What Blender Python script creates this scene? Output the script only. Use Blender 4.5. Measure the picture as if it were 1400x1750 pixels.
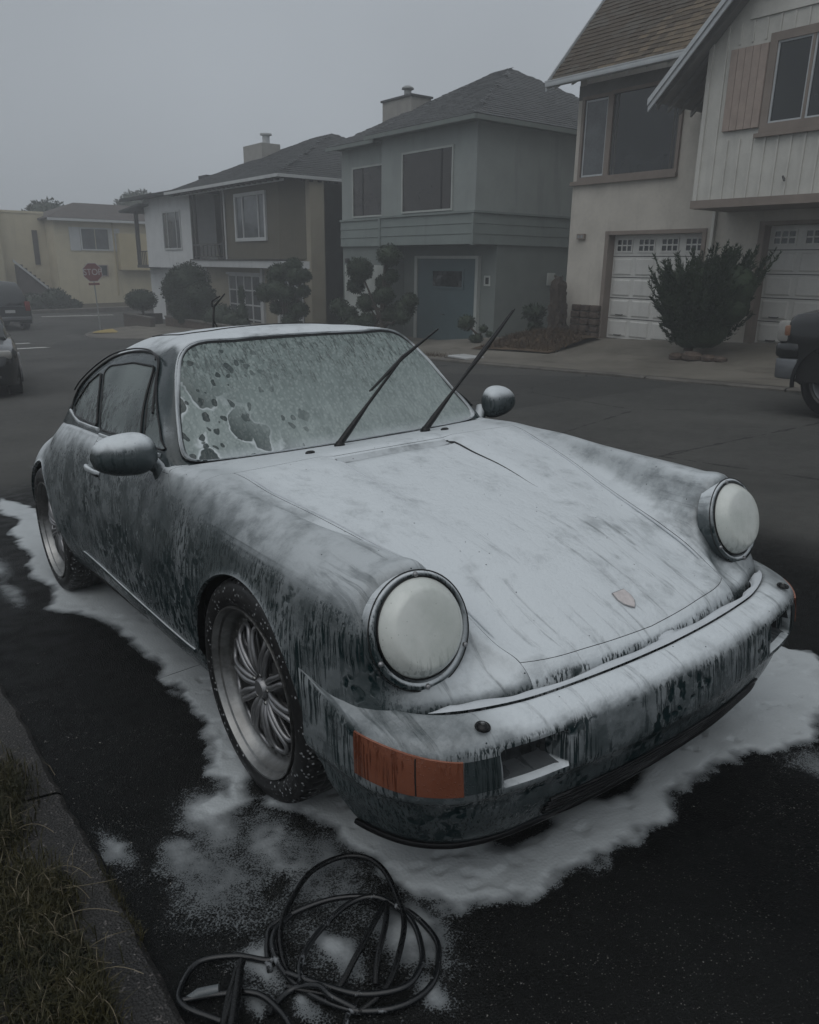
import bpy, bmesh, math, random
import numpy as np
from mathutils import Matrix, Vector
from mathutils.bvhtree import BVHTree
random.seed(7); rng = np.random.default_rng(7)
R = math.radians
for o in list(bpy.data.objects): bpy.data.objects.remove(o)
scene = bpy.context.scene; COL = scene.collection

# ---------------------------------------------------------------- camera
# the near road surface falls gently towards -x: RF turns road-frame coordinates (z = 0 on the asphalt) into the level world
RF = Matrix(((0.99733373, -0.00112469, -0.0729669), (0, 0.99988123, -0.01541193), (0.07297557, 0.01537084, 0.99721527))).to_4x4()
cam_d = bpy.data.cameras.new('camera'); cam = bpy.data.objects.new('camera', cam_d); COL.objects.link(cam)
cam_d.sensor_fit = 'HORIZONTAL'; cam_d.sensor_width = 36.0; cam_d.lens = 36.0 * 1317.42 / 1400
cam_d.clip_start = .05; cam_d.clip_end = 2000
_m = Matrix.Rotation(R(53.49735), 4, 'Z') @ Matrix.Rotation(R(75.10371), 4, 'X') @ Matrix.Rotation(R(-2.522692), 4, 'Z')
cam.matrix_world = RF @ Matrix.Translation((1.841231, -1.561998, 1.336408)) @ _m
scene.camera = cam

# ---------------------------------------------------------------- overcast sky, soft sun, exposure
SUN_EL, SUN_AZ = R(62), R(150)
w = bpy.data.worlds.new('World'); scene.world = w; w.use_nodes = True
nt = w.node_tree; nt.nodes.clear()
N = nt.nodes.new; L = nt.links.new
sky = N('ShaderNodeTexSky'); sky.sky_type = 'NISHITA'; sky.sun_disc = False
sky.sun_elevation = SUN_EL; sky.sun_rotation = SUN_AZ; sky.air_density = 1; sky.dust_density = 5; sky.ozone_density = 1
hs = N('ShaderNodeHueSaturation'); hs.inputs['Saturation'].default_value = .15
tc = N('ShaderNodeTexCoord'); sp = N('ShaderNodeSeparateXYZ'); L(tc.outputs['Generated'], sp.inputs[0])
mr = N('ShaderNodeMapRange'); mr.inputs[1].default_value = -.05; mr.inputs[2].default_value = 1.0
L(sp.outputs[2], mr.inputs[0])
cr = N('ShaderNodeValToRGB'); L(mr.outputs[0], cr.inputs[0])
cr.color_ramp.elements[0].color = (3.0, 3.35, 3.75, 1); cr.color_ramp.elements[1].color = (3.9, 4.25, 4.65, 1)
cr.color_ramp.elements[0].color = (.45, .50, .555, 1); cr.color_ramp.elements[1].color = (.86, .92, .985, 1)
e_ = cr.color_ramp.elements.new(.40); e_.color = (.53, .585, .645, 1)
vm = N('ShaderNodeVectorMath'); vm.operation = 'SCALE'; vm.inputs[3].default_value = 4.6; L(cr.outputs[0], vm.inputs[0])
# cloud cover: even grey with slow broad variation
nz = N('ShaderNodeTexNoise'); nz.inputs['Scale'].default_value = 1.6; nz.inputs['Detail'].default_value = 3
L(tc.outputs['Generated'], nz.inputs['Vector'])
mr2 = N('ShaderNodeMapRange'); mr2.inputs[1].default_value = .3; mr2.inputs[2].default_value = .7; mr2.inputs[3].default_value = .86; mr2.inputs[4].default_value = 1.10; L(nz.outputs[0], mr2.inputs[0])
vm2 = N('ShaderNodeVectorMath'); vm2.operation = 'SCALE'; L(vm.outputs[0], vm2.inputs[0]); L(mr2.outputs[0], vm2.inputs[3])
L(sky.outputs[0], hs.inputs['Color'])
mx = N('ShaderNodeMix'); mx.data_type = 'RGBA'; mx.inputs[0].default_value = .88
L(hs.outputs[0], mx.inputs[6]); L(vm2.outputs[0], mx.inputs[7])
bg = N('ShaderNodeBackground'); bg.inputs['Strength'].default_value = .15; L(mx.outputs[2], bg.inputs['Color'])
wo = N('ShaderNodeOutputWorld'); L(bg.outputs[0], wo.inputs['Surface'])

sl = bpy.data.lights.new('sun', 'SUN'); sl.energy = .5; sl.angle = R(70); sl.color = (1, .985, .96)
sun = bpy.data.objects.new('sun', sl); COL.objects.link(sun)
sun.rotation_euler = Vector((math.sin(SUN_AZ) * math.cos(SUN_EL), math.cos(SUN_AZ) * math.cos(SUN_EL), math.sin(SUN_EL))).to_track_quat('Z', 'Y').to_euler()

scene.view_settings.view_transform = 'Standard'; scene.view_settings.look = 'None'
scene.view_settings.gamma = 1; scene.view_settings.use_curve_mapping = False
scene.view_settings.exposure = 0
scene.render.engine = 'CYCLES'
scene.cycles.volume_bounces = 1; scene.cycles.max_bounces = 8

# ---------------------------------------------------------------- helpers
def put(o, parent=None):
    COL.objects.link(o)
    if parent is not None: o.parent = parent
    return o
def tag(o, label=None, cat=None, group=None, kind=None):
    if label: o['label'] = label
    if cat: o['category'] = cat
    if group: o['group'] = group
    if kind: o['kind'] = kind
    return o
def thing(name, label, cat, M=None, group=None):
    o = bpy.data.objects.new(name, None); COL.objects.link(o)
    o.empty_display_size = .2
    if M is not None: o.matrix_world = M
    return tag(o, label, cat, group)
def T(x, y, z): return Matrix.Translation((x, y, z))

class MB:
    def __init__(s): s.v = []; s.f = []
    def add(s, vs, fs):
        n = len(s.v); s.v += [tuple(p) for p in vs]; s.f += [tuple(i + n for i in f) for f in fs]; return s
    def box(s, x0, x1, y0, y1, z0, z1, M=None):
        vs = [Vector((x, y, z)) for z in (z0, z1) for y in (y0, y1) for x in (x0, x1)]
        if M is not None: vs = [M @ p for p in vs]
        return s.add(vs, [(0, 2, 3, 1), (4, 5, 7, 6), (0, 1, 5, 4), (2, 6, 7, 3), (0, 4, 6, 2), (1, 3, 7, 5)])
    def prism(s, poly, axis, a, b):
        """extrude a 2D polygon along axis from a to b"""
        n = len(poly)
        def P(p, c):
            return (c, p[0], p[1]) if axis == 'x' else (p[0], c, p[1]) if axis == 'y' else (p[0], p[1], c)
        vs = [P(p, a) for p in poly] + [P(p, b) for p in poly]
        fs = [tuple(range(n))[::-1], tuple(range(n, 2 * n))] + [(i, (i + 1) % n, n + (i + 1) % n, n + i) for i in range(n)]
        return s.add(vs, fs)
    def tube(s, path, r, n=8, closed=False, cap=True):
        P = [Vector(p) for p in path]; m = len(P); rr = r if hasattr(r, '__len__') else [r] * m
        up = Vector((0, 0, 1)); base = len(s.v); prev = None
        for i, p in enumerate(P):
            a = P[(i - 1) % m] if (closed or i) else P[0]; b = P[(i + 1) % m] if (closed or i < m - 1) else P[-1]
            t = (b - a).normalized() if (b - a).length > 1e-9 else Vector((1, 0, 0))
            if prev is None:
                u = t.cross(up)
                if u.length < 1e-3: u = t.cross(Vector((1, 0, 0)))
            else: u = prev - t * prev.dot(t)
            u.normalize(); prev = u; w_ = t.cross(u)
            for k in range(n):
                c = 2 * math.pi * k / n
                s.v.append(tuple(p + (u * math.cos(c) + w_ * math.sin(c)) * rr[i]))
        for i in range(m if closed else m - 1):
            j = (i + 1) % m
            for k in range(n):
                l = (k + 1) % n
                s.f.append((base + i * n + k, base + i * n + l, base + j * n + l, base + j * n + k))
        if cap and not closed:
            s.f.append(tuple(base + k for k in range(n))[::-1]); s.f.append(tuple(base + (m - 1) * n + k for k in range(n)))
        return s
    def lathe(s, prof, n=32, M=None, a0=0, a1=2 * math.pi, ry=1):
        """prof (r, h) turned round local z"""
        full = abs(a1 - a0 - 2 * math.pi) < 1e-6; base = len(s.v); m = len(prof); nn = n if full else n + 1
        for k in range(nn):
            c = a0 + (a1 - a0) * k / n
            for r, h in prof:
                p = Vector((r * math.cos(c), r * math.sin(c) * ry, h)); s.v.append(tuple(M @ p if M is not None else p))
        for k in range(n):
            l = (k + 1) % nn
            for i in range(m - 1):
                s.f.append((base + k * m + i, base + l * m + i, base + l * m + i + 1, base + k * m + i + 1))
        return s
    def grid(s, pts):
        """pts[i][j] 3D"""
        m = len(pts); n = len(pts[0]); base = len(s.v)
        for r in pts: s.v += [tuple(p) for p in r]
        for i in range(m - 1):
            for j in range(n - 1):
                s.f.append((base + i * n + j, base + (i + 1) * n + j, base + (i + 1) * n + j + 1, base + i * n + j + 1))
        return s
    def mesh(s, name, smooth=None):
        me = bpy.data.meshes.new(name); me.from_pydata(s.v, [], s.f)
        bm = bmesh.new(); bm.from_mesh(me)
        bmesh.ops.remove_doubles(bm, verts=bm.verts, dist=1e-5)
        bmesh.ops.recalc_face_normals(bm, faces=bm.faces); bm.to_mesh(me); bm.free()
        if smooth is not None:
            me.shade_smooth(); me.set_sharp_from_angle(angle=R(smooth))
        me.update(); return me
    def build(s, name, m, parent=None, smooth=None, bevel=0, seg=2):
        me = s.mesh(name, smooth if not bevel else (smooth or 40))
        if bevel:
            bm = bmesh.new(); bm.from_mesh(me)
            ed = [e for e in bm.edges if len(e.link_faces) == 2 and e.calc_face_angle(0) > R(35)]
            bmesh.ops.bevel(bm, geom=ed, offset=bevel, segments=seg, affect='EDGES', profile=.5, clamp_overlap=True)
            bm.to_mesh(me); bm.free(); me.shade_smooth(); me.set_sharp_from_angle(angle=R(smooth or 40))
        me.materials.append(m)
        return put(bpy.data.objects.new(name, me), parent)
def copy_tree(o, parent=None):
    c = o.copy(); COL.objects.link(c)
    if parent is not None: c.parent = parent
    for ch in list(o.children): copy_tree(ch, c)
    return c
def inst(src, M, parent=None):
    c = src.copy(); COL.objects.link(c)
    if parent is not None: c.parent = parent
    c.matrix_local = M
    return c

# ---------------------------------------------------------------- materials
class G:
    def __init__(s, name):
        s.m = bpy.data.materials.new(name); s.m.use_nodes = True; s.t = s.m.node_tree
        s.b = s.t.nodes['Principled BSDF']; s.out = s.t.nodes['Material Output']
        s.co = s.n('ShaderNodeTexCoord').outputs['Object']
    def n(s, k): return s.t.nodes.new(k)
    def l(s, a, b): s.t.links.new(a, b)
    def set(s, sock, v):
        if hasattr(v, 'is_output') or isinstance(v, bpy.types.NodeSocket): s.l(v, sock)
        else: sock.default_value = v if not (isinstance(v, tuple) and len(v) == 3 and len(getattr(sock, 'default_value', (0, 0, 0))) == 4) else (*v, 1)
    def math(s, op, a, b=0.0, c=None, clamp=False):
        n = s.n('ShaderNodeMath'); n.operation = op; n.use_clamp = clamp
        s.set(n.inputs[0], a); s.set(n.inputs[1], b)
        if c is not None: s.set(n.inputs[2], c)
        return n.outputs[0]
    def vec(s, scale=(1, 1, 1), loc=(0, 0, 0), src=None):
        n = s.n('ShaderNodeMapping'); s.l(src or s.co, n.inputs[0]); n.inputs['Scale'].default_value = scale; n.inputs['Location'].default_value = loc
        return n.outputs[0]
    def noise(s, scale=5, detail=4, vec=None, rough=.5, dist=0):
        n = s.n('ShaderNodeTexNoise'); s.l(vec or s.co, n.inputs['Vector']); n.inputs['Scale'].default_value = scale
        n.inputs['Detail'].default_value = detail; n.inputs['Roughness'].default_value = rough; n.inputs['Distortion'].default_value = dist
        return n.outputs[0]
    def vor(s, scale=5, vec=None, out='Distance', feat='F1', rand=1):
        n = s.n('ShaderNodeTexVoronoi'); n.feature = feat; s.l(vec or s.co, n.inputs['Vector']); n.inputs['Scale'].default_value = scale
        n.inputs['Randomness'].default_value = rand
        return n.outputs[out]
    def ramp(s, v, a, b, lo=0.0, hi=1.0, smooth=True):
        n = s.n('ShaderNodeMapRange'); n.interpolation_type = 'SMOOTHSTEP' if smooth else 'LINEAR'
        s.set(n.inputs[0], v); n.inputs[1].default_value = a; n.inputs[2].default_value = b; n.inputs[3].default_value = lo; n.inputs[4].default_value = hi
        return n.outputs[0]
    def mix(s, f, a, b):
        n = s.n('ShaderNodeMix'); n.data_type = 'RGBA'; s.set(n.inputs[0], f); s.set(n.inputs[6], a); s.set(n.inputs[7], b); return n.outputs[2]
    def mixf(s, f, a, b):
        n = s.n('ShaderNodeMix'); s.set(n.inputs[0], f); s.set(n.inputs[2], a); s.set(n.inputs[3], b); return n.outputs[0]
    def bump(s, h, strength=.3, dist=.01, prev=None):
        n = s.n('ShaderNodeBump'); n.inputs['Strength'].default_value = strength; n.inputs['Distance'].default_value = dist; s.l(h, n.inputs['Height'])
        if prev: s.l(prev, n.inputs['Normal'])
        return n.outputs[0]
    def sep(s, v):
        n = s.n('ShaderNodeSeparateXYZ'); s.l(v, n.inputs[0]); return n.outputs
    def attr(s, name):
        n = s.n('ShaderNodeAttribute'); n.attribute_name = name; return n.outputs
    def fin(s, color=None, rough=None, normal=None, **k):
        if color is not None: s.set(s.b.inputs['Base Color'], color)
        if rough is not None: s.set(s.b.inputs['Roughness'], rough)
        if normal is not None: s.l(normal, s.b.inputs['Normal'])
        for a, v in k.items(): s.set(s.b.inputs[a.replace('_', ' ')], v)
        return s.m
def plain(name, col, rough=.6, var=.12, scale=6, bump=.15, bd=.004, bscale=60, **k):
    """a painted or coated surface with slow tone variation, fine grime and fine relief"""
    g = G(name)
    n1 = g.noise(scale, 5); n2 = g.noise(scale * 9, 3)
    f = g.math('ADD', g.math('MULTIPLY', n1, .7), g.math('MULTIPLY', n2, .3))
    c = g.mix(g.ramp(f, .3, .7), tuple(x * (1 - var) for x in col), tuple(min(1, x * (1 + var)) for x in col))
    if 'stucco' in name or 'board' in name or 'roof' in name or 'garage' in name or 'trim' in name:      # rain streaks and blotches
        st = g.noise(1, 5, g.vec((2.6, 2.6, .35), (1.7, 4.2, 0)), .65); bl = g.noise(.6, 5, g.vec((1, 1, 1), (8, 1, 3)), .7)
        c = g.mix(g.math('MULTIPLY', g.math('MAXIMUM', g.ramp(st, .52, .72), g.ramp(bl, .54, .74)), .30), c, tuple(x * .55 for x in col))
    nb = g.bump(g.noise(bscale, 3), bump, bd)
    return g.fin(c, g.ramp(n2, .3, .7, rough - .06, min(1, rough + .06)), nb, **k)
# ================================================================ TERRAIN
def lerp(a, b, t): return a + (b - a) * t
def sst(a, b, x):
    t = np.clip((np.asarray(x, float) - a) / (b - a), 0, 1); return t * t * (3 - 2 * t)
def z_near(x):
    x = np.asarray(x, float)
    return np.where(x > -6, .07318 * x, -.439 + .045 * (np.maximum(x, -30) + 6)) + .0 * x
def z_far(x):
    x = np.asarray(x, float); return -.03 - .15 + .046 * (np.clip(x, -31, 40) + 3.3)
def z_road(x, y):
    t = sst(2.2, 9.4, y)
    near = z_near(x) + .01541 * np.clip(y, -6, 2.2)
    z = near * (1 - t) + z_far(x) * t
    return z
def z_base(x):      # ground level along the house fronts
    return np.interp(x, [-60, -41, -37, -32, -24, -20, -17, -15, -12, -9, -6, -3, 12], [-1.7, -1.62, -1.42, -1.05, -.78, -.76, -.72, -.5, -.18, -.05, .13, .22, .9])
def kerb_y(x): return 9.4 - 2.2 * sst(-22, -31, x)
def z_pave(x, y):
    ky = kerb_y(x); k = z_road(x, ky) + .05
    t = np.clip((y - ky - 1.2) / (12.9 - ky - 1.2), 0, 1)
    return k + .02 * np.clip(y - ky, 0, 1.2) + (z_base(x) - k - .024) * t
def zr(x, y): return float(z_road(x, y))
def zp_(x, y): return float(z_pave(x, y))
def gridmesh(name, xs, ys, zf, m, keep=None):
    X, Y = np.meshgrid(xs, ys, indexing='ij'); Z = zf(X, Y); n = len(ys)
    v = np.stack([X, Y, Z], -1).reshape(-1, 3)
    i, j = np.meshgrid(np.arange(len(xs) - 1), np.arange(n - 1), indexing='ij'); a = (i * n + j).ravel()
    f = np.stack([a, a + n, a + n + 1, a + 1], 1)
    if keep is not None:
        c = v[f].mean(1); f = f[keep(c[:, 0], c[:, 1])]
    me = bpy.data.meshes.new(name); me.from_pydata(v.tolist(), [], f.tolist())
    bm = bmesh.new(); bm.from_mesh(me); bmesh.ops.delete(bm, geom=[q for q in bm.verts if not q.link_faces], context='VERTS'); bm.to_mesh(me); bm.free()
    me.shade_smooth(); me.materials.append(m); return put(bpy.data.objects.new(name, me))

g = G('asphalt')
# dark wet tarmac near the car, greyer and drier further away; pale stone chips
ag = g.vor(210); chip = g.vor(190, out='Color'); chs = g.sep(chip)
spk = g.math('MULTIPLY', g.ramp(g.noise(6, 4, rough=.7), .35, .6, .25, 1.0), g.math('MULTIPLY', g.ramp(g.vor(190), .36, .16), g.ramp(chs[0], .74, .96)))
n1 = g.noise(.55, 5, rough=.6); n2 = g.noise(9, 4); n3 = g.noise(70, 2)
cf = g.math('ADD', g.math('MULTIPLY', n1, .55), g.math('ADD', g.math('MULTIPLY', n2, .25), g.math('MULTIPLY', n3, .2)))
px = g.sep(g.co)
# the wetted patch round the car
dx = g.math('DIVIDE', g.math('ADD', px[0], .9), 4.3); dy = g.math('DIVIDE', g.math('ADD', px[1], -.1), 2.35)
dd = g.math('ADD', g.math('MULTIPLY', dx, dx), g.math('MULTIPLY', dy, dy))
wet = g.ramp(g.math('ADD', dd, g.math('MULTIPLY', g.noise(1.3, 4), .5)), 1.75, 1.0)
dry = g.mix(g.ramp(cf, .35, .65), (.046, .046, .043), (.076, .075, .070))
wc = g.mix(g.ramp(cf, .38, .62), (.0022, .0026, .0027), (.0065, .0072, .0072))
col = g.mix(wet, dry, wc)
# worn pale wheel tracks running along the street and a few tar patches
trk = g.noise(.35, 3, g.vec((.12, 1.6, 1)))
col = g.mix(g.math('MULTIPLY', g.ramp(trk, .5, .72), g.math('SUBTRACT', .35, g.math('MULTIPLY', wet, .3))), col, (.10, .098, .09))
col = g.mix(g.math('MULTIPLY', spk, g.mixf(wet, .5, .8)), col, (.19, .187, .175))
ck = g.vor(.33, g.vec((1, 1, 0), (2, 1, 0)), feat='DISTANCE_TO_EDGE'); ckn = g.math('ADD', ck, g.math('MULTIPLY', g.math('SUBTRACT', g.noise(3, 5, rough=.7), .5), .05))
col = g.mix(g.math('MULTIPLY', g.math('MULTIPLY', g.ramp(g.math('ABSOLUTE', ckn), .006, .002), g.ramp(px[1], 2.6, 3.2)), .75), col, (.012, .012, .012))
pat = g.sep(g.vor(.16, g.vec((1, 1.6, 0), (5, 3, 0)), out='Color'))[0]; col = g.mix(g.math('MULTIPLY', g.ramp(pat, .70, .72), g.math('MULTIPLY', g.ramp(px[1], 2.8, 3.4), .35)), col, (.022, .022, .022))
bp = g.bump(g.math('ADD', g.math('MULTIPLY', ag, .7), g.math('MULTIPLY', g.noise(380, 2), .8)), .6, .005)
M_road = g.fin(col, g.mixf(wet, .82, g.ramp(n2, .35, .7, .34, .6)), bp, Specular_IOR_Level=g.mixf(wet, .2, .07))

g = G('pavement_concrete')
px = g.sep(g.co)
n1 = g.noise(.8, 6, rough=.62); n2 = g.noise(14, 4); st_ = g.noise(1.1, 5, g.vec((.5, 2.2, 1), (3, 7, 0)), .7)
c = g.mix(g.ramp(n1, .3, .7), (.095, .086, .070), (.155, .142, .118))
c = g.mix(g.math('MULTIPLY', g.ramp(st_, .52, .7), .65), c, (.045, .036, .026))
c = g.mix(g.math('MULTIPLY', g.ramp(n2, .6, .75), .4), c, (.17, .16, .14))
M_pave = g.fin(c, .8, g.bump(g.math('ADD', n2, g.noise(120, 2)), .35, .006))
g = G('kerb_concrete')
n1 = g.noise(3, 6, rough=.65); n2 = g.noise(60, 4, rough=.7); agg = g.vor(180, out='Color'); a0 = g.sep(agg)[0]
c = g.mix(g.ramp(n1, .35, .65), (.010, .0095, .009), (.024, .022, .020))
c = g.mix(g.math('MULTIPLY', g.ramp(a0, .82, .95), g.ramp(n2, .45, .6)), c, (.11, .10, .095))
c = g.mix(g.ramp(g.noise(7, 5, g.vec((1, 1, 1), (5, 2, 9)), .7), .55, .7, 0, .7), c, (.007, .008, .006))
M_kerb = g.fin(c, .62, g.bump(g.math('ADD', n2, g.vor(160)), .6, .006))
M_grime = plain('old_kerb', (.09, .083, .072), .85, .35, 3, .5, .01, 30)
M_soil = plain('soil', (.010, .008, .005), .9, .4, 20, .8, .02, 60)
M_lawn = plain('dry_lawn', (.055, .045, .028), .95, .4, 8, .8, .03, 40)
M_yellowpaint = plain('yellow_kerb_paint', (.30, .22, .06), .7, .2)
M_whitepaint = plain('white_road_paint', (.42, .42, .40), .7, .25, 9)

def nonuni(a, b, c, d, fine, coarse):
    return np.unique(np.concatenate([np.arange(a, b, coarse), np.arange(b, c, fine), np.arange(c, d + .01, coarse)]).round(4))
xs = nonuni(-150, -45, 14, 14, .5, 3.); ys = nonuni(-60, -6, 16, 78, .4, 3.)
tag(gridmesh('road', xs, ys, z_road, M_road), kind='structure')

# far side pavement with driveways up to the houses, and the kerb in front of it
xs = np.arange(-31, 14.01, .25); M_ = []
mb = MB(); rows = []
for x in xs:
    ky = float(kerb_y(x)) + .18; r = []
    for t in np.linspace(0, 1, 26):
        y = ky + (17.5 - ky) * t ** 1.3
        r.append((x, y, zp_(x, y)))
    rows.append(r)
# rounded street corner at the stop sign
for k in range(1, 12):
    a = math.pi / 2 * k / 12; r = []
    x = -31 - 3.4 * math.sin(a); ky = float(kerb_y(-31)) + .18 + 3.4 * (1 - math.cos(a))
    for t in np.linspace(0, 1, 26):
        y = ky + (17.5 - ky) * t ** 1.3; r.append((x, y, zp_(max(x, -41), y)))
    rows.append(r)
rows = rows[:len(xs)][::-1][::-1]
corner = []
for k in range(0, 12):
    a = math.pi / 2 * k / 11; x = -31 - 3.4 * math.sin(a); ky = float(kerb_y(-31)) + .18 + 3.4 * (1 - math.cos(a))
    corner.append([(x, ky + (17.5 - ky) * t ** 1.3, zp_(x, ky + (17.5 - ky) * t ** 1.3)) for t in np.linspace(0, 1, 26)])
corner.append([(-44, 9.6 + (17.5 - 9.6) * t ** 1.3, zp_(-44, 10.6 + 6.9 * t)) for t in np.linspace(0, 1, 26)])
mb.grid(corner[:-1][::-1] + rows[1:]); pave = tag(mb.build('pavement', M_pave, smooth=60), kind='structure')
# the cross street beyond the corner house row is road; the pavement behind the corner continues along it
mb = MB(); side = [[(-34.4 - 6.6 * (u), y, zp_(-34.4, y)) for u in (0, .5, 1)] for y in np.arange(10.6, 17.6, .5)]
def kerb_run(name, pts, m, parent, wdt=.18, h=.058):
    mb = MB(); sec = []
    for i, p in enumerate(pts):
        a = Vector(pts[max(i - 1, 0)][:2]); b = Vector(pts[min(i + 1, len(pts) - 1)][:2]); t = (b - a).normalized(); nn = Vector((-t.y, t.x)) * wdt
        x, y, z = p
        sec.append([(x, y, z - .2), (x, y, z + h - .02), (x + nn.x * .15, y + nn.y * .15, z + h), (x + nn.x, y + nn.y, z + h + .002), (x + nn.x, y + nn.y, z - .2)])
    mb.grid(sec); o = mb.build(name, m, parent, smooth=40); return o
kt = tag(thing('kerb', 'low grey concrete kerb along the far side of the street in front of the houses', 'kerb'), kind='structure')
del kt['label'], kt['category']
seg = 2.4; x = 13.0
while x > -31:
    pts = [(xx, float(kerb_y(xx)), zr(xx, float(kerb_y(xx)))) for xx in np.linspace(x - .012, max(x - seg, -31) + .012, 5)]
    pts = [(p[0], p[1], p[2] - (.012 if (-10.6 < p[0] < -7.4 or -6.7 < p[0] < -3.6 or -18.6 < p[0] < -14.8 or -31 < p[0] < -27.5) else 0)) for p in pts]
    kerb_run('kerb_stone', pts[::-1], M_grime, kt); x -= seg
pts = []
for k in range(0, 13):
    a = math.pi / 2 * k / 12; X_ = -31 - 3.4 * math.sin(a); Y_ = float(kerb_y(-31)) + 3.4 * (1 - math.cos(a)); pts.append((X_, Y_, zr(X_, Y_)))
kerb_run('kerb_stone', pts[::-1], M_grime, kt)
mb = MB(); mb.grid([[(-31 - 3.2 * math.sin(a) + dx_, float(kerb_y(-31)) + .3 + 3.2 * (1 - math.cos(a)) + dy_, zp_(-32, 8.5) + .02) for dx_, dy_ in ((0, 0), (.25, .9))] for a in np.linspace(.3, 1.0, 6)])
tag(mb.build('kerb_ramp_pad', M_yellowpaint, kt))

# near side: kerb slabs, grass and soil strip, footpath (built in the road frame)
NEAR = tag(thing('near_kerb', 'x', 'y', RF.copy()), kind='structure'); del NEAR['label'], NEAR['category']
x = 2.45
cuts = [2.6, 1.1, -.36, -1.85, -3.3, -4.8, -6.3, -7.8, -9.3, -10.8]
for a, b in zip(cuts[:-1], cuts[1:]):
    mb = MB(); pts = []
    for xx in np.linspace(b + .006, a - .006, 40):
        e = .0035 * math.sin(xx * 5.3 + a) + .002 * math.sin(xx * 29) + .0022 * rng.standard_normal(); d = .006 * math.sin(xx * 3.1)
        pts.append([(xx, -1.232 + e, -.06), (xx, -1.232 + e, .012 + d * .3), (xx, -1.245 + e, .024 + d * .3), (xx, -1.30, .030), (xx, -1.36, .034), (xx, -1.43 + e, .032), (xx, -1.435 + e, -.06)])
    mb.grid(pts); o = mb.build('kerb_slab', M_kerb, NEAR, smooth=30)
mb = MB(); mb.grid([[(xx, yy, .028 + .012 * math.sin(xx * 7 + yy * 5) + .010 * math.sin(xx * 23 + yy * 17)) for yy in np.arange(-2.6, -1.41, .05)] for xx in np.arange(-12, 2.7, .06)])
o = tag(mb.build('soil_strip', M_soil, smooth=60), kind='structure'); o.matrix_world = RF
mb = MB(); mb.grid([[(xx, yy, .03) for yy in (-9, -6, -2.6)] for xx in np.arange(-12, 4.1, 1.)]); o = tag(mb.build('footpath', M_pave), kind='structure'); o.matrix_world = RF

# far end of the street: pavement and lawn in front of the yellow house
mb = MB()
def z_y(x, y): return zr(x, 9.4) + .13 + .10 * max(0, -48.0 - x) ** .8 * .9
rows = [[(x, y, z_y(x, y) + .02 * max(0, y - 8) ) for x in np.arange(-47.6, -62, -.8)] for y in np.arange(-30, 40.1, 1)]
mb.grid(rows); tag(mb.build('far_pavement', M_lawn, smooth=60), kind='structure')
mb = MB(); mb.grid([[(-47.4, y, zr(-47.4, y) - .1), (-47.4, y, zr(-47.4, 9.4) + .14 + .02 * max(0, y - 8)), (-47.9, y, zr(-47.4, 9.4) + .17 + .02 * max(0, y - 8))] for y in np.arange(-30, 40, 1.)])
tag(mb.build('far_kerb', M_grime, smooth=30), kind='structure')

# road paint: stop bars and arrow at the crossing
def paint(name, poly):
    mb = MB(); mb.add([(x, y, zr(x, y) + .012) for x, y in poly], [tuple(range(len(poly)))]); return tag(mb.build(name, M_whitepaint), kind='structure')
paint('road_marking', [(-29.6, 1.2), (-29.1, 1.2), (-29.1, 4.7), (-29.6, 4.7)])
paint('road_marking', [(-26.3, 2.0), (-25.8, 2.0), (-25.8, 4.6), (-26.3, 4.5)])
paint('road_marking', [(-44.6, 8.5), (-44.6, 12.3), (-44.2, 12.3), (-44.2, 8.5)])

# haze: closed box of even thin fog round camera and scene
bpy.ops.mesh.primitive_cube_add(size=1)
hz = bpy.context.object; hz.name = 'haze'; hz.data.name = 'haze'
hx0, hx1, hy0, hy1, hz0, hz1 = -151, 15, -61, 79, -5.5, 9.6
hz.location = ((hx0 + hx1) / 2, (hy0 + hy1) / 2, (hz0 + hz1) / 2); hz.scale = (hx1 - hx0, hy1 - hy0, hz1 - hz0)
mm = bpy.data.materials.new('haze'); mm.use_nodes = True; t = mm.node_tree; t.nodes.clear()
v = t.nodes.new('ShaderNodeVolumePrincipled'); v.inputs['Color'].default_value = (.91, .93, .95, 1); v.inputs['Density'].default_value = .0056; v.inputs['Anisotropy'].default_value = .1
oo = t.nodes.new('ShaderNodeOutputMaterial'); t.links.new(v.outputs[0], oo.inputs['Volume'])
hz.data.materials.append(mm); tag(hz, kind='stuff')
# ================================================================ HOUSES
M_glass = G('window_glass')
gl = M_glass
n = gl.noise(1.2, 3); M_glass = gl.fin(gl.mix(gl.ramp(n, .3, .7), (.006, .008, .009), (.020, .023, .024)), .07, gl.bump(gl.noise(2.5, 2), .08, .02), Specular_IOR_Level=.65)
M_glass2 = plain('sky_pale_glass', (.080, .086, .090), .10, .35, 2.5, .05, .01, 4, Specular_IOR_Level=.6)  # base colour lifted to stand in for sky reflected in the panes
M_glassb = plain('brown_tinted_glass', (.030, .026, .024), .14, .2, 1.5, .04, .01, 3, Specular_IOR_Level=.5)
M_dark = plain('dark_opening', (.01, .01, .011), .8)
g = G('grey_shingle'); c = g.mix(g.noise(1.5, 5), (.045, .048, .050), (.085, .090, .092)); M_shG = g.fin(c, .9, g.bump(g.noise(80, 3), .4, .01))
def shingle_mat(name, a, b, c_):
    g = G(name); oi = g.n('ShaderNodeObjectInfo'); n = g.noise(3.2, 5, rough=.7); n2 = g.noise(40, 3)
    v = g.vor(4.5, out='Color'); f = g.sep(v)[0]
    c = g.mix(g.ramp(g.math('ADD', g.math('MULTIPLY', oi.outputs['Random'], .6), g.math('MULTIPLY', n, .4)), .2, .8), a, b)
    c = g.mix(g.ramp(f, .55, .95, 0, .6), c, c_)
    return g.fin(c, .9, g.bump(n2, .5, .01))
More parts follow.
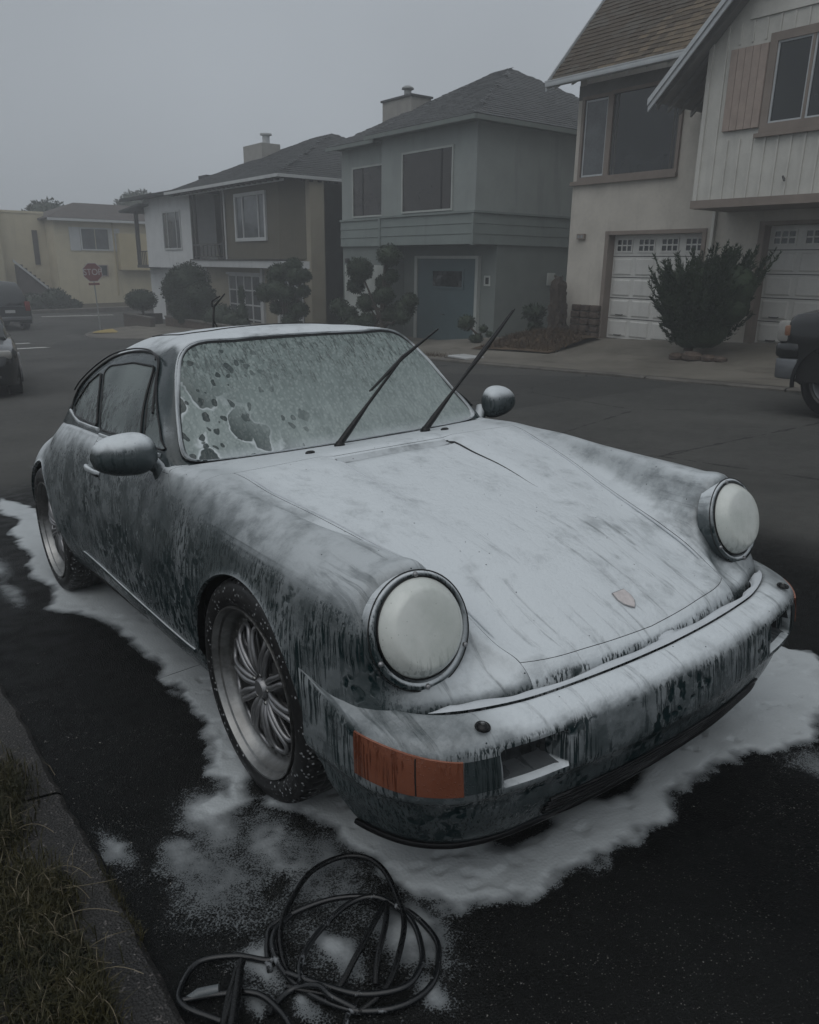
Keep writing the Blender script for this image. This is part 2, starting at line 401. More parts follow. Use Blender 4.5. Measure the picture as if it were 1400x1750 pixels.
M_shB = shingle_mat('brown_shingle', (.055, .040, .025), (.135, .102, .064), (.085, .078, .064))
M_shT = plain('brown_roof', (.055, .045, .040), .9, .25, 2)

def window(parent, x0, x1, z0, z1, y, frame, glass, fw=.06, proud=.05, mull=(), trans=(), sill=False, name='window'):
    """a window on a wall facing -y: frame pieces standing proud, recessed pane"""
    mb = MB()
    mb.box(x0 - fw, x0, y - proud, y + .02, z0 - fw, z1 + fw); mb.box(x1, x1 + fw, y - proud, y + .02, z0 - fw, z1 + fw)
    mb.box(x0, x1, y - proud, y + .02, z1, z1 + fw); mb.box(x0, x1, y - proud, y + .02, z0 - fw, z0)
    f = mb.build(name, frame, parent)
    mb = MB()
    cuts = [x0] + [c for c in mull] + [x1]
    for a, b in zip(cuts[:-1], cuts[1:]):
        p = MB(); p.box(a + (.02 if a != x0 else 0), b - (.02 if b != x1 else 0), y - .015, y + .012, z0, z1); p.build('pane', glass, f)
    for c in mull: q = MB(); q.box(c - .022, c + .022, y - proud + .012, y + .02, z0, z1); q.build('mullion', frame, f)
    for zz in trans: q = MB(); q.box(x0, x1, y - proud + .014, y + .018, zz - .02, zz + .02); q.build('glazing_bar', frame, f)
    if sill: q = MB(); q.box(x0 - fw - .05, x1 + fw + .05, y - .14, y + .02, z0 - fw - .05, z0 - fw - .002); q.build('sill', frame, f)
    return f
def shingles(parent, P0, U, V, w_, h_, m, tab=.30, course=.14, polytest=None, th=.012, cam_pt=None, npart=300):
    """roof tabs on plane P0 + u U + v V (U along the eave, V up the slope), nearest ones single, rest joined"""
    U = Vector(U).normalized(); V = Vector(V).normalized(); Nn = U.cross(V).normalized()
    if Nn.z < 0: Nn = -Nn
    P0 = Vector(P0); items = []
    nr = int(h_ / course)
    for r in range(nr):
        off = (r % 2) * tab / 2 + random.uniform(-.03, .03)
        u = -off
        while u < w_:
            ww = tab * random.uniform(.8, 1.15); a = max(u, 0); b = min(u + ww - .006, w_)
            if b - a > .04:
                cu, cv = (a + b) / 2, (r + .5) * course
                if polytest is None or polytest(cu, cv): items.append((a, b, r * course + random.uniform(-.008, .008), random.uniform(.5, 1.3)))
            u += ww
    def poly(a, b, v0, k):
        o = P0 + V * v0; n0 = Nn * (th * k + .006); n1 = Nn * .002; h = course * 1.15
        return [o + U * a + n0, o + U * b + n0, o + U * b + V * h + n1, o + U * a + V * h + n1, o + U * a - Nn * .004, o + U * b - Nn * .004]
    F = [(0, 1, 2, 3), (4, 5, 1, 0), (5, 2, 1), (4, 0, 3)]
    cp = cam.matrix_world.translation
    items.sort(key=lambda t: (P0 + U * t[0] + V * t[2] - cp).length)
    if npart:
        for it in items[:npart]:
            v_ = poly(*it); o0 = v_[4]; me = bpy.data.meshes.new('shingle'); me.from_pydata([tuple(p - o0) for p in v_], [], F); me.materials.append(m)
            o = put(bpy.data.objects.new('shingle', me), parent); o.location = o0
    mb = MB()
    for it in items[npart:]: mb.add(poly(*it), F)
    if mb.v:
        me = bpy.data.meshes.new('roof_shingles'); me.from_pydata(mb.v, [], mb.f); me.materials.append(m)
        tag(put(bpy.data.objects.new('roof_shingles', me), parent), kind='stuff')
def slab(parent, name, pts, th, m, up=(0, 0, 1)):
    """thick panel from a planar outline"""
    P = [Vector(p) for p in pts]; nn = (P[1] - P[0]).cross(P[2] - P[0]).normalized()
    if nn.z < 0: nn = -nn
    n = len(P); vs = P + [p - nn * th for p in P]
    fs = [tuple(range(n)), tuple(range(n, 2 * n))[::-1]] + [(i, i + n, (i + 1) % n + n, (i + 1) % n) for i in range(n)]
    return MB().add(vs, fs).build(name, m, parent)
def garage_door(parent, x0, x1, z0, z1, y, m, fr, rows=5, cols=4, lite=True):
    """sectional door with raised rails round recessed panels; top row of small panes"""
    d = MB().box(x0, x1, y, y + .05, z0, z1).build('garage_door', m, parent)
    cw = (x1 - x0) / cols; rh = (z1 - z0) / rows; e = .045
    for r in range(rows):
        for c in range(cols):
            a, b = x0 + c * cw, x0 + (c + 1) * cw; lo, hi = z0 + r * rh, z0 + (r + 1) * rh
            if r == rows - 1 and lite:
                q = MB(); ax, bx, lz, hz_ = a + .09, b - .09, lo + .10, hi - .09
                for s_ in (0, 1, 2, 3): xx = ax + (bx - ax) * s_ / 3; q.box(xx - .014, xx + .014, y - .022, y, lz - .014, hz_ + .014)
                for s_ in (0, 1, 2): zz = lz + (hz_ - lz) * s_ / 2; q.box(ax + .014, bx - .014, y - .020, y, zz - .014, zz + .014)
                q.build('window_grille', fr, d); MB().box(ax, bx, y - .006, y - .001, lz, hz_).build('pane', M_glass, d)
                q = MB(); q.box(ax - .034, bx + .034, y - .014, y, lz - .034, lz - .018)
                q.build('panel_moulding', fr, d)
            else:
                # raised field with bevelled edge, shadow line round it
                xa, xb, za, zb = a + e, b - e, lo + e, hi - e
                q = MB(); k = .03
                q.add([(xa, y - .001, za), (xb, y - .001, za), (xb, y - .001, zb), (xa, y - .001, zb),
                       (xa + k, y - .022, za + k), (xb - k, y - .022, za + k), (xb - k, y - .022, zb - k), (xa + k, y - .022, zb - k)],
                      [(4, 5, 6, 7), (0, 1, 5, 4), (1, 2, 6, 5), (2, 3, 7, 6), (3, 0, 4, 7)])
                q.build('panel', m, d)
        if r: MB().box(x0, x1, y - .006, y - .0015, z0 + r * rh - .007, z0 + r * rh + .007).build('section_joint', M_dark, d)
    for zz in (z0 + .09, z0 + rh + .09):
        q = MB(); q.tube([(x0 + .22, y - .002, zz), (x0 + .24, y - .05, zz - .01), (x0 + .40, y - .05, zz - .01), (x0 + .42, y - .002, zz)], .012, 6); q.build('handle', M_dkmetal, d)
    return d
M_dkmetal = plain('dark_metal', (.03, .03, .03), .45)
M_galv = plain('galvanised', (.22, .23, .23), .5)

# ---- white gabled house on the right
WH = thing('gabled_house', 'white house with steep brown shingle roof, batten clad bay and two white garage doors', 'house', T(-9, 13, -.05))
WH_i = WH.matrix_world.inverted()
class Sub:
    pass
def H(M):  # builders below use world coordinates; this parents while keeping them in place
    return M
M_wst = plain('cream_stucco', (.46, .43, .38), .85, .10, 1.6, .3, .006, 70)
M_wbd = plain('white_board_paint', (.50, .49, .45), .6, .08, 3, .15, .004, 40)
M_wgar = plain('white_garage_paint', (.52, .515, .49), .5, .07, 2.2, .1, .003, 50)
M_taupe = plain('taupe_trim', (.20, .165, .14), .65, .12, 4)
M_shut = plain('faded_pink_wood', (.31, .25, .215), .75, .12, 5, .3, .004, 50)
M_fascia = plain('white_gutter', (.42, .44, .45), .4, .1, 3)
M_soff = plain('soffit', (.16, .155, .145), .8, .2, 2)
HOUSE_OBJS = []
def at_origin(root):
    """children were made in world coordinates: hang them under the root without moving them"""
    inv = root.matrix_world.inverted()
    for ch in list(root.children): ch.matrix_parent_inverse = inv @ Matrix.Identity(4)
b = MB()
b.box(-11.3, -7.55, 12.998, 13.2, 2.18, 5.15); b.box(-11.3, -10.16, 13.0, 13.2, -.6, 2.18); b.box(-7.74, -7.55, 13.0, 13.2, -.6, 2.18)
b.box(-11.3, -11.1, 13.2, 22, -.6, 5.15)
b.box(-7.55, -6.56, 13.02, 13.22, -.6, 2.9); b.box(-6.56, -4.0, 13.02, 13.22, 2.28, 2.9); b.box(-4.0, 1.5, 13.02, 13.22, -.6, 2.9)
b.box(-10.16, -7.74, 13.5, 13.6, -.6, 2.3); b.box(1.3, 1.5, 13.22, 22, -.6, 5.5); b.build('wall', M_wst, WH)
fr_ = MB(); fr_.box(-10.22, -10.12, 12.97, 13.28, -.3, 2.16); fr_.box(-7.78, -7.69, 12.97, 13.28, -.3, 2.16); fr_.box(-10.22, -7.69, 12.965, 13.28, 2.16, 2.24)
fr_.box(-6.60, -6.49, 12.99, 13.3, -.3, 2.26); fr_.box(-4.06, -3.96, 12.99, 13.3, -.3, 2.26); fr_.box(-6.60, -3.96, 12.985, 13.3, 2.26, 2.33); fr_.build('door_surround', M_taupe, WH)
garage_door(WH, -10.12, -7.78, -.08, 2.16, 13.2, M_wgar, M_wgar)
garage_door(WH, -6.49, -4.06, .08, 2.26, 13.22, M_wgar, M_wgar)
MB().box(-7.58, -7.52, 12.93, 12.995, -.2, 2.62).build('downpipe', M_wbd, WH)
# upper left storey: corner window under the eave
b = MB(); b.box(-11.3, -7.4, 12.99, 13.0, 5.0, 5.3); b.build('eave_beam', M_soff, WH)
f1 = window(WH, -11.08, -10.42, 3.40, 4.98, 13.0, M_taupe, M_glass2, .07, .06)
f2 = window(WH, -10.28, -8.60, 3.40, 5.0, 13.0, M_taupe, M_glass, .07, .06)
MB().box(-11.32, -8.52, 12.9, 12.99, 3.24, 3.325).build('window_ledge', M_taupe, WH)
q = MB(); q.box(-11.06, -11.03, 12.98, 12.99, 3.41, 4.97); q.box(-10.47, -10.44, 12.98, 12.99, 3.41, 4.97); q.box(-11.06, -10.44, 12.978, 12.988, 4.93, 4.965); q.box(-11.06, -10.44, 12.978, 12.988, 3.41, 3.445); q.build('sash', M_fascia, f1)
# orchid-like house plant seen behind the panes
def potplant(parent, x, y, z, s=1.0):
    q = MB()
    for k in range(16):
        a = random.uniform(0, 6.28); l = random.uniform(.10, .26) * s; p0 = Vector((x, y, z)); p1 = p0 + Vector((math.cos(a) * l * .6, 0, l)); p2 = p1 + Vector((math.cos(a) * l * .5, 0, -l * random.uniform(.2, .8)))
        wv = Vector((.010, 0, .007)) * s
        q.add([p0 - wv, p0 + wv, p1 + wv * 1.6, p1 - wv * 1.6], [(0, 1, 2, 3)]); q.add([p1 - wv * 1.6, p1 + wv * 1.6, p2], [(0, 1, 2)])
    q.build('window_plant', M_petal, parent)
M_curt = plain('grey_curtain', (.075, .075, .072), .9, .2, 8)
M_petal = plain('pale_leaves', (.12, .125, .11), .6, .3)

for xa_, xb_ in ((-10.27, -10.14), (-8.76, -8.61)):
    mbq = MB(); mbq.grid([[(x_, 12.984 + .003 * math.sin(x_ * 70), z_) for z_ in (3.41, 4.98)] for x_ in np.linspace(xa_, xb_, 14)]); mbq.build('curtain', M_curt, f2)
# main roof
ez, ey, sx = 5.36, 12.42, 1.135      # eave height, eave y, slope dz/dy (49 degrees)
xl, xr = -11.66, -6.6
top = 5.6
slab(WH, 'roof', [(xl, ey, ez), (3.0, ey, ez), (3.0, ey + top, ez + top * sx), (xl, ey + top, ez + top * sx)], .12, M_soff)
g_ = math.hypot(1, sx)
shingles(WH, (xl, ey - .02, ez + .005), (1, 0, 0), (0, 1, sx), xr - xl + .6, 5.6 * g_, M_shB, .22, .135, th=.014)
b = MB(); b.box(xl - .02, -7.9, ey - .16, ey - .03, ez - .13, ez - .025); b.build('gutter', M_fascia, WH, bevel=.02)
MB().box(xl - .02, -7.9, ey - .165, ey - .15, ez - .03, ez - .005).build('gutter_lip', M_fascia, WH)
slab(WH, 'bargeboard', [(xl - .05, ey - .05, ez - .18), (xl - .05, ey - .05, ez + .03), (xl - .05, ey + top, ez + top * sx + .03), (xl - .05, ey + top, ez + top * sx - .18)], -.04, M_fascia)
for xx in np.arange(-11.5, -7.9, .48):
    MB().prism([(ey - .02, ez - .16), (ey - .02, ez - .08), (13.0, ez + .30), (13.0, ez + .18)], 'x', xx, xx + .06).build('rafter_tail', M_wbd, WH)
b = MB(); b.add([(xl, ey - .02, ez - .05), (-7.0, ey - .02, ez - .05), (-7.0, 13.0, ez + .55), (xl, 13.0, ez + .55)], [(0, 1, 2, 3)]); b.build('soffit', M_soff, WH)
b = MB(); b.prism([(12.98, 5.28), (22, 5.28), (22, 6.5), (18, 11.3), (12.98, 5.95)], 'x', -11.28, -11.1); b.build('gable_wall', M_wst, WH)
# projecting bay with its own gable
bx0, by = -7.30, 11.86
b = MB(); b.box(bx0, 1.4, by, 13.02, 2.66, 5.2); b.prism([(bx0, 5.2), (1.4, 5.2), (1.4, 5.4), (-2.7, 9.3), (bx0, 5.2 + .01)], 'y', by + .001, 13.5); b.build('bay_wall', M_wbd, WH)
MB().box(bx0 - .05, 1.45, by - .05, 13.0, 2.52, 2.66).build('bay_base_beam', M_taupe, WH)
MB().box(bx0 - .03, bx0 + .05, by - .035, by + .05, 2.66, 5.3).build('corner_board', M_wbd, WH)
win_l, win_r, win_b, win_t = -6.05, -3.9, 3.80, 5.02
xx = bx0 + .30; i_ = 0
while xx < 1.3:
    segs = [(2.66, 5.42)]
    if -6.95 < xx < win_r + .3: segs = [(2.66, 3.62), (5.10, 5.42)]
    for lo, hi in segs: MB().box(xx - .018, xx + .018, by - .024, by - .001, lo, hi).build('batten', M_wbd, WH)
    xx += .232
for k in range(14):      # lapped boards above the battens
    z0 = 5.44 + k * .235; half = (9.4 - z0 - .235) * 1.0
    a = max(bx0 + .02, -2.7 - half * 1.05); c = min(1.38, -2.7 + half * 1.05)
    if c - a < .3: break
    MB().prism([(by - .034, z0), (by - .004, z0), (by - .004, z0 + .232), (by - .012, z0 + .232)], 'x', a, c).build('lap_board', M_wbd, WH)
fb = window(WH, win_l, win_r, win_b, win_t, by, M_taupe, M_glass, .13, .07, mull=(-5.45,))
q = MB(); 
for a, c in ((win_l, -5.47), (-5.43, win_r)):
    q.box(a, a + .03, by - .04, by - .016, win_b, win_t); q.box(c - .03, c, by - .04, by - .016, win_b, win_t); q.box(a + .03, c - .03, by - .04, by - .016, win_t - .03, win_t); q.box(a + .03, c - .03, by - .04, by - .016, win_b, win_b + .03)
q.build('sash', M_fascia, fb)
MB().box(win_l - .2, win_r + .2, by - .09, by - .001, 3.60, 3.665).build('window_ledge', M_taupe, WH)
sh = MB().box(-6.88, -6.20, by - .055, by - .027, 3.76, 5.03).build('shutter', M_shut, WH)
for k in range(5): MB().box(-6.875 + k * .135, -6.875 + k * .135 + .127, by - .068, by - .055, 3.765, 5.025).build('shutter_board', M_shut, sh)
# bay gable roof: left slope runs down past the wall
m_ = 1.0; rx0, rz0 = -8.14, 4.40; rdg = (-2.7, 4.40 + 5.44 * m_)
y0, y1 = 11.38, 16.5
slab(WH, 'bay_roof', [(rx0, y0, rz0), (rdg[0], y0, rdg[1]), (rdg[0], y1, rdg[1]), (rx0, y1, rz0)], .07, M_soff)
shingles(WH, (rx0, y1, rz0 + .004), (0, -1, 0), (1, 0, m_), y1 - y0 - .03, 5.44 * math.sqrt(2), M_shB, .22, .135, npart=0)
for k, (dz0, dz1, yy) in enumerate(((.0, -.075, y0 - .06), (-.085, -.15, y0 - .03))):
    b = MB(); b.prism([(rx0 - .02, rz0 + dz0 * 1.4), (rdg[0], rdg[1] + dz0 * 1.4), (rdg[0], rdg[1] + dz1 * 1.4), (rx0 - .02, rz0 + dz1 * 1.4)], 'y', yy, yy + .03); b.build('bargeboard', M_fascia, WH)
for yy in np.arange(y0 + .14, 13.0, .36):
    MB().prism([(rx0 + .03, rz0 - .16), (rx0 + .03, rz0 - .07), (rx0 + 1.8, rz0 + 1.73), (rx0 + 1.8, rz0 + 1.55)], 'y', yy, yy + .05).build('rafter', M_soff, WH)
# stone plinth by the first garage
M_stone = plain('brown_stone', (.070, .050, .038), .9, .45, 9, .9, .03, 25)
for r_ in range(6):
    for c_ in range(3):
        MB().box(-11.0 + c_ * .29 + random.uniform(0, .02), -10.74 + c_ * .29, 12.90 - random.uniform(0, .05), 12.998, -.28 + r_ * .155, -.14 + r_ * .155).build('stone', M_stone, WH, bevel=.02, seg=1)
MB().box(-11.02, -10.80, 12.93, 12.996, 2.08, 2.2).build('number_plaque', M_taupe, WH)
MB().box(-10.99, -10.93, 12.924, 12.929, 2.11, 2.17).build('number_plate', M_galv, WH); MB().box(-10.90, -10.84, 12.924, 12.929, 2.11, 2.17).build('number_plate', M_galv, WH)
MB().tube([(-5.62, by - .005, 2.9), (-5.62, by - .08, 2.95), (-5.58, by - .09, 2.88)], .018, 6).build('hose_bib', M_dkmetal, WH)
MB().box(-6.66, -6.60, 12.9, 13.0, 1.25, 1.36).build('wall_lamp', M_dkmetal, WH, bevel=.01)
at_origin(WH)

# ---- grey-green house
GH = thing('grey_green_house', 'pale grey green two storey house with hipped grey shingle roof and teal garage door', 'house', T(-18, 13.5, -.7))
M_gr = plain('grey_green_stucco', (.245, .268, .258), .85, .07, 1.5, .25, .005, 60)
M_grb = plain('grey_green_board', (.168, .195, .185), .7, .08, 2, .15, .004, 40)
M_grs = plain('grey_green_lower', (.150, .170, .160), .85, .08, 2, .2, .005, 60)
M_teal = plain('teal_garage_paint', (.060, .095, .105), .55, .08, 2, .1, .003, 40)
M_pale = plain('pale_trim', (.36, .38, .36), .6, .08, 3)
x0, x1, xm, yb = -21.7, -14.66, -18.95, 22.0
b = MB(); b.box(xm, x1, 13.0, yb, 2.85, 5.1); b.box(x0, xm, 13.32, yb, 2.87, 5.08); b.build('wall', M_gr, GH)
b = MB(); b.box(xm, x1 - .02, 13.88, yb, -1.6, 2.04); b.box(x0, xm, 13.34, yb, -1.6, 2.04); b.build('lower_wall', M_grs, GH)
for k in range(3):
    z = 2.03 + k * .262
    for nm, a, c, yy in (('r', xm - .03, x1 + .035, 12.965), ('l', x0 - .02, xm - .035, 13.285)):
        MB().prism([(yy - .03, z), (yy + .6, z), (yy + .6, z + .255), (yy - .012, z + .255)], 'x', a, c).build('siding_board', M_grb, GH)
    MB().prism([(x1 + .05, z), (x1 - .4, z), (x1 - .4, z + .255), (x1 + .038, z + .255)], 'y', 12.955, yb).build('siding_board', M_grb, GH)
MB().box(xm - .04, x1 + .08, 12.90, 13.1, 2.816, 2.87).build('belt_moulding', M_grb, GH); MB().box(x0 - .03, xm - .045, 13.23, 13.4, 2.816, 2.87).build('belt_moulding', M_grb, GH)
MB().box(x1 - .1, x1 + .085, 13.1, yb, 2.818, 2.872).build('belt_moulding', M_grb, GH)
MB().box(x1 - .035, x1 + .062, 12.90, 12.99, 2.0, 2.80).build('corner_board', M_grb, GH); MB().box(xm - .06, xm + .03, 12.91, 13.3, 2.0, 2.80).build('corner_board', M_grb, GH)
MB().box(xm, x1 - .01, 13.02, 13.9, 2.02, 2.06).build('soffit', M_grs, GH)
window(GH, -17.84, -15.62, 2.96, 4.50, 13.0, M_pale, M_glassb, .05, .045, mull=())
window(GH, -20.97, -19.35, 2.96, 4.38, 13.32, M_pale, M_glassb, .05, .045)
for a, c, zz, zt, yy in ((-16.10, -16.04, 2.96, 4.50, 12.975), (-20.45, -20.40, 2.96, 4.38, 13.295)): MB().box(a, c, yy, yy + .01, zz, zt).build('curtain_edge', M_dark, GH)
d = MB().box(-18.12, -15.42, 13.80, 13.86, -.9, 1.66).build('garage_door', M_teal, GH)
q = MB(); q.box(-17.42, -15.92, 13.77, 13.80, .80, .87); q.box(-17.42, -15.92, 13.77, 13.80, 1.31, 1.38); q.box(-17.42, -17.35, 13.77, 13.80, .87, 1.31); q.box(-15.99, -15.92, 13.77, 13.80, .87, 1.31); q.build('window_frame', M_teal, d)
MB().box(-17.35, -15.99, 13.785, 13.80, .87, 1.31).build('pane', M_glass, d); MB().tube([(-16.9, 13.8, .06), (-16.9, 13.76, .06), (-16.78, 13.76, .06), (-16.78, 13.8, .06)], .012, 6).build('handle', M_dkmetal, d)
b = MB(); b.box(-18.25, -18.12, 13.76, 13.88, -.9, 1.74); b.box(-15.42, -15.30, 13.76, 13.88, -.9, 1.74); b.box(-18.12, -15.42, 13.76, 13.88, 1.66, 1.74); b.build('door_surround', M_pale, GH)
window(GH, -15.08, -14.93, .98, 1.16, 13.88, M_pale, M_dark, .05, .03)
MB().box(-21.55, -19.3, 13.30, 13.338, -1.1, 1.45).build('entry_panel', M_pale, GH); MB().box(-21.40, -21.28, 13.2, 13.34, 1.50, 1.66).build('wall_lamp', M_dkmetal, GH, bevel=.02)
MB().box(-14.66, -14.60, 15.9, 16.2, .95, 1.3).build('meter_box', M_pale, GH, bevel=.01)
MB().tube([(-19.0, 13.25, -1), (-19.0, 13.25, 2.0)], .04, 8).build('downpipe', M_grs, GH)
# hipped roof
e0, e1, ef, eb = -22.0, -14.35, 12.62, 22.4; ez = 5.12
slabs = []
px1, pyp, pz = -18.2, 17.4, 7.42
px0 = -18.9
for nm, pts, U, P0, wd in (('front', [(xm - .3, ef, ez), (e1, ef, ez), (px1, pyp, pz), (px0, pyp, pz)], 0, 0, 0),
                  ('right', [(e1, ef, ez), (e1, eb, ez), (px1, pyp, pz)], 0, 0, 0),
                  ('leftfront', [(e0, 12.95, ez - .03), (xm - .3, 12.95, ez - .03), (xm - .3, ef, ez), (px0, pyp, pz)], 0, 0, 0),
                  ('left', [(e0, 12.95, ez - .03), (px0, pyp, pz), (e0, eb, ez)], 0, 0, 0), ('back', [(e1, eb, ez), (e0, eb, ez), (px0, pyp, pz), (px1, pyp, pz)], 0, 0, 0)):
    slab(GH, 'roof', pts, .08, M_shG) if nm != 'leftfront' else MB().add([(e0, 12.95, ez - .03), (xm - .3, 12.95, ez - .03), (px0, pyp, pz)], [(0, 1, 2)]).add([(xm - .3, 12.95, ez - .03), (xm - .3, ef, ez), (px0, pyp, pz)], [(0, 1, 2)]).build('roof', M_shG, GH)
def tri_test(pts2):
    def f(u, v):
        ins = False; n = len(pts2); j = n - 1
        for i in range(n):
            (xi, yi), (xj, yj) = pts2[i], pts2[j]
            if (yi > v) != (yj > v) and u < (xj - xi) * (v - yi) / (yj - yi) + xi: ins = not ins
            j = i
        return ins
    return f
def roof_sh(parent, P0, P1, tops, m, tab=.3, course=.16, th=.012):
    """shingle a planar face with eave P0-P1 and further outline points"""
    P0 = Vector(P0); U = (Vector(P1) - P0); wd = U.length; U.normalize(); nn = U.cross(Vector(tops[0]) - P0).normalized(); V = nn.cross(U).normalized()
    if V.z < 0: V = -V
    p2 = [(0, 0), (wd, 0)] + [((Vector(t) - P0).dot(U), (Vector(t) - P0).dot(V)) for t in tops]
    shingles(parent, P0, U, V, wd, max(p[1] for p in p2), m, tab, course, tri_test(p2), th, npart=0)
roof_sh(GH, (xm - .3, ef, ez), (e1, ef, ez), [(px1, pyp, pz), (px0, pyp, pz)], M_shG, .26, .15)
roof_sh(GH, (e1, ef, ez), (e1, eb, ez), [(px1, pyp, pz)], M_shG, .26, .15)
roof_sh(GH, (e0, 12.95, ez - .03), (xm - .3, 12.95, ez - .03), [(px0, pyp, pz)], M_shG, .26, .15)
MB().box(xm - .33, e1 + .03, ef - .05, ef + .02, ez - .13, ez - .02).build('gutter', M_grs, GH); MB().box(e1 - .02, e1 + .05, ef + .02, eb, ez - .13, ez - .02).build('gutter', M_grs, GH)
MB().box(e0 - .03, xm - .33, 12.90, 12.97, ez - .16, ez - .05).build('gutter', M_grs, GH)
b = MB(); b.box(xm, x1 + .3, 12.68, 13.0, ez - .10, ez - .04); b.box(x1, x1 + .3, 13.0, yb, ez - .10, ez - .04); b.box(x0, xm, 12.98, 13.3, ez - .13, ez - .08); b.build('soffit', M_grs, GH)
M_stk = plain('pale_stucco_chimney', (.27, .26, .24), .85, .1, 3)
ch = MB().box(-21.75, -20.15, 15.0, 15.8, 5.2, 6.62).build('chimney', M_stk, GH); MB().box(-21.8, -20.10, 14.95, 15.85, 6.62, 6.68).build('chimney_cap', M_shG, ch)
c_ = MB(); c_.lathe([(.12, 0), (.12, .22), (.2, .24), (.2, .28), (.10, .34), (.0, .35)], 16, T(-20.75, 15.3, 6.68)); c_.build('flue', M_galv, ch, smooth=40)
at_origin(GH)

# ---- brown and tan house
BH = thing('tan_house', 'tan house with dark olive upper bay, white framed window and railed balcony', 'house', T(-29, 13.5, -.9))
M_ol = plain('olive_brown_stucco', (.095, .085, .062), .85, .08, 2, .25, .005, 50); M_tan = plain('tan_stucco', (.26, .235, .18), .85, .07, 2, .25, .005, 50)
M_wt = plain('white_trim', (.42, .43, .43), .5, .06, 3); M_dkroof = plain('charcoal_roof', (.030, .033, .034), .9, .2, 1.5, .4, .01, 30); M_post = plain('brown_post', (.05, .046, .042), .7)
b = MB(); b.box(-25.6, -24.3, 13.6, 22, -1.7, 4.4); b.box(-33.9, -24.3, 14.2, 22, -1.7, 4.4); b.box(-33.9, -25.6, 13.6, 14.2, -1.7, 1.4); b.box(-33.95, -30.35, 14.2, 14.25, 1.5, 4.4); b.build('wall', M_tan, BH)
b = MB(); b.box(-30.35, -25.55, 13.0, 14.2, 1.62, 4.38); b.prism([(-25.55, 13.0), (-24.45, 13.7), (-24.45, 14.2), (-25.55, 14.2)], 'z', 1.62, 4.38); b.build('bay', M_ol, BH)
b = MB(); b.box(-34.0, -25.5, 12.92, 14.2, 1.28, 1.55); b.prism([(-25.5, 12.92), (-24.35, 13.65), (-24.35, 14.2), (-25.5, 14.2)], 'z', 1.28, 1.55); b.build('belt', M_wt, BH)
b = MB(); b.box(-34.05, -25.45, 12.88, 14.2, 1.552, 1.60); b.build('bay_base_beam', M_post, BH)
window(BH, -29.1, -26.65, 2.42, 3.96, 13.0, M_wt, M_glass2, .13, .07, mull=(-28.5, -27.15))
f = window(BH, -32.0, -31.0, 1.9, 3.8, 14.2, M_wt, M_glass2, .1, .05, mull=(-31.5,))
for xx in (-33.85, -33.5, -30.55): MB().box(xx - .06, xx + .06, 12.98, 13.1, 1.6, 4.4).build('balcony_post', M_post, BH)
rl = MB(); rl.box(-33.8, -30.5, 13.0, 13.05, 2.18, 2.24); rl.box(-33.8, -30.5, 13.0, 13.05, 1.68, 1.73); rl.build('balcony_rail', M_post, BH)
for xx in np.arange(-33.2, -30.6, .42): MB().box(xx - .02, xx + .02, 13.005, 13.045, 1.73, 2.18).build('baluster', M_post, BH)
MB().tube([(-30.2, 12.9, 4.4), (-30.2, 12.95, 4.1), (-30.2, 12.95, 1.6)], .04, 8).build('downpipe', M_wt, BH)
# gridded garage and entry openings
d = MB().box(-31.4, -28.4, 13.56, 13.6, -1.3, .95).build('garage_door', M_glass2, BH)
for xx in np.linspace(-31.4, -28.4, 5): MB().box(xx - .035, xx + .035, 13.53, 13.56, -1.3, .95).build('door_rail', M_wt, d)
for zz in (-.85, -.25, .35, .95): MB().box(-31.37, -28.43, 13.525, 13.558, zz - .03, zz + .03).build('door_rail', M_wt, d)
MB().box(-31.7, -28.1, 13.54, 13.6, .98, 1.08).build('door_surround', M_wt, BH); MB().box(-28.3, -28.1, 13.5, 13.6, -1.3, 1.25).build('pilaster', M_wt, BH); MB().box(-26.9, -26.7, 13.5, 13.6, -1.3, 1.25).build('pilaster', M_wt, BH)
d = MB().box(-26.6, -24.9, 13.56, 13.598, -1.1, .85).build('gate', M_glass2, BH)
for xx in np.linspace(-26.6, -24.9, 4): MB().box(xx - .03, xx + .03, 13.53, 13.56, -1.1, .85).build('gate_bar', M_wt, d)
for zz in (-.6, .0, .6): MB().box(-26.55, -24.95, 13.528, 13.555, zz - .03, zz + .03).build('gate_bar', M_wt, d)
E0, E1, EF, EB, EZ = -35.0, -24.2, 12.3, 22.5, 4.46; pk = (-29.0, 17.5, 6.75); pk0 = (-30.4, 17.5, 6.75)
slab(BH, 'roof', [(E0, EF, EZ), (E1, EF, EZ), pk, pk0], .08, M_dkroof); slab(BH, 'roof', [(E1, EF, EZ), (E1, EB, EZ), pk], .08, M_dkroof)
slab(BH, 'roof', [(E0, EB, EZ), (E0, EF, EZ), pk0], .08, M_dkroof); slab(BH, 'roof', [(E1, EB, EZ), (E0, EB, EZ), pk0, pk], .08, M_dkroof)
roof_sh(BH, (E0, EF, EZ), (E1, EF, EZ), [pk, pk0], M_dkroof, .4, .2); roof_sh(BH, (E1, EF, EZ), (E1, EB, EZ), [pk], M_dkroof, .4, .2)
MB().box(E0, E1 + .03, EF - .06, EF, EZ - .12, EZ - .01).build('gutter', M_wt, BH); MB().box(E1, E1 + .06, EF, EB, EZ - .12, EZ - .01).build('gutter', M_wt, BH)
MB().box(E0 + .2, E1 - .15, EF + .25, EF + .30, EZ - .22, EZ - .15).build('fascia', M_wt, BH)
for xx in np.arange(E0 + .4, E1 - .2, .45): MB().box(xx, xx + .12, EF + .02, EF + .24, EZ - .19, EZ - .13).build('rafter_tail', M_post, BH)
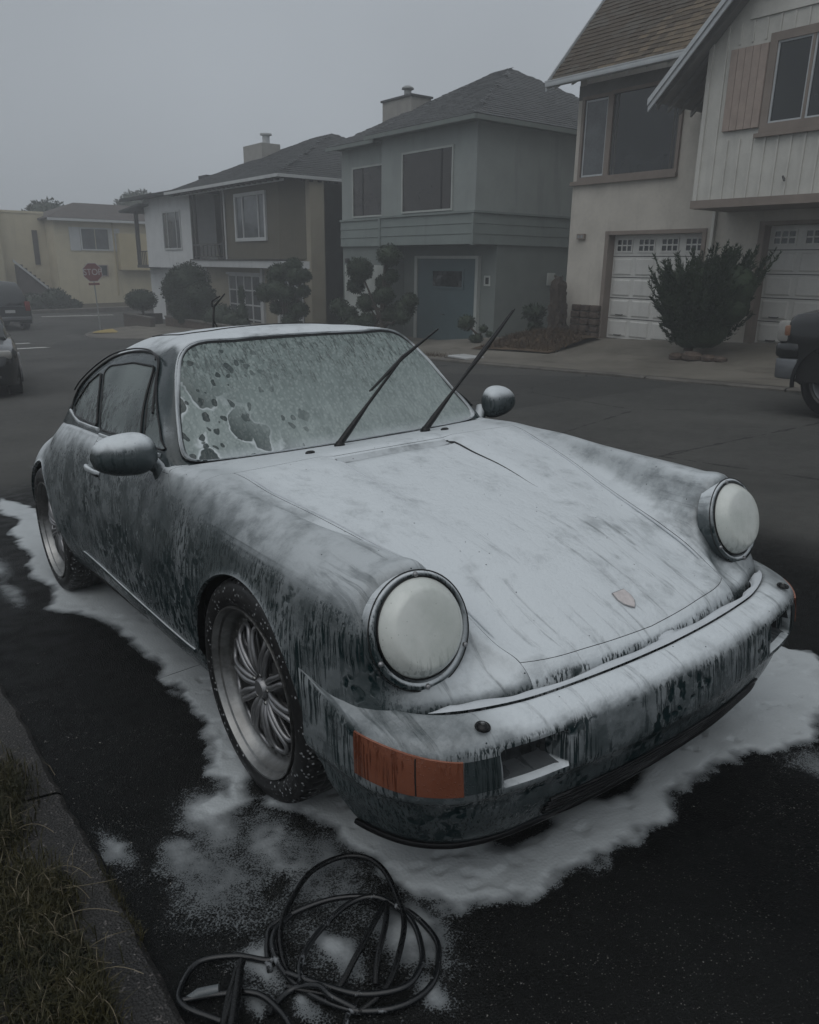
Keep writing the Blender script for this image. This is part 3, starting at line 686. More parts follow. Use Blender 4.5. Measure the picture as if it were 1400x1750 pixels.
for yy in np.arange(EF + .6, EF + 4, .35): MB().box(E1 - .22, E1 - .02, yy, yy + .12, EZ - .19, EZ - .13).build('rafter_tail', M_post, BH)
ch = MB().box(-33.0, -31.2, 15.3, 16.2, 4.6, 6.42).build('chimney', M_stk, BH)
MB().lathe([(.16, 0), (.16, .30), (.26, .32), (.26, .38), (0, .42)], 14, T(-31.35, 15.6, 6.42)).build('flue', M_wt, ch, smooth=40)
MB().box(-35.6, -34.7, 14.2, 14.7, 4.9, 5.32).build('roof_vent', M_dkroof, BH)
at_origin(BH)

# ---- white corner house beyond it
CH = thing('white_corner_house', 'white house with flat dark roof and small railed porch balcony at the street corner', 'house', T(-38, 13.5, -1.5))
M_wh = plain('white_stucco', (.52, .53, .53), .8, .06, 2)
b = MB(); b.box(-39.9, -33.96, 13.0, 22, 1.2, 4.45); b.box(-41.4, -39.9, 14.2, 22, 1.2, 4.3); b.box(-41.5, -33.96, 13.62, 22, -2.2, 1.2); b.build('wall', M_wh, CH)
MB().box(-41.6, -39.9, 12.98, 14.2, 1.15, 1.3).build('balcony_floor', M_post, CH)
window(CH, -37.3, -35.2, 2.1, 3.7, 13.0, M_wt, M_glass2, .08, .05, mull=(-36.8, -35.7)); window(CH, -41.2, -40.2, 2.0, 3.4, 14.2, M_wt, M_glass, .06, .04)
MB().box(-40.05, -39.88, 13.3, 14.0, 1.5, 3.7).build('balcony_door', M_glass, CH)
for xx in (-41.5, -41.2): MB().box(xx - .05, xx + .05, 13.0, 13.1, 1.3, 4.2).build('balcony_post', M_post, CH)
rl = MB(); rl.box(-41.5, -39.95, 13.0, 13.04, 1.95, 2.0); rl.build('balcony_rail', M_post, CH)
for xx in np.arange(-41.0, -40.0, .25): MB().box(xx - .02, xx + .02, 13.0, 13.04, 1.3, 1.95).build('baluster', M_post, CH)
slab(CH, 'roof', [(-41.5, 12.3, 4.52), (-33.9, 12.3, 4.52), (-33.9, 20, 5.6), (-41.5, 20, 5.6)], .14, M_dkroof)
slab(CH, 'porch_roof', [(-42.4, 12.5, 4.0), (-39.2, 12.5, 4.22), (-39.2, 15.5, 4.22), (-42.4, 15.5, 4.0)], .1, M_dkroof)
MB().box(-39.5, -38.0, 13.58, 13.62, -1.9, .32).build('garage_door', M_post, CH); MB().box(-37.0, -36.3, 13.58, 13.62, -1.6, -.1).build('entry_panel', M_wt, CH)
MB().tube([(-34.6, 14.5, 4.6), (-34.6, 14.5, 5.25)], .08, 8).build('vent_pipe', M_dkroof, CH)
at_origin(CH)

# ---- pale yellow house across the cross street, its front facing this way (+x)
YH = thing('yellow_house', 'pale yellow house with brown hipped roof and side staircase, across the cross street', 'house', T(-50, 13.5, -1))
M_yel = plain('pale_yellow_stucco', (.47, .42, .30), .85, .06, 1.5); M_yel2 = plain('yellow_panel', (.40, .34, .21), .8, .05, 2)
X0 = -50.0
b = MB(); b.box(-60, X0, 11.0, 22, -2.2, 3.85); b.box(-60, X0 - 2.0, 8.3, 11.0, -2.2, 4.15); b.build('wall', M_yel, YH)
b = MB(); b.box(X0, X0 + .6, 14.6, 19, .95, 3.1); b.build('bay_panel', M_yel2, YH)
def window_x(parent, y0, y1, z0, z1, x, frame, glass, fw=.08, mull=()):
    mb = MB(); mb.box(x - .02, x + .06, y0 - fw, y0, z0 - fw, z1 + fw); mb.box(x - .02, x + .06, y1, y1 + fw, z0 - fw, z1 + fw); mb.box(x - .02, x + .06, y0, y1, z1, z1 + fw); mb.box(x - .02, x + .06, y0, y1, z0 - fw, z0)
    f = mb.build('window', frame, parent); c = [y0, *mull, y1]
    for a, b_ in zip(c[:-1], c[1:]): MB().box(x - .01, x + .02, a + .02, b_ - .02, z0, z1).build('pane', glass, f)
    return f
window_x(YH, 12.55, 14.15, 2.15, 3.32, X0, M_wt, M_glass2, .08, (13.35,))
for a in (11.85, 14.25): MB().box(X0, X0 + .05, a, a + .6, 2.05, 3.4).build('shutter', M_wt, YH)
window_x(YH, 12.6, 13.9, .6, 1.2, X0, M_shut, M_glass, .05)
slab(YH, 'roof', [(X0 + .5, 10.6, 3.88), (X0 + .5, 22.4, 3.88), (X0 - 3.5, 18, 5.0), (X0 - 3.5, 13.2, 5.0)], .1, M_shT)
slab(YH, 'roof', [(X0 + .5, 10.6, 3.88), (X0 - 3.5, 13.2, 5.0), (-60, 10.6, 3.88)], .1, M_shT)
MB().box(X0 + .45, X0 + .55, 10.6, 22.4, 3.72, 3.86).build('gutter', M_wt, YH)
MB().box(-60, X0 - 1.95, 8.25, 11.0, 4.15, 4.28).build('parapet', M_yel, YH)
ch = MB().box(X0 - 1.9, X0 - 1.3, 7.3, 8.3, -2, 4.55).build('chimney', M_yel, YH); MB().box(X0 - 1.75, X0 - 1.45, 7.6, 8.0, 4.55, 5.05).build('flue', M_shT, ch)
for k in range(12): MB().box(X0 - 2 + k * 0, X0 - .8, 9.0 + k * .22, 9.22 + k * .22, -1.6, 1.2 - k * .2).build('stair_step', M_soil if 0 else M_shT, YH)
MB().prism([(8.7, 1.35), (8.7, 1.5), (11.2, -.75), (11.2, -.9)], 'x', X0 - .8, X0 - .7).build('stair_rail', M_wt, YH)
MB().box(X0 - 1.98, X0 - 1.93, 10.2, 10.5, 1.2, 3.2).build('side_door', M_shT, YH)
MB().tube([(X0 + .05, 14.45, -.6), (X0 + .05, 14.45, 3.8)], .05, 6).build('downpipe', M_yel2, YH)
at_origin(YH)
EH = thing('grey_edge_house', 'grey house with dark hipped roof, cut by the left edge beyond the parked dark vehicles', 'house', T(-52, 3, -1))
b = MB(); b.box(-60, X0, .5, 6.8, -2.2, 3.3); b.build('wall', plain('grey_stucco', (.26, .26, .25), .85, .06), EH)
slab(EH, 'roof', [(X0 + .4, .2, 3.3), (X0 + .4, 7.2, 3.3), (X0 - 3, 3.7, 5.1)], .1, M_dkroof); slab(EH, 'roof', [(X0 + .4, 7.2, 3.3), (-60, 7.2, 3.3), (X0 - 3, 3.7, 5.1)], .1, M_dkroof)
MB().box(X0 + .35, X0 + .45, .2, 7.2, 3.15, 3.28).build('gutter', M_wt, EH); MB().box(X0, X0 + .04, 5.4, 6.5, -1.3, .6).build('door', M_wt, EH)
at_origin(EH)
# ================================================================ THE FOAMED SPORTS CAR (road frame: x forward, y left, z up)
CAR = thing('sports_car', 'dark green rear-engined coupe covered in white soap foam, wipers raised, standing at the near kerb', 'car', RF.copy())
TEAL = (.0045, .016, .018)
def foam_mat(name, base=TEAL, side=.30, top=1.0, rough=.18, streak=1.0, patch=0.0, foamcol=(.575, .612, .633), metallic=0.0, thin=(.072, .086, .090), lo=.22, hi=.93, wing_thin=0, lowfade=1):
    """wet paint under soap foam: thick where the surface faces up, thin and run into drips where it is steep"""
    g = G(name); p = g.co; s = g.sep(p); pnt = s
    nrm = g.n('ShaderNodeTexCoord').outputs['Normal']; nz = g.sep(nrm)[2]
    n_big = g.noise(3.2, 5, rough=.6); n_mid = g.noise(14, 5, rough=.65); n_fine = g.noise(90, 3)
    up = g.ramp(g.math('ADD', nz, g.math('MULTIPLY', g.math('SUBTRACT', n_big, .5), .42)), lo, hi)
    # drips: tall thin noise running down the panel, in two widths
    d1 = g.noise(1, 3, g.vec((120, 120, 3.6)), .6, .25); d2 = g.noise(1, 3, g.vec((290, 290, 7.0), (4, 1, 0)), .6)
    gate = g.noise(1, 3, g.vec((7, 7, 4), (9, 3, 2)), .6)
    drip = g.math('MULTIPLY', g.ramp(g.math('ADD', g.math('MULTIPLY', d1, .62), g.math('MULTIPLY', d2, .38)), .505, .56), g.ramp(gate, .40, .52))
    drip = g.math('MULTIPLY', drip, streak)
    # torn patches where foam slid off: ragged cells, stretched downward
    wv = g.n('ShaderNodeVectorMath'); wv.operation = 'ADD'; g.l(g.vec((40, 40, 24)), wv.inputs[0])
    nv = g.n('ShaderNodeTexNoise'); nv.inputs['Scale'].default_value = 22; g.l(p, nv.inputs['Vector']); sc = g.n('ShaderNodeVectorMath'); sc.operation = 'SCALE'; sc.inputs[3].default_value = 1.6; g.l(nv.outputs['Color'], sc.inputs[0]); g.l(sc.outputs[0], wv.inputs[1])
    vc = g.vor(1, wv.outputs[0]); tear_gate = g.noise(1, 4, g.vec((4.2, 4.2, 5.2), (2.3, 1.1, 5.5)), .62)
    bandz = g.math('MULTIPLY', g.math('MULTIPLY', g.ramp(s[2], .30, .42), g.ramp(s[2], .66, .52)), g.math('MULTIPLY', g.ramp(s[0], -1.35, -1.0), g.ramp(s[0], .05, -.25)))
    tear_gate = g.math('ADD', tear_gate, g.math('MULTIPLY', bandz, .20))
    tear = g.math('MULTIPLY', g.ramp(vc, .60, .48), g.ramp(tear_gate, .575 - patch * .06, .63 - patch * .05))
    steep = g.ramp(nz, .55, .15)
    bare = g.math('MAXIMUM', g.math('MULTIPLY', drip, g.math('MULTIPLY', steep, .95)), g.math('MULTIPLY', tear, g.ramp(nz, .5, .05)))
    sidef = g.math('MULTIPLY', g.ramp(g.math('ADD', g.math('MULTIPLY', n_big, .6), g.math('MULTIPLY', n_mid, .4)), .30, .68, .45, 1.0), side)
    if lowfade < 1: sidef = g.math('MULTIPLY', sidef, g.ramp(s[2], .20, .44, lowfade, 1.0))
    topf = g.math('MULTIPLY', g.ramp(g.math('ADD', g.math('MULTIPLY', n_big, .5), g.math('MULTIPLY', n_mid, .5)), .30, .56, .68, 1.0), top)
    flow = g.math('MULTIPLY', g.ramp(g.noise(1, 4, g.vec((3.0, 30, 3), (0, 2, 1)), .65, .6), .52, .68), g.math('MULTIPLY', g.ramp(s[0], .05, .50), .24)); topf = g.math('MULTIPLY', topf, g.math('SUBTRACT', 1.0, flow))
    if wing_thin:
        wt = g.math('MULTIPLY', g.ramp(g.math('ABSOLUTE', s[1]), .47, .64), g.ramp(s[0], -.75, -.35)); topf = g.math('MULTIPLY', topf, g.math('SUBTRACT', 1.0, g.math('MULTIPLY', wt, wing_thin)))
    cov = g.math('MULTIPLY', g.math('ADD', g.math('MULTIPLY', up, topf), g.math('MULTIPLY', g.math('SUBTRACT', 1.0, up), sidef)), g.math('SUBTRACT', 1.0, bare), clamp=True)
    # pinholes of burst bubbles on the thick foam
    ph = g.ramp(g.vor(46), .105, .06); pg = g.ramp(g.sep(g.vor(46, out='Color'))[1], .82, .88)
    cov = g.math('MULTIPLY', cov, g.math('SUBTRACT', 1.0, g.math('MULTIPLY', g.math('MULTIPLY', ph, pg), .75)))
    c1 = g.mix(g.ramp(cov, 0, .40, smooth=False), base, thin); col = g.mix(g.ramp(cov, .30, .95), c1, foamcol)
    hgt = g.math('ADD', g.math('MULTIPLY', cov, 1.0), g.math('MULTIPLY', g.math('MULTIPLY', n_fine, cov), .22))
    hgt = g.math('ADD', hgt, g.math('MULTIPLY', g.math('MULTIPLY', n_mid, up), .55))
    bead = g.ramp(g.vor(130), .28, .05); hgt2 = g.math('ADD', hgt, g.math('MULTIPLY', g.math('MULTIPLY', bead, g.math('SUBTRACT', 1.0, cov)), .12))
    b = g.bump(hgt2, .7, .009)
    return g.fin(col, g.ramp(cov, .05, .7, rough * .7, .40), b, Metallic=metallic, Specular_IOR_Level=g.ramp(cov, 0, .6, .42, .5))
M_foam = foam_mat('foamed_paint', side=.50, lo=.12, hi=1.0, wing_thin=.30, patch=.3)
M_nose = foam_mat('foamed_nose_paint', side=.85, lo=-.15, hi=.72, wing_thin=.2)
M_foamroof = foam_mat('foamed_paint_roof', side=.17, lo=.62, hi=.99, patch=.6)
M_ring = foam_mat('headlight_ring_paint', side=.48, lo=.0, hi=.8, patch=.4)
M_foambump = foam_mat('foamed_bumper_paint', side=.66, patch=.6, streak=.9, lo=.04, hi=.90, lowfade=.55, wing_thin=.42)
M_mirfoam = foam_mat('foamed_mirror', side=.34, streak=.7, lo=.10, hi=.85, patch=.8)
g = G('foam_filled_lens'); nl = g.noise(7, 5, rough=.65); run_ = g.ramp(g.noise(1, 3, g.vec((70, 70, 5), (3, 3, 0)), .6), .52, .58); lowz = g.ramp(g.sep(g.co)[2], .64, .55)
c = g.mix(g.ramp(nl, .3, .7), (.46, .49, .455), (.60, .62, .59)); c = g.mix(g.math('MULTIPLY', g.math('MULTIPLY', run_, lowz), .55), c, (.16, .18, .165)); sp_ = g.ramp(g.vor(60), .10, .06); c = g.mix(g.math('MULTIPLY', sp_, .6), c, (.22, .24, .22))
M_foamlight = g.fin(c, .22, g.bump(g.math('ADD', nl, g.math('MULTIPLY', g.noise(60, 3), .3)), .35, .004), Specular_IOR_Level=.6)
M_rubber = plain('wet_black_rubber', (.005, .005, .0055), .34, .3, 20, .3, .002, 90, Specular_IOR_Level=.3)
M_gap = plain('gap_shadow_seal', (.004, .005, .005), .6)
M_well = plain('wheel_well', (.004, .004, .004), .9)
M_chrome = plain('wet_rim_lip', (.27, .27, .265), .42, .35, 10, .05, .001, 100, Metallic=1.0)
M_spoke = plain('wet_wheel_silver', (.27, .27, .275), .42, .2, 15, .1, .001, 100, Metallic=.85)
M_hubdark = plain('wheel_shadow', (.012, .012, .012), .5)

g = G('foam_on_glass')
s = g.sep(g.co); yy = s[1]
# film of foam on the windscreen: droplets at the top, smooth grey green film, big tears low on the passenger side
nb = g.noise(5, 4, rough=.6); drops = g.ramp(g.vor(58, g.vec((1.25, 1.25, .8))), .50, .30)
film = g.ramp(nb, .28, .66, .55, 1.0)
topclear = g.ramp(g.math('ADD', s[2], g.math('MULTIPLY', g.noise(9, 4, rough=.7), .34)), 1.18, 1.38)
run = g.ramp(g.noise(1, 5, g.vec((20, 80, 16), (1, 0, 3)), .75, .3), .49, .60)
cl = g.math('MULTIPLY', topclear, run)
wv = g.n('ShaderNodeVectorMath'); wv.operation = 'ADD'; g.l(g.vec((1, 11, 9)), wv.inputs[0])
nv = g.n('ShaderNodeTexNoise'); nv.inputs['Scale'].default_value = 14; g.l(g.co, nv.inputs['Vector']); sc_ = g.n('ShaderNodeVectorMath'); sc_.operation = 'SCALE'; sc_.inputs[3].default_value = .55; g.l(nv.outputs['Color'], sc_.inputs[0]); g.l(sc_.outputs[0], wv.inputs[1])
big = g.vor(1.0, wv.outputs[0]); v2v = g.n('ShaderNodeVectorMath'); v2v.operation = 'SCALE'; v2v.inputs[3].default_value = 2.6; g.l(wv.outputs[0], v2v.inputs[0]); small = g.vor(1.0, v2v.outputs[0])
corner = g.ramp(g.math('ADD', yy, g.math('MULTIPLY', s[2], 1.0)), .72, .42)    # grows to the low passenger corner
midc = g.ramp(g.math('ADD', yy, g.math('MULTIPLY', g.noise(4, 2), .5)), .22, -.18)
t1 = g.math('MULTIPLY', g.ramp(big, .54, .50), corner); t2 = g.math('MULTIPLY', g.math('MULTIPLY', g.ramp(small, .34, .30), midc), g.ramp(g.sep(g.vor(1.0, v2v.outputs[0], out='Color'))[0], .34, .38))
tear = g.math('MAXIMUM', t1, t2)
rim_ = g.math('MULTIPLY', g.ramp(big, .62, .54), g.math('SUBTRACT', 1.0, g.ramp(big, .54, .50))); rim_ = g.math('MULTIPLY', rim_, corner)
streak = g.noise(1, 3, g.vec((20, 55, 7), (2, 0, 0)), .6, .4); film = g.math('ADD', g.math('MULTIPLY', film, .6), g.math('MULTIPLY', g.ramp(streak, .35, .65), .30), clamp=True)
zf = g.ramp(g.math('ADD', s[2], g.math('MULTIPLY', g.noise(2.2, 3), .25)), 1.34, .98)
c = g.mix(film, (.095, .125, .12), g.mix(zf, (.20, .245, .235), (.30, .345, .335))); c = g.mix(g.math('MULTIPLY', drops, .35), c, (.34, .385, .375)); c = g.mix(rim_, c, (.50, .54, .55))
low = g.ramp(s[2], .90, .86); c = g.mix(g.math('MULTIPLY', low, .5), c, (.50, .54, .56))
bare = g.math('MAXIMUM', tear, cl); c = g.mix(g.math('MAXIMUM', g.math('MULTIPLY', tear, .93), g.math('MULTIPLY', cl, .62)), c, (.014, .026, .025))
h = g.math('SUBTRACT', g.math('ADD', g.math('MULTIPLY', drops, .35), g.math('MULTIPLY', film, .2)), g.math('MULTIPLY', bare, .8))
M_wglass = g.fin(c, g.mixf(bare, .42, .07), g.bump(h, .5, .006), Specular_IOR_Level=.5)
g = G('side_glass_foam')
s = g.sep(g.co)
run = g.ramp(g.noise(1, 3, g.vec((42, 42, 5)), .6, .4), .44, .60); lowf = g.ramp(s[2], 1.10, 1.02)
bareg = g.math('MULTIPLY', g.math('MULTIPLY', run, lowf), g.ramp(g.noise(5, 3), .38, .55)); fine = g.ramp(g.vor(120), .4, .2)
c = g.mix(g.ramp(g.noise(4, 4), .3, .7), (.05, .066, .064), (.13, .155, .15)); c = g.mix(g.math('MULTIPLY', fine, .25), c, (.17, .2, .2))
c = g.mix(g.math('MULTIPLY', g.ramp(s[2], .955, .89), .6), c, (.22, .25, .26)); c = g.mix(bareg, c, (.008, .012, .012))
M_sglass = g.fin(c, g.mixf(bareg, .3, .06), g.bump(g.math('SUBTRACT', g.math('MULTIPLY', fine, .3), bareg), .4, .004))

# ---- spline helpers
def hermite_rows(P, t, tn):
    """C1 spline through P (n, ..., 3) at params t (n,), evaluated at tn"""
    P = np.asarray(P, float); n = len(t); d = np.zeros_like(P); h = np.diff(t)
    s_ = (P[1:] - P[:-1]) / h.reshape(-1, *([1] * (P.ndim - 1)))
    for i in range(1, n - 1): d[i] = (s_[i - 1] * h[i] + s_[i] * h[i - 1]) / (h[i] + h[i - 1])
    d[0] = 1.5 * s_[0] - .5 * d[1]; d[-1] = 1.5 * s_[-1] - .5 * d[-2]
    idx = np.clip(np.searchsorted(t, tn, side='right') - 1, 0, n - 2); hh = h[idx]; q = (tn - t[idx]) / hh
    sh = (-1, *([1] * (P.ndim - 1))); q = q.reshape(sh); hh = hh.reshape(sh)
    return (2 * q**3 - 3 * q**2 + 1) * P[idx] + (q**3 - 2 * q**2 + q) * hh * d[idx] + (-2 * q**3 + 3 * q**2) * P[idx + 1] + (q**3 - q**2) * hh * d[idx + 1]
def chord(P):
    """mean chord-length parameter along axis 0 (P: n, m, 3)"""
    d = np.linalg.norm(np.diff(P, axis=0), axis=2).mean(1); return np.concatenate([[0], np.cumsum(np.maximum(d, .004))])

# ---- lower body: stations (rear to nose) x feature lines (sill to centre)
# lines: 0 rocker bottom, 1 lower side, 2 widest, 3 upper side, 4 outer crest, 5 crest/belt, 6 inner fender, 7 bonnet edge, 8 mid, 9 centre
BODY = [
 [(-3.20,.54,.22),(-3.26,.54,.34),(-3.28,.52,.46),(-3.26,.49,.56),(-3.22,.46,.62),(-3.18,.44,.64),(-3.17,.38,.645),(-3.16,.30,.65),(-3.16,.16,.65),(-3.16,0,.65)],
 [(-3.02,.66,.22),(-3.04,.68,.34),(-3.04,.68,.46),(-3.02,.64,.56),(-3.0,.58,.63),(-2.98,.52,.675),(-2.98,.46,.695),(-2.98,.40,.71),(-2.98,.2,.715),(-2.98,0,.715)],
 [(-2.78,.71,.22),(-2.78,.73,.34),(-2.78,.735,.46),(-2.78,.705,.58),(-2.78,.65,.66),(-2.78,.57,.725),(-2.78,.50,.765),(-2.78,.42,.80),(-2.78,.2,.81),(-2.78,0,.812)],
 [(-2.50,.775,.22),(-2.50,.775,.34),(-2.50,.788,.50),(-2.50,.762,.63),(-2.50,.705,.72),(-2.50,.61,.785),(-2.50,.545,.835),(-2.50,.46,.875),(-2.50,.22,.885),(-2.50,0,.888)],
 [(-2.20,.775,.22),(-2.20,.803,.34),(-2.20,.814,.50),(-2.20,.796,.64),(-2.20,.745,.74),(-2.20,.69,.825),(-2.20,.64,.868),(-2.20,.52,.88),(-2.20,.3,.88),(-2.20,0,.88)],
 [(-1.90,.76,.24),(-1.90,.802,.36),(-1.90,.818,.50),(-1.90,.806,.65),(-1.90,.768,.765),(-1.90,.715,.855),(-1.90,.675,.885),(-1.90,.55,.88),(-1.90,.3,.87),(-1.90,0,.87)],
 [(-1.60,.752,.25),(-1.60,.787,.36),(-1.60,.803,.50),(-1.60,.798,.655),(-1.60,.766,.78),(-1.60,.722,.865),(-1.60,.685,.890),(-1.60,.55,.88),(-1.60,.3,.87),(-1.60,0,.87)],
 [(-1.43,.75,.25),(-1.43,.785,.355),(-1.43,.80,.50),(-1.425,.795,.655),(-1.415,.765,.78),(-1.40,.724,.866),(-1.40,.69,.889),(-1.40,.55,.88),(-1.40,.3,.87),(-1.40,0,.87)],
 [(-.95,.752,.24),(-.95,.788,.34),(-.95,.802,.50),(-.95,.795,.655),(-.97,.765,.775),(-1.0,.725,.86),(-1.0,.69,.882),(-1.0,.55,.875),(-1.0,.3,.865),(-1.0,0,.865)],
 [(-.42,.752,.235),(-.42,.788,.325),(-.42,.803,.48),(-.445,.793,.62),(-.50,.762,.745),(-.61,.718,.843),(-.62,.690,.857),(-.62,.640,.858),(-.59,.34,.858),(-.575,0,.858)],
 [(-.33,.750,.235),(-.33,.786,.325),(-.33,.800,.48),(-.35,.790,.64),(-.37,.757,.765),(-.385,.700,.842),(-.37,.650,.862),(-.365,.600,.862),(-.362,.28,.868),(-.36,0,.871)],
 [(-.18,.748,.235),(-.18,.782,.325),(-.18,.797,.48),(-.18,.790,.64),(-.18,.757,.765),(-.18,.680,.840),(-.18,.622,.828),(-.18,.572,.822),(-.18,.27,.834),(-.18,0,.838)],
 [(.00,.748,.235),(.00,.780,.325),(.00,.794,.48),(.00,.789,.63),(.00,.757,.755),(.00,.648,.826),(.00,.592,.786),(.00,.529,.781),(.00,.25,.795),(.00,0,.800)],
 [(.20,.748,.235),(.20,.780,.325),(.20,.795,.48),(.20,.790,.62),(.20,.755,.745),(.20,.622,.807),(.20,.548,.732),(.20,.477,.726),(.20,.23,.742),(.20,0,.747)],
 [(.32,.748,.235),(.32,.78,.325),(.32,.796,.48),(.32,.790,.62),(.33,.752,.742),(.34,.598,.798),(.34,.517,.712),(.33,.447,.692),(.33,.22,.704),(.33,0,.708)],
 [(.40,.742,.235),(.40,.775,.325),(.39,.79,.48),(.39,.787,.62),(.43,.746,.735),(.47,.584,.787),(.46,.500,.692),(.45,.438,.650),(.46,.22,.659),(.47,0,.662)],
 [(.46,.735,.235),(.46,.768,.325),(.46,.784,.46),(.455,.780,.60),(.505,.748,.715),(.552,.590,.778),(.530,.497,.680),(.55,.434,.606),(.57,.22,.612),(.585,0,.612)],
 [(.50,.728,.235),(.50,.760,.325),(.50,.775,.45),(.51,.768,.57),(.556,.748,.65),(.583,.618,.660),(.572,.497,.620),(.62,.426,.568),(.66,.215,.570),(.675,0,.566)],
 [(.54,.718,.235),(.54,.748,.325),(.54,.762,.43),(.555,.752,.53),(.590,.714,.545),(.608,.618,.550),(.620,.505,.535),(.685,.410,.538),(.728,.21,.532),(.742,0,.526)],
 [(.58,.700,.235),(.58,.725,.325),(.58,.738,.41),(.605,.728,.48),(.625,.700,.487),(.655,.622,.495),(.690,.505,.497),(.722,.41,.500),(.752,.21,.500),(.765,0,.500)],
 [(.60,.68,.235),(.60,.70,.30),(.60,.71,.36),(.62,.70,.40),(.64,.68,.40),(.66,.615,.40),(.70,.50,.40),(.73,.41,.40),(.755,.21,.40),(.768,0,.40)],
]
Pb = np.array(BODY, float); NS, NK = Pb.shape[:2]
tb = chord(Pb); tk = np.arange(NK, dtype=float)
per = np.maximum(2, np.round(np.diff(tb) / .020).astype(int)); per[14:] = np.maximum(per[14:], 5)
un = np.concatenate([np.linspace(tb[i], tb[i + 1], per[i], endpoint=False) for i in range(NS - 1)] + [[tb[-1]]])
cum = np.concatenate([[0], np.cumsum(per)])
Pu = hermite_rows(Pb, tb, un)                                  # dense along the car
NV = 7                                                         # rows per feature interval
vn = np.linspace(0, NK - 1, (NK - 1) * NV + 1)
# chord-based parameter across, per whole net
tv = np.concatenate([[0], np.cumsum(np.linalg.norm(np.diff(Pb, axis=1), axis=2).mean(0))])
vq = np.concatenate([np.linspace(tv[i], tv[i + 1], NV, endpoint=False) for i in range(NK - 1)] + [[tv[-1]]])
D = hermite_rows(np.swapaxes(Pu, 0, 1), tv, vq); D = np.swapaxes(D, 0, 1).copy()    # (u, v, 3)
# bonnet: shallow sunk centre panel behind, grille trough at its rear edge, faint front flutes
X, Y, Z = D[..., 0], D[..., 1], D[..., 2]
band = sst(-.372, -.35, X) * (1 - sst(.05, .42, X)) * (1 - sst(.236, .262, Y)); Z -= .015 * band
Z -= .012 * sst(-.356, -.345, X) * (1 - sst(-.315, -.30, X)) * (1 - sst(.228, .245, Y))
# swollen foam bead along the bonnet's front and side edge
# wheel arches
for cx, rr, cz in ((.012, .343, .320), (-2.262, .352, .325)):
    for i in range(D.shape[0]):
        col_ = D[i, :4 * NV + 1]; inside = (col_[:, 0] - cx) ** 2 + (col_[:, 2] - cz) ** 2 < rr * rr
        inside |= (abs(col_[:, 0] - cx) < rr * .985) & (col_[:, 2] < cz)
        if not inside.any(): continue
        k = np.nonzero(inside)[0].max(); a, b = col_[k].copy(), col_[k + 1].copy()
        for _ in range(20):
            m_ = (a + b) / 2
            if (m_[0] - cx) ** 2 + (m_[2] - cz) ** 2 < rr * rr or (abs(m_[0] - cx) < rr * .985 and m_[2] < cz): a = m_
            else: b = m_
        s0 = k + (np.linalg.norm(b - col_[k]) / max(np.linalg.norm(col_[k + 1] - col_[k]), 1e-9)); s0 = min(s0, k + 1)
        q = np.linspace(s0, 4 * NV, 4 * NV + 1); kk = np.clip(q.astype(int), 0, 4 * NV - 1); fr = (q - kk)[:, None]
        new = col_[kk] * (1 - fr) + col_[kk + 1] * fr
        D[i, :4 * NV + 1] = new
        # lip flare
        e = np.exp(-np.linspace(0, 1, 4 * NV + 1) * 9)[:, None]; D[i, :4 * NV + 1, 1:2] += .006 * e
nu, nv_ = D.shape[:2]
def grid_normals(P, sgn_axis):
    du = np.gradient(P, axis=0); dv = np.gradient(P, axis=1); n_ = np.cross(du, dv)
    return n_ / np.maximum(np.linalg.norm(n_, axis=2, keepdims=True), 1e-12)
DN = grid_normals(D, 1)
if DN[int(cum[8]), 2 * NV, 1] < 0: DN = -DN
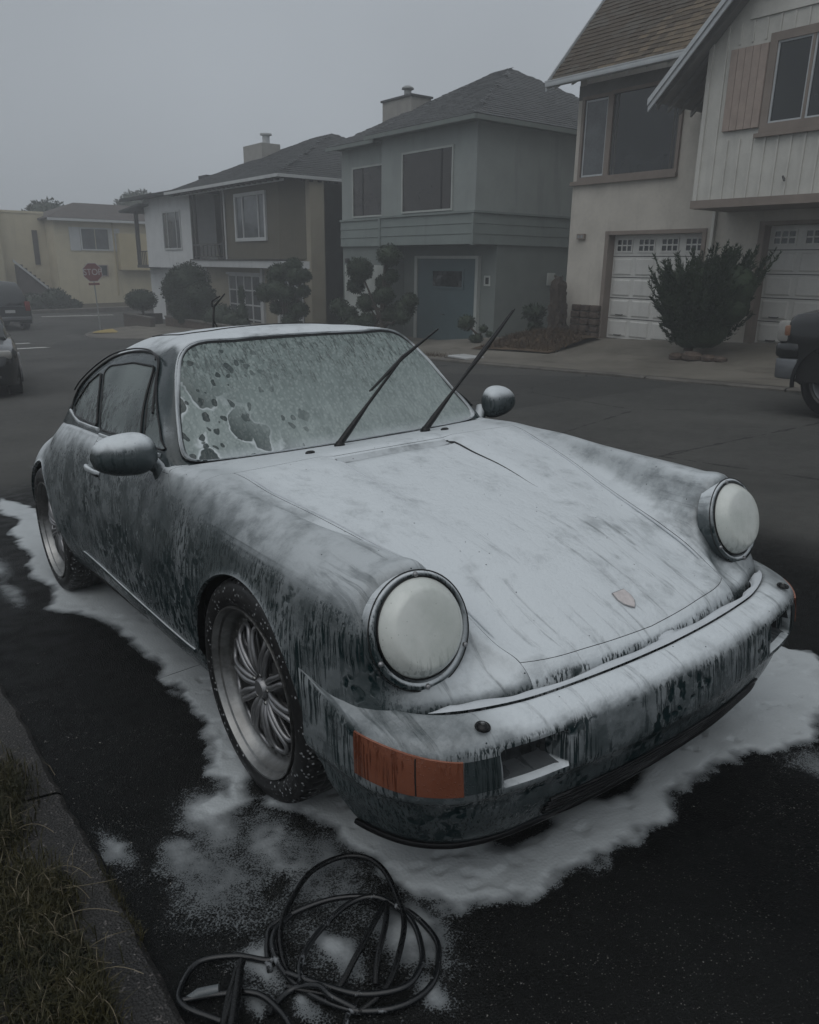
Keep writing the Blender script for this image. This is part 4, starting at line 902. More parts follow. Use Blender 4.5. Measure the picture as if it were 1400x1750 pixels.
def panel(name, i0, i1, j0, j1, m, sides=(1, -1), gap=.0018, flange=.012, soft=''):
    """one body panel per side: grid patch, hard edges pulled back for the shut line and turned inward.
    soft: edges that run on into the next patch without a shut line (r rear, f front, l low, h high)"""
    out = []
    for sgn in sides:
        P = D[i0:i1 + 1, j0:j1 + 1].copy(); n_ = DN[i0:i1 + 1, j0:j1 + 1].copy(); P[..., 1] *= sgn; n_[..., 1] *= sgn
        whole = (j1 == nv_ - 1 and len(sides) == 1)
        if whole:
            Pm = P[:, :-1][:, ::-1].copy(); Pm[..., 1] *= -1; P = np.concatenate([P, Pm], 1)
            nm = n_[:, :-1][:, ::-1].copy(); nm[..., 1] *= -1; n_ = np.concatenate([n_, nm], 1)
        a, b = P.shape[:2]; nrm = lambda q: q / np.maximum(np.linalg.norm(q, axis=1, keepdims=True), 1e-6)
        Q = P.copy()
        if 'r' not in soft: Q[0] += nrm(P[1] - P[0]) * gap
        if 'f' not in soft: Q[-1] += nrm(P[-2] - P[-1]) * gap
        if 'l' not in soft: Q[:, 0] += nrm(P[:, 1] - P[:, 0]) * gap
        if 'h' not in soft or whole: Q[:, -1] += nrm(P[:, -2] - P[:, -1]) * gap
        P = Q
        v = [tuple(p) for p in P.reshape(-1, 3)]; N3 = [tuple(p) for p in n_.reshape(-1, 3)]; idx = np.arange(a * b).reshape(a, b); f = []
        for i in range(a - 1):
            for j in range(b - 1): f.append((int(idx[i, j]), int(idx[i, j + 1]), int(idx[i + 1, j + 1]), int(idx[i + 1, j])))
        edges = []
        if 'r' not in soft: edges.append([(0, j) for j in range(b)])
        if 'f' not in soft: edges.append([(a - 1, j) for j in range(b)])
        if 'l' not in soft or whole: edges.append([(i, 0) for i in range(a)])
        if 'h' not in soft or whole: edges.append([(i, b - 1) for i in range(a)])
        nsurf = len(v)
        for E_ in edges:
            base = len(v)
            for (i, j) in E_: v.append(v[idx[i, j]]); N3.append(N3[idx[i, j]])
            for (i, j) in E_: v.append(tuple(P[i, j] - n_[i, j] * flange)); N3.append(N3[idx[i, j]])
            n2 = len(E_)
            for k in range(n2 - 1): f.append((base + k, base + k + 1, base + n2 + k + 1, base + n2 + k))
        me = bpy.data.meshes.new(name); me.from_pydata(v, [], f); me.update()
        # wind surface faces so that they agree with the stored normals
        fl = [i for i, pl in enumerate(me.polygons) if pl.normal.dot(Vector(N3[pl.vertices[0]])) < 0 and max(pl.vertices) < nsurf]
        if len(fl) > 0:
            bm = bmesh.new(); bm.from_mesh(me); bm.faces.ensure_lookup_table(); bmesh.ops.reverse_faces(bm, faces=[bm.faces[i] for i in fl]); bm.to_mesh(me); bm.free()
        me.shade_smooth()
        cn = []
        for pl in me.polygons:
            surf = max(pl.vertices) < nsurf
            for vi in pl.vertices: cn.append(N3[vi] if surf else tuple(pl.normal))
        me.normals_split_custom_set(cn); me.materials.append(m)
        o = put(bpy.data.objects.new(name, me), CAR); out.append(o)
    return out
S = lambda k: int(cum[k]); V = lambda k: k * NV
# indices of stations: 7 door rear edge, 9 door front edge / windscreen base, 10 bonnet rear, 18 bonnet front, 19 bumper seam
panel('bonnet', S(10), S(18), V(7), nv_ - 1, M_foam, sides=(-1,), gap=.0011)
panel('cowl_panel', S(9), S(10), V(5), nv_ - 1, M_foam, sides=(-1,), gap=.0008, soft='l')
panel('nose_panel', S(18), nu - 1, V(7), nv_ - 1, M_nose, sides=(-1,), gap=.0008, soft='lh')
panel('front_wing', S(10), nu - 1, 0, V(7), M_foam, gap=.0011, soft='r')
panel('wing_rear_section', S(9), S(10), 0, V(5), M_foam, soft='fh')
doors = panel('door', S(7), S(9), V(1), V(5), M_foam, soft='')
panel('sill', S(7), S(9), 0, V(1), M_foam)
panel('rear_quarter_panel', 0, S(7), 0, V(7), M_foam)
panel('belt_shelf', S(7), S(9), V(5), V(7), M_foam, soft='l')
panel('engine_lid', 0, S(4), V(7), nv_ - 1, M_foam, sides=(-1,))
# sill trim bead that carries a line of foam
for sgn in (-1, 1):
    pts = [(D[i, V(1)][0], sgn * (D[i, V(1)][1] + .004), D[i, V(1)][2] + .002) for i in range(S(6), S(10) - 1, 3)]
    MB().tube(pts, .0065, 8).build('sill_trim', M_foamroof, CAR, smooth=60)
# cabin floor and wheel wells
mb = MB(); mb.box(-3.0, .55, -.70, .70, .17, .22); mb.build('underbody', M_well, CAR)
for cx in (.012, -2.262):
    for sgn in (-1, 1):
        M_ = Matrix.Translation((cx, sgn * .40, .32)) @ Matrix.Rotation(R(90), 4, 'X'); k = -1 if sgn > 0 else 1
        mb = MB(); mb.lathe([(.02, 0), (.385, 0), (.385, k * .35)], 40, M_, 0, math.pi); mb.build('wheel_well', M_well, CAR, smooth=40)

# ---- greenhouse: stations (rear to windscreen base) x lines (belt, mid glass, rail, pillar edge, quarter, centre)
GH_ = [
 [(-2.42,.60,.855),(-2.46,.55,.870),(-2.50,.49,.880),(-2.54,.38,.885),(-2.57,.2,.89),(-2.58,0,.892)],
 [(-2.12,.672,.870),(-2.14,.62,.955),(-2.16,.565,1.01),(-2.19,.46,1.045),(-2.21,.26,1.068),(-2.22,0,1.075)],
 [(-1.88,.692,.885),(-1.88,.638,1.00),(-1.88,.580,1.095),(-1.90,.49,1.150),(-1.91,.28,1.180),(-1.91,0,1.190)],
 [(-1.60,.702,.888),(-1.60,.630,1.04),(-1.60,.545,1.172),(-1.60,.462,1.225),(-1.60,.27,1.262),(-1.60,0,1.273)],
 [(-1.32,.706,.884),(-1.32,.625,1.05),(-1.32,.527,1.198),(-1.32,.452,1.246),(-1.32,.27,1.277),(-1.32,0,1.289)],
 [(-1.08,.708,.878),(-1.12,.625,1.05),(-1.13,.525,1.197),(-1.09,.470,1.240),(-1.07,.27,1.268),(-1.06,0,1.278)],
 [(-.95,.708,.872),(-1.00,.640,1.03),(-1.045,.533,1.182),(-1.005,.492,1.230),(-.985,.27,1.245),(-.972,0,1.250)],
 [(-.84,.710,.868),(-.89,.668,.965),(-.93,.602,1.085),(-.885,.562,1.125),(-.855,.29,1.128),(-.84,0,1.130)],
 [(-.74,.710,.864),(-.77,.693,.915),(-.805,.645,.995),(-.765,.622,.985),(-.725,.32,.985),(-.71,0,.985)],
 [(-.67,.705,.856),(-.68,.698,.872),(-.695,.682,.900),(-.665,.658,.885),(-.625,.34,.880),(-.61,0,.880)],
 [(-.63,.702,.84),(-.635,.695,.845),(-.645,.680,.850),(-.632,.660,.848),(-.592,.34,.850),(-.578,0,.850)],
]
Pg = np.array(GH_, float); tg = chord(Pg); per2 = np.maximum(5, np.round(np.diff(tg) / .02).astype(int))
ug = np.concatenate([np.linspace(tg[i], tg[i + 1], per2[i], endpoint=False) for i in range(len(tg) - 1)] + [[tg[-1]]])
Pgu = hermite_rows(Pg, tg, ug); tvg = np.concatenate([[0], np.cumsum(np.linalg.norm(np.diff(Pg, axis=1), axis=2)[2:9].mean(0))])
NG = 9; vg = np.concatenate([np.linspace(tvg[i], tvg[i + 1], NG, endpoint=False) for i in range(5)] + [[tvg[-1]]])
DG = np.swapaxes(hermite_rows(np.swapaxes(Pgu, 0, 1), tvg, vg), 0, 1).copy()
full = np.concatenate([DG * [1, -1, 1], DG[:, :-1][:, ::-1]], 1)
mb = MB(); mb.grid(full.tolist()); roof = mb.build('roof', M_foamroof, CAR, smooth=50)
_bm = bmesh.new(); _bm.from_mesh(roof.data); roof_bvh = BVHTree.FromBMesh(_bm); _bm.free()
mbb = MB()
for sgn in (-1, 1): mbb.grid((D * [1, sgn, 1]).tolist())
_me = mbb.mesh('tmp'); _bm = bmesh.new(); _bm.from_mesh(_me); body_bvh = BVHTree.FromBMesh(_bm); _bm.free(); bpy.data.meshes.remove(_me)
def hit_side(x, z, sgn, bvh=None):
    p, n_, i, d = (bvh or roof_bvh).ray_cast(Vector((x, sgn * 1.6, z)), Vector((0, -sgn, 0)))
    if p is None: return None, None
    if n_.y * sgn < 0: n_ = -n_
    return p, n_
def smooth_outline(pts, rad=.025, n=5):
    """round the corners of a 2D polygon, then densify"""
    out = []; m = len(pts)
    for i in range(m):
        a, b, c = Vector(pts[i - 1]), Vector(pts[i]), Vector(pts[(i + 1) % m])
        r1 = min(rad, (a - b).length * .45); r2 = min(rad, (c - b).length * .45)
        p0 = b + (a - b).normalized() * r1; p2 = b + (c - b).normalized() * r2
        for k in range(n + 1):
            t = k / n; out.append(p0 * (1 - t) ** 2 + b * 2 * t * (1 - t) + p2 * t * t)
    res = []; m = len(out)
    for i in range(m):
        a, b = out[i], out[(i + 1) % m]; k = max(1, int((b - a).length / .03))
        for j in range(k): res.append(a + (b - a) * j / k)
    return res
def side_window(name, outline, m, off=.003, seal=.006, rad=.025, sealname='window_seal'):
    for sgn in (-1, 1):
        o2 = smooth_outline(outline, rad); c = sum((Vector(p) for p in o2), Vector((0, 0))) / len(o2); rings = []
        for r_ in np.linspace(0, 1, 7):
            row = []
            for p in o2:
                q = c + (p - c) * r_; P, n_ = hit_side(q.x, q.y, sgn); row.append(P + n_ * off)
            row.append(row[0]); rings.append(row)
        pane = MB().grid(rings).build(name, m, CAR, smooth=60)
        MB().tube([p for p in rings[-1][:-1]], seal, 6, closed=True).build('window_seal', M_rubber, pane, smooth=60)
side_window('door_window', [(-1.41, .905), (-1.62, 1.118), (-1.585, 1.146), (-1.32, 1.166), (-1.085, 1.158), (-.925, .915)], M_sglass, seal=.005)
side_window('quarter_light', [(-.885, .912), (-1.052, 1.140), (-1.035, 1.140), (-.70, .905)], M_sglass, rad=.015, seal=.0035)
side_window('rear_side_window', [(-1.47, .915), (-1.665, 1.116), (-1.78, 1.072), (-1.89, 1.0), (-1.93, .955), (-1.87, .925)], M_sglass)
for sgn in (-1, 1):
    # drip rail arching over the side glass, and the bright foam line below the rear side window
    pts = []
    for x_, z_ in ((-1.99, .93), (-2.02, .985), (-1.95, 1.045), (-1.86, 1.10), (-1.74, 1.15), (-1.6, 1.184), (-1.4, 1.204), (-1.22, 1.205), (-1.12, 1.192), (-1.06, 1.165), (-.99, 1.105), (-.90, 1.02), (-.80, .93), (-.72, .885)):
        P, n_ = hit_side(x_, z_, sgn)
        if P is not None: pts.append(P + n_ * .004)
    pp = hermite_rows(np.array([tuple(p) for p in pts]), np.arange(len(pts), dtype=float), np.linspace(0, len(pts) - 1, 70))
    MB().tube([tuple(p) for p in pp[:60]], .0060, 8).build('drip_rail', M_rubber, CAR, smooth=60)
    MB().tube([tuple(np.array(p) + [0, sgn * .010, .012]) for p in pp[8:48]], .0035, 6).build('roof_gutter', M_rubber, CAR, smooth=60)
    pts = []
    for x_ in np.linspace(-2.0, -1.43, 14):
        P, n_ = hit_side(x_, .905 + .03 * max(0, (-1.75 - x_)) / .25, sgn); 
        if P is not None: pts.append(P + n_ * .004)
    MB().tube(pts, .008, 8).build('belt_trim', foam_mat('foam_line', side=.9, streak=0) if sgn < 0 else bpy.data.materials['foam_line'], CAR, smooth=60)
    pts = []
    for x_ in np.linspace(-1.40, -.72, 18):
        P, n_ = hit_side(x_, .888, sgn)
        if P is not None: pts.append(P + n_ * .003)
    MB().tube(pts, .007, 8).build('belt_trim', bpy.data.materials['foam_line'], CAR, smooth=60)
# windscreen: patch of the greenhouse between the pillar edges, rounded corners, slightly proud
c6, c10 = int(per2[:6].sum()), int(per2.sum()); j3 = 3 * NG
W0 = np.concatenate([DG[c6:c10 + 1, j3:] * [1, -1, 1], DG[c6:c10 + 1, j3:-1][:, ::-1]], 1)
def ws_eval(a, b):      # a, b in [-1, 1]: across, down
    i = (b + 1) / 2 * (W0.shape[0] - 1); j = (a + 1) / 2 * (W0.shape[1] - 1); i0 = min(int(i), W0.shape[0] - 2); j0 = min(int(j), W0.shape[1] - 2); fi, fj = i - i0, j - j0
    return (W0[i0, j0] * (1 - fi) * (1 - fj) + W0[i0 + 1, j0] * fi * (1 - fj) + W0[i0, j0 + 1] * (1 - fi) * fj + W0[i0 + 1, j0 + 1] * fi * fj)
def sq_outline(ax, ay, n=120, e=7.0):
    o = []
    for k in range(n):
        t = 2 * math.pi * k / n; c, s_ = math.cos(t), math.sin(t); r_ = (abs(c) ** e + abs(s_) ** e) ** (-1 / e); o.append((c * r_ * ax, s_ * r_ * ay))
    return o
def ws_ring(ax, ay, off, e=7.0):
    o = []
    for a, b in sq_outline(ax, ay, e=e):
        P = ws_eval(a, b); h_ = 1e-2; du = ws_eval(min(a + h_, 1), b) - ws_eval(max(a - h_, -1), b); dv = ws_eval(a, min(b + h_, 1)) - ws_eval(a, max(b - h_, -1)); n_ = np.cross(du, dv); n_ /= np.linalg.norm(n_)
        if n_[2] < 0: n_ = -n_
        o.append(P + n_ * off)
    return o
rings = [[tuple(p) for p in ws_ring(.945 * r_, .90 * r_ , .006)] for r_ in np.linspace(0.0001, 1, 22)]
for r_ in rings: r_.append(r_[0])
ws = MB().grid(rings).build('windscreen', M_wglass, CAR, smooth=60)
rr_ = [[tuple(p) for p in ws_ring(.985, .975, .002)], [tuple(p) for p in ws_ring(.982, .968, .012)], [tuple(p) for p in ws_ring(.955, .915, .013)], [tuple(p) for p in ws_ring(.94, .893, .007)]]
for r_ in rr_: r_.append(r_[0])
M_seal = foam_mat('foamed_rubber_seal', base=(.006, .006, .0065), side=.12, top=.75, rough=.3, streak=.6, thin=(.03, .035, .037), lo=.42, hi=.75)
MB().grid(rr_).build('windscreen_seal', M_seal, ws, smooth=60)
MB().tube([tuple(p) for p in ws_ring(.968, .94, .0135)], .0022, 6, closed=True).build('bright_trim', bpy.data.materials['foam_line'], ws, smooth=60)
# sunroof shut line and rear window
def roof_pt(x, y):
    p, n_, i, d = roof_bvh.ray_cast(Vector((x, y, 2)), Vector((0, 0, -1))); return p
so = [roof_pt(x_, y_) + Vector((0, 0, .001)) for x_, y_ in [tuple(p) for p in smooth_outline([(-1.18, -.40), (-1.56, -.40), (-1.56, .40), (-1.18, .40)], .05)]]
MB().tube(so, .003, 5, closed=True).build('sunroof_seal', M_gap, CAR)
rw = smooth_outline([(-1.98, -.44), (-2.44, -.42), (-2.44, .42), (-1.98, .44)], .08); c = Vector((-2.2, 0)); rings = []
for r_ in np.linspace(0.001, 1, 9):
    row = [roof_pt(*(c + (p - c) * r_)) + Vector((-.002, 0, .004)) for p in rw]; rings.append(row + [row[0]])
rwp = MB().grid(rings).build('rear_window', M_sglass, CAR, smooth=60); MB().tube(rings[-1][:-1], .009, 6, closed=True).build('window_seal', M_rubber, rwp, smooth=60)

# ---- front bumper
sx_ = [0, .2, .4, .5, .6, .66, .70, .735, .765, .79, .80]
SEAM = {'s': [0, .2, .4, .52, .62, .70, .78, .86, .93, 1.0]}
seam_xy = [(.790, 0), (.782, .2), (.760, .4), (.738, .5), (.700, .60), (.660, .66), (.600, .708), (.50, .742), (.41, .772), (.335, .793)]
seam_z = [.492, .492, .491, .491, .492, .494, .499, .509, .521, .531]
face_xy = [(.875, 0), (.865, .22), (.838, .44), (.820, .54), (.788, .645), (.748, .712), (.690, .762), (.60, .793), (.48, .803), (.352, .803)]
low_xy = [(.835, 0), (.828, .22), (.803, .42), (.785, .52), (.750, .62), (.708, .68), (.655, .726), (.580, .758), (.50, .775), (.425, .785)]
lip_xy = [(.785, 0), (.778, .24), (.755, .43), (.738, .53), (.704, .615), (.665, .665), (.620, .700), (.575, .722), (.525, .738), (.48, .748)]
t10 = np.linspace(0, 1, 10); NB = 150; tt = np.linspace(0, 1, NB)
def curve(xy): return hermite_rows(np.array(xy, float), t10, tt)
cs, cf, cl_, cp_ = curve(seam_xy), curve(face_xy), curve(low_xy), curve(lip_xy); zs = np.interp(tt, t10, seam_z)
rows = []
for i in range(NB):
    a, f_, l_, p_ = cs[i], cf[i], cl_[i], cp_[i]; z0 = zs[i]; side = tt[i] ** 6; rd = float(sst(.42, .68, tt[i]) * (1 - sst(.86, 1.0, tt[i])))
    def at(u, v): return u * (1 - v) + a * 0
    pr = [(a - (f_ - a) * .06, z0 - .03), (a, z0 - .006), (a + (f_ - a) * .10, z0), (a + (f_ - a) * .45, z0 - .006 - .010 * rd), (a + (f_ - a) * .78, z0 - .022 * (1 - side) - .014 * rd), (a + (f_ - a) * .93, z0 - .044 * (1 - side * .3) - .010 * rd), (f_ * .9975, z0 - .074),
          (f_ * 1.0, .375), (f_ * .999, .347), (f_ * .90 + l_ * .10, .336), (f_ * .55 + l_ * .45, .322), (l_ * .75 + f_ * .25, .300), (l_, .265), (l_ * .5 + p_ * .5, .215), (p_, .176), (p_ * .985, .163), (p_ * .93, .160), (p_ * .88, .19)]
    rows.append([(q[0][0], q[0][1], q[1]) for q in pr])
BP = np.array(rows, float); tbp = np.concatenate([[0], np.cumsum(np.linalg.norm(np.diff(BP, axis=1), axis=2).mean(0))])
NPR = BP.shape[1]; qn = np.concatenate([np.linspace(tbp[i], tbp[i + 1], 7 if tbp[i + 1] - tbp[i] > .02 else 4, endpoint=False) for i in range(NPR - 1)] + [[tbp[-1]]])
B = np.swapaxes(hermite_rows(np.swapaxes(BP, 0, 1), tbp, qn), 0, 1).copy()
def bn(Bm):
    du = np.gradient(Bm, axis=0); dv = np.gradient(Bm, axis=1); n_ = np.cross(du, dv); n_ /= np.maximum(np.linalg.norm(n_, axis=2, keepdims=True), 1e-9)
    n_[n_[..., 0] < -.3] *= -1; return n_
nb_ = bn(B); sgnn = np.sign((nb_ * np.array([.8, .6, 0])).sum(2, keepdims=True)); sgnn[sgnn == 0] = 1
nb_ = nb_ * sgnn
B0 = B.copy()
def box_mask(v, lo, hi, e): return sst(lo - e, lo + e, v) * (1 - sst(hi - e, hi + e, v))
mask = box_mask(B[..., 1], .425, .575, .009) * box_mask(B[..., 2], .357, .433, .007) * (B[..., 0] > .55)
B -= np.stack([mask * .075, mask * 0, mask * 0], -1)
mk2 = box_mask(B0[..., 1], -.1, .43, .012) * box_mask(B0[..., 2], .197, .262, .006) * (B0[..., 0] > .55)
B -= np.stack([mk2 * .0, mk2 * 0, mk2 * 0], -1)
fullB = np.concatenate([(B * [1, -1, 1])[::-1], B[1:]], 0)
fullM = np.concatenate([mask[::-1], mask[1:]], 0); mbA, mbL = MB().grid(fullB.tolist()), MB(); fa, fb2 = [], []
flatM = fullM.ravel()
for f__ in mbA.f: (fb2 if min(flatM[i] for i in f__) > .07 else fa).append(f__)
mbL.v = mbA.v; mbL.f = fb2; mbA.f = fa
def strip(mb):
    us = sorted({i for f__ in mb.f for i in f__}); mp = {i: k for k, i in enumerate(us)}; o_ = MB(); o_.v = [mb.v[i] for i in us]; o_.f = [tuple(mp[i] for i in f__) for f__ in mb.f]; return o_
bumper = strip(mbA).build('front_bumper', M_foambump, CAR, smooth=60)
M_duct = foam_mat('duct_shade', base=(.006, .007, .007), side=.20, top=.42, streak=.5, thin=(.05, .056, .06), lo=.3, hi=1.0)  # dark base and thinner foam put the recess shade into the colour
for h_ in (0, 1):
    o_ = MB(); o_.v = mbL.v; o_.f = [f__ for f__ in mbL.f if (mbL.v[f__[0]][1] < 0) == (h_ == 0)]; strip(o_).build('air_duct', M_duct, bumper, smooth=60)
M_amber = foam_mat('wet_amber_lens', base=(.085, .024, .011), side=.24, top=.4, rough=.12, streak=1.0, thin=(.27, .105, .065), foamcol=(.5, .4, .36))
M_blank = foam_mat('wet_smoked_lens', base=(.010, .018, .019), side=.22, top=.5, rough=.12, streak=1.0)
_me = MB().grid(B0.tolist()).grid((B0 * [1, -1, 1]).tolist()).mesh('tmp'); _bm = bmesh.new(); _bm.from_mesh(_me); bump_bvh = BVHTree.FromBMesh(_bm); _bm.free(); bpy.data.meshes.remove(_me)
def face_pt(t, z, sgn, off):
    f_ = np.array([np.interp(t, tt, cf[:, 0]), np.interp(t, tt, cf[:, 1])]); c = np.array([.45, .35]) if t > .4 else np.array([f_[0] - .5, f_[1]])
    d_ = f_ - c; d_ /= np.linalg.norm(d_); o = f_ + d_ * .3
    p, n_, i, dd_ = bump_bvh.ray_cast(Vector((o[0], sgn * o[1], z)), Vector((-d_[0], -sgn * d_[1], 0)))
    if p is None: return Vector((f_[0], sgn * f_[1], z))
    if n_.x * d_[0] + n_.y * sgn * d_[1] < 0: n_ = -n_
    return p + n_ * off
def t_at_y(y_): return float(np.interp(y_, cf[:90, 1], tt[:90]))
def t_at_x(x_): return float(np.interp(-x_, -cf[60:, 0], tt[60:]))
for sgn in (-1, 1):
    ta, tb_ = t_at_y(.668), t_at_x(.572)
    def band(t0, t1, zl, zh, off, n=26, m=7):
        return [[face_pt(t, zl(t) + (zh(t) - zl(t)) * v, sgn, off) for v in np.linspace(0, 1, m)] for t in np.linspace(t0, t1, n)]
    zl = lambda t: .356 + .010 * (t - ta) / (tb_ - ta) ; zh = lambda t: .432 + .030 * (t - ta) / (tb_ - ta)
    def lens(name, t0, t1, m, off=.005):
        P = band(t0, t1, zl, zh, off); P2 = [[face_pt(t, zl(t) + (zh(t) - zl(t)) * v, sgn, -.01) for v in (0, 1)] for t in (t0, t1)]
        mb = MB().grid(P)
        for edge in ([p[0] for p in P], [p[-1] for p in P], P[0], P[-1]):
            n0 = [Vector(p) - Vector((.012 if abs(p[1]) < .7 else .006, sgn * .009, 0)) for p in edge]; mb.grid([list(edge), n0])
        return mb.build(name, m, CAR, smooth=50)
    l1 = lens('turn_signal', ta, tb_, M_amber); 
    MB().tube([face_pt(ta + (tb_ - ta) * .44, z_, sgn, .0055) for z_ in np.linspace(.362, .442, 8)], .0016, 5).build('lens_rib', M_gap, l1)
    t2 = t_at_y(.590)
    P = band(t2, ta - .004, lambda t: .357, lambda t: .431, .003); MB().grid(P).build('smoked_lens', M_blank, CAR, smooth=50)
    MB().lathe([(.0, .008), (.006, .008), (.010, .006), (.013, .002), (.0165, .003), (.0175, 0)], 20, Matrix.Translation((.768, sgn * .603, .4855)) @ Matrix.Rotation(R(14), 4, 'Y')).build('washer_nozzle', M_rubber, CAR, smooth=50)
    MB().lathe([(.0, .011), (.004, .011), (.005, .005)], 12, Matrix.Translation((.768, sgn * .603, .4855))).build('nozzle_tip', M_chrome, CAR, smooth=50)
def low_pt(y_, z_, off):
    o = Vector((1.2, y_, z_)); p, n_, i, d = bump_bvh.ray_cast(o, Vector((-1, 0, 0))); n_ = n_ if n_.x > 0 else -n_; return p + n_ * off
gl_ = [[low_pt(y_, z_, .002) for z_ in np.linspace(.196 + .01 * abs(y_), .258 - .03 * max(0, abs(y_) - .3) / .14, 6)] for y_ in np.linspace(-.44, .44, 60)]
lg = MB().grid(gl_).build('lower_grille', M_rubber, CAR, smooth=50)
for z_ in (.204, .220, .236, .252):
    MB().tube([low_pt(y_, z_, .003) for y_ in np.linspace(-.432, .432, 40)], .0042, 6).build('grille_slat', M_rubber, lg, smooth=60)
# rubber lip under the nose
MB().tube([(p[0] * .99, -p[1], .163) for p in cp_[::-3]] + [(p[0] * .99, p[1], .163) for p in cp_[3::3]], .008, 6).build('lip_seal', M_rubber, CAR, smooth=60)
# foam rope lying in the bumper seam
def foam_rope(name, pts, rad, parent=CAR, flat=.55, off=.0):
    P = np.array(pts, float); n = len(P); t_ = np.arange(n); P2 = hermite_rows(P, t_.astype(float), np.linspace(0, n - 1, n * 8))
    r_ = np.array([rad * (.9 + .10 * math.sin(i * .11) + .08 * math.sin(i * .37 + 1)) for i in range(len(P2))]); r_[:6] *= np.linspace(.2, 1, 6); r_[-6:] *= np.linspace(1, .2, 6)
    o = MB().tube([tuple(p) for p in P2], list(r_), 10).build(name, M_rope, parent, smooth=80); return o
M_rope = plain('thick_soap_foam', (.50, .53, .555), .6, .06, 12, .35, .004, 70)
def foam_bank():
    """bank of foam lying along the bumper seam and up onto the nose"""
    rows_ = []
    idx_ = [i for i in range(0, NB) if tt[i] < .56]
    seq = [(i, -1) for i in idx_[::-1]] + [(i, 1) for i in idx_[1:]]
    for q_, (i, sg) in enumerate(seq):
        a_ = cs[i]; j_ = min(i + 1, NB - 1); t_ = cs[j_] - cs[max(i - 1, 0)]; t_ = t_ / np.linalg.norm(t_); n2 = np.array([-t_[1], t_[0]]); n2 = -n2 if n2[0] > 0 else n2
        end = min(1, q_ / 12, (len(seq) - 1 - q_) / 12); wid = (.024 + .006 * math.sin(q_ * .09) + .005 * math.sin(q_ * .31)) * end + .002; row = []
        for k in range(9):
            u_ = k / 8; p_ = a_ + n2 * (wid * u_ - .003); hit, _n, _i, _d = body_bvh.ray_cast(Vector((p_[0], sg * p_[1], 1.5)), Vector((0, 0, -1)))
            zz = hit.z if hit is not None else zs[i]
            if u_ < .2: zz = max(zs[i] - .001, min(zz, zs[i] + .012))
            row.append((p_[0], sg * p_[1], zz + (.0035 + .0055 * math.sin(math.pi * min(1, u_ * 1.1)) ** .7) * end if u_ < .87 else zz - .001))
        rows_.append(row)
    return MB().grid(rows_).build('seam_foam', M_rope, CAR, smooth=80)
foam_bank()
for sgn in (-1, 1):
    e_ = [D[i, V(7)] for i in range(S(10) + 1, S(18) - 4, 4)]
    foam_rope('edge_foam', [(p[0], sgn * (p[1] - .012), p[2] + .0005) for p in e_], .0036)
    if sgn < 0: foam_rope('edge_foam', [tuple(body_bvh.ray_cast(Vector((x_, sgn * (.250 - .02 * (x_ + .34)), 2)), Vector((0, 0, -1)))[0] + Vector((0, 0, -.0003))) for x_ in np.linspace(-.33, .05, 14)], .0022)
    cr_ = [body_bvh.ray_cast(Vector((x_, sgn * (.243 - .02 * (x_ + .34)), 2)), Vector((0, 0, -1)))[0] for x_ in np.linspace(-.335, .16 if sgn > 0 else .02, 16)]
    MB().tube([p + Vector((0, 0, -.0008)) for p in cr_], list(np.linspace(.0046 if sgn > 0 else .0016, .0005, 16)), 6).build('bonnet_crease', M_gap if sgn > 0 else M_seal, CAR, smooth=60)
for nm_, xa_, xb_, m_g in (('cowl_grille', -.352, -.322, M_seal),):
    gp = [[body_bvh.ray_cast(Vector((x_, y_, 2)), Vector((0, 0, -1)))[0] + Vector((0, 0, .0025)) for x_ in np.linspace(xa_, xb_, 4)] for y_ in np.linspace(-.238, .238, 24)]
    MB().grid(gp).build(nm_, m_g, CAR, smooth=60)
# crest badge: bare foamed shield plate low on the bonnet
def body_down(x, y):
    p, n_, i, d = body_bvh.ray_cast(Vector((x, y, 2)), Vector((0, 0, -1))); return p, (n_ if n_.z > 0 else -n_)
sh_ = [(-.030, -.023), (-.030, .023), (-.006, .026), (.012, .021), (.026, .008), (.032, 0), (.026, -.008), (.012, -.021), (-.006, -.026)]
P0, n0 = body_down(.660, 0); M_ = Matrix.Translation(P0 + n0 * .001) @ n0.to_track_quat('Z', 'Y').to_matrix().to_4x4()
ax = Vector((1, 0, 0)) - n0 * n0.x; ax.normalize(); ay_ = n0.cross(ax); Mq = Matrix((ax, ay_, n0)).transposed().to_4x4(); Mq.translation = P0
b_ = MB(); n = len(sh_); b_.add([Mq @ Vector((x_, y_, 0)) for x_, y_ in sh_] + [Mq @ Vector((x_ * .96, y_ * .96, .005)) for x_, y_ in sh_], [tuple(range(n, 2 * n))] + [(i, (i + 1) % n, n + (i + 1) % n, n + i) for i in range(n)])
M_badge = plain('foamed_badge', (.50, .46, .45), .35, .14, 60); bd = b_.build('bonnet_badge', M_badge, CAR)
MB().tube([Mq @ Vector((x_, y_, .003)) for x_, y_ in sh_], .0016, 5, closed=True).build('badge_rim', M_spoke, bd)

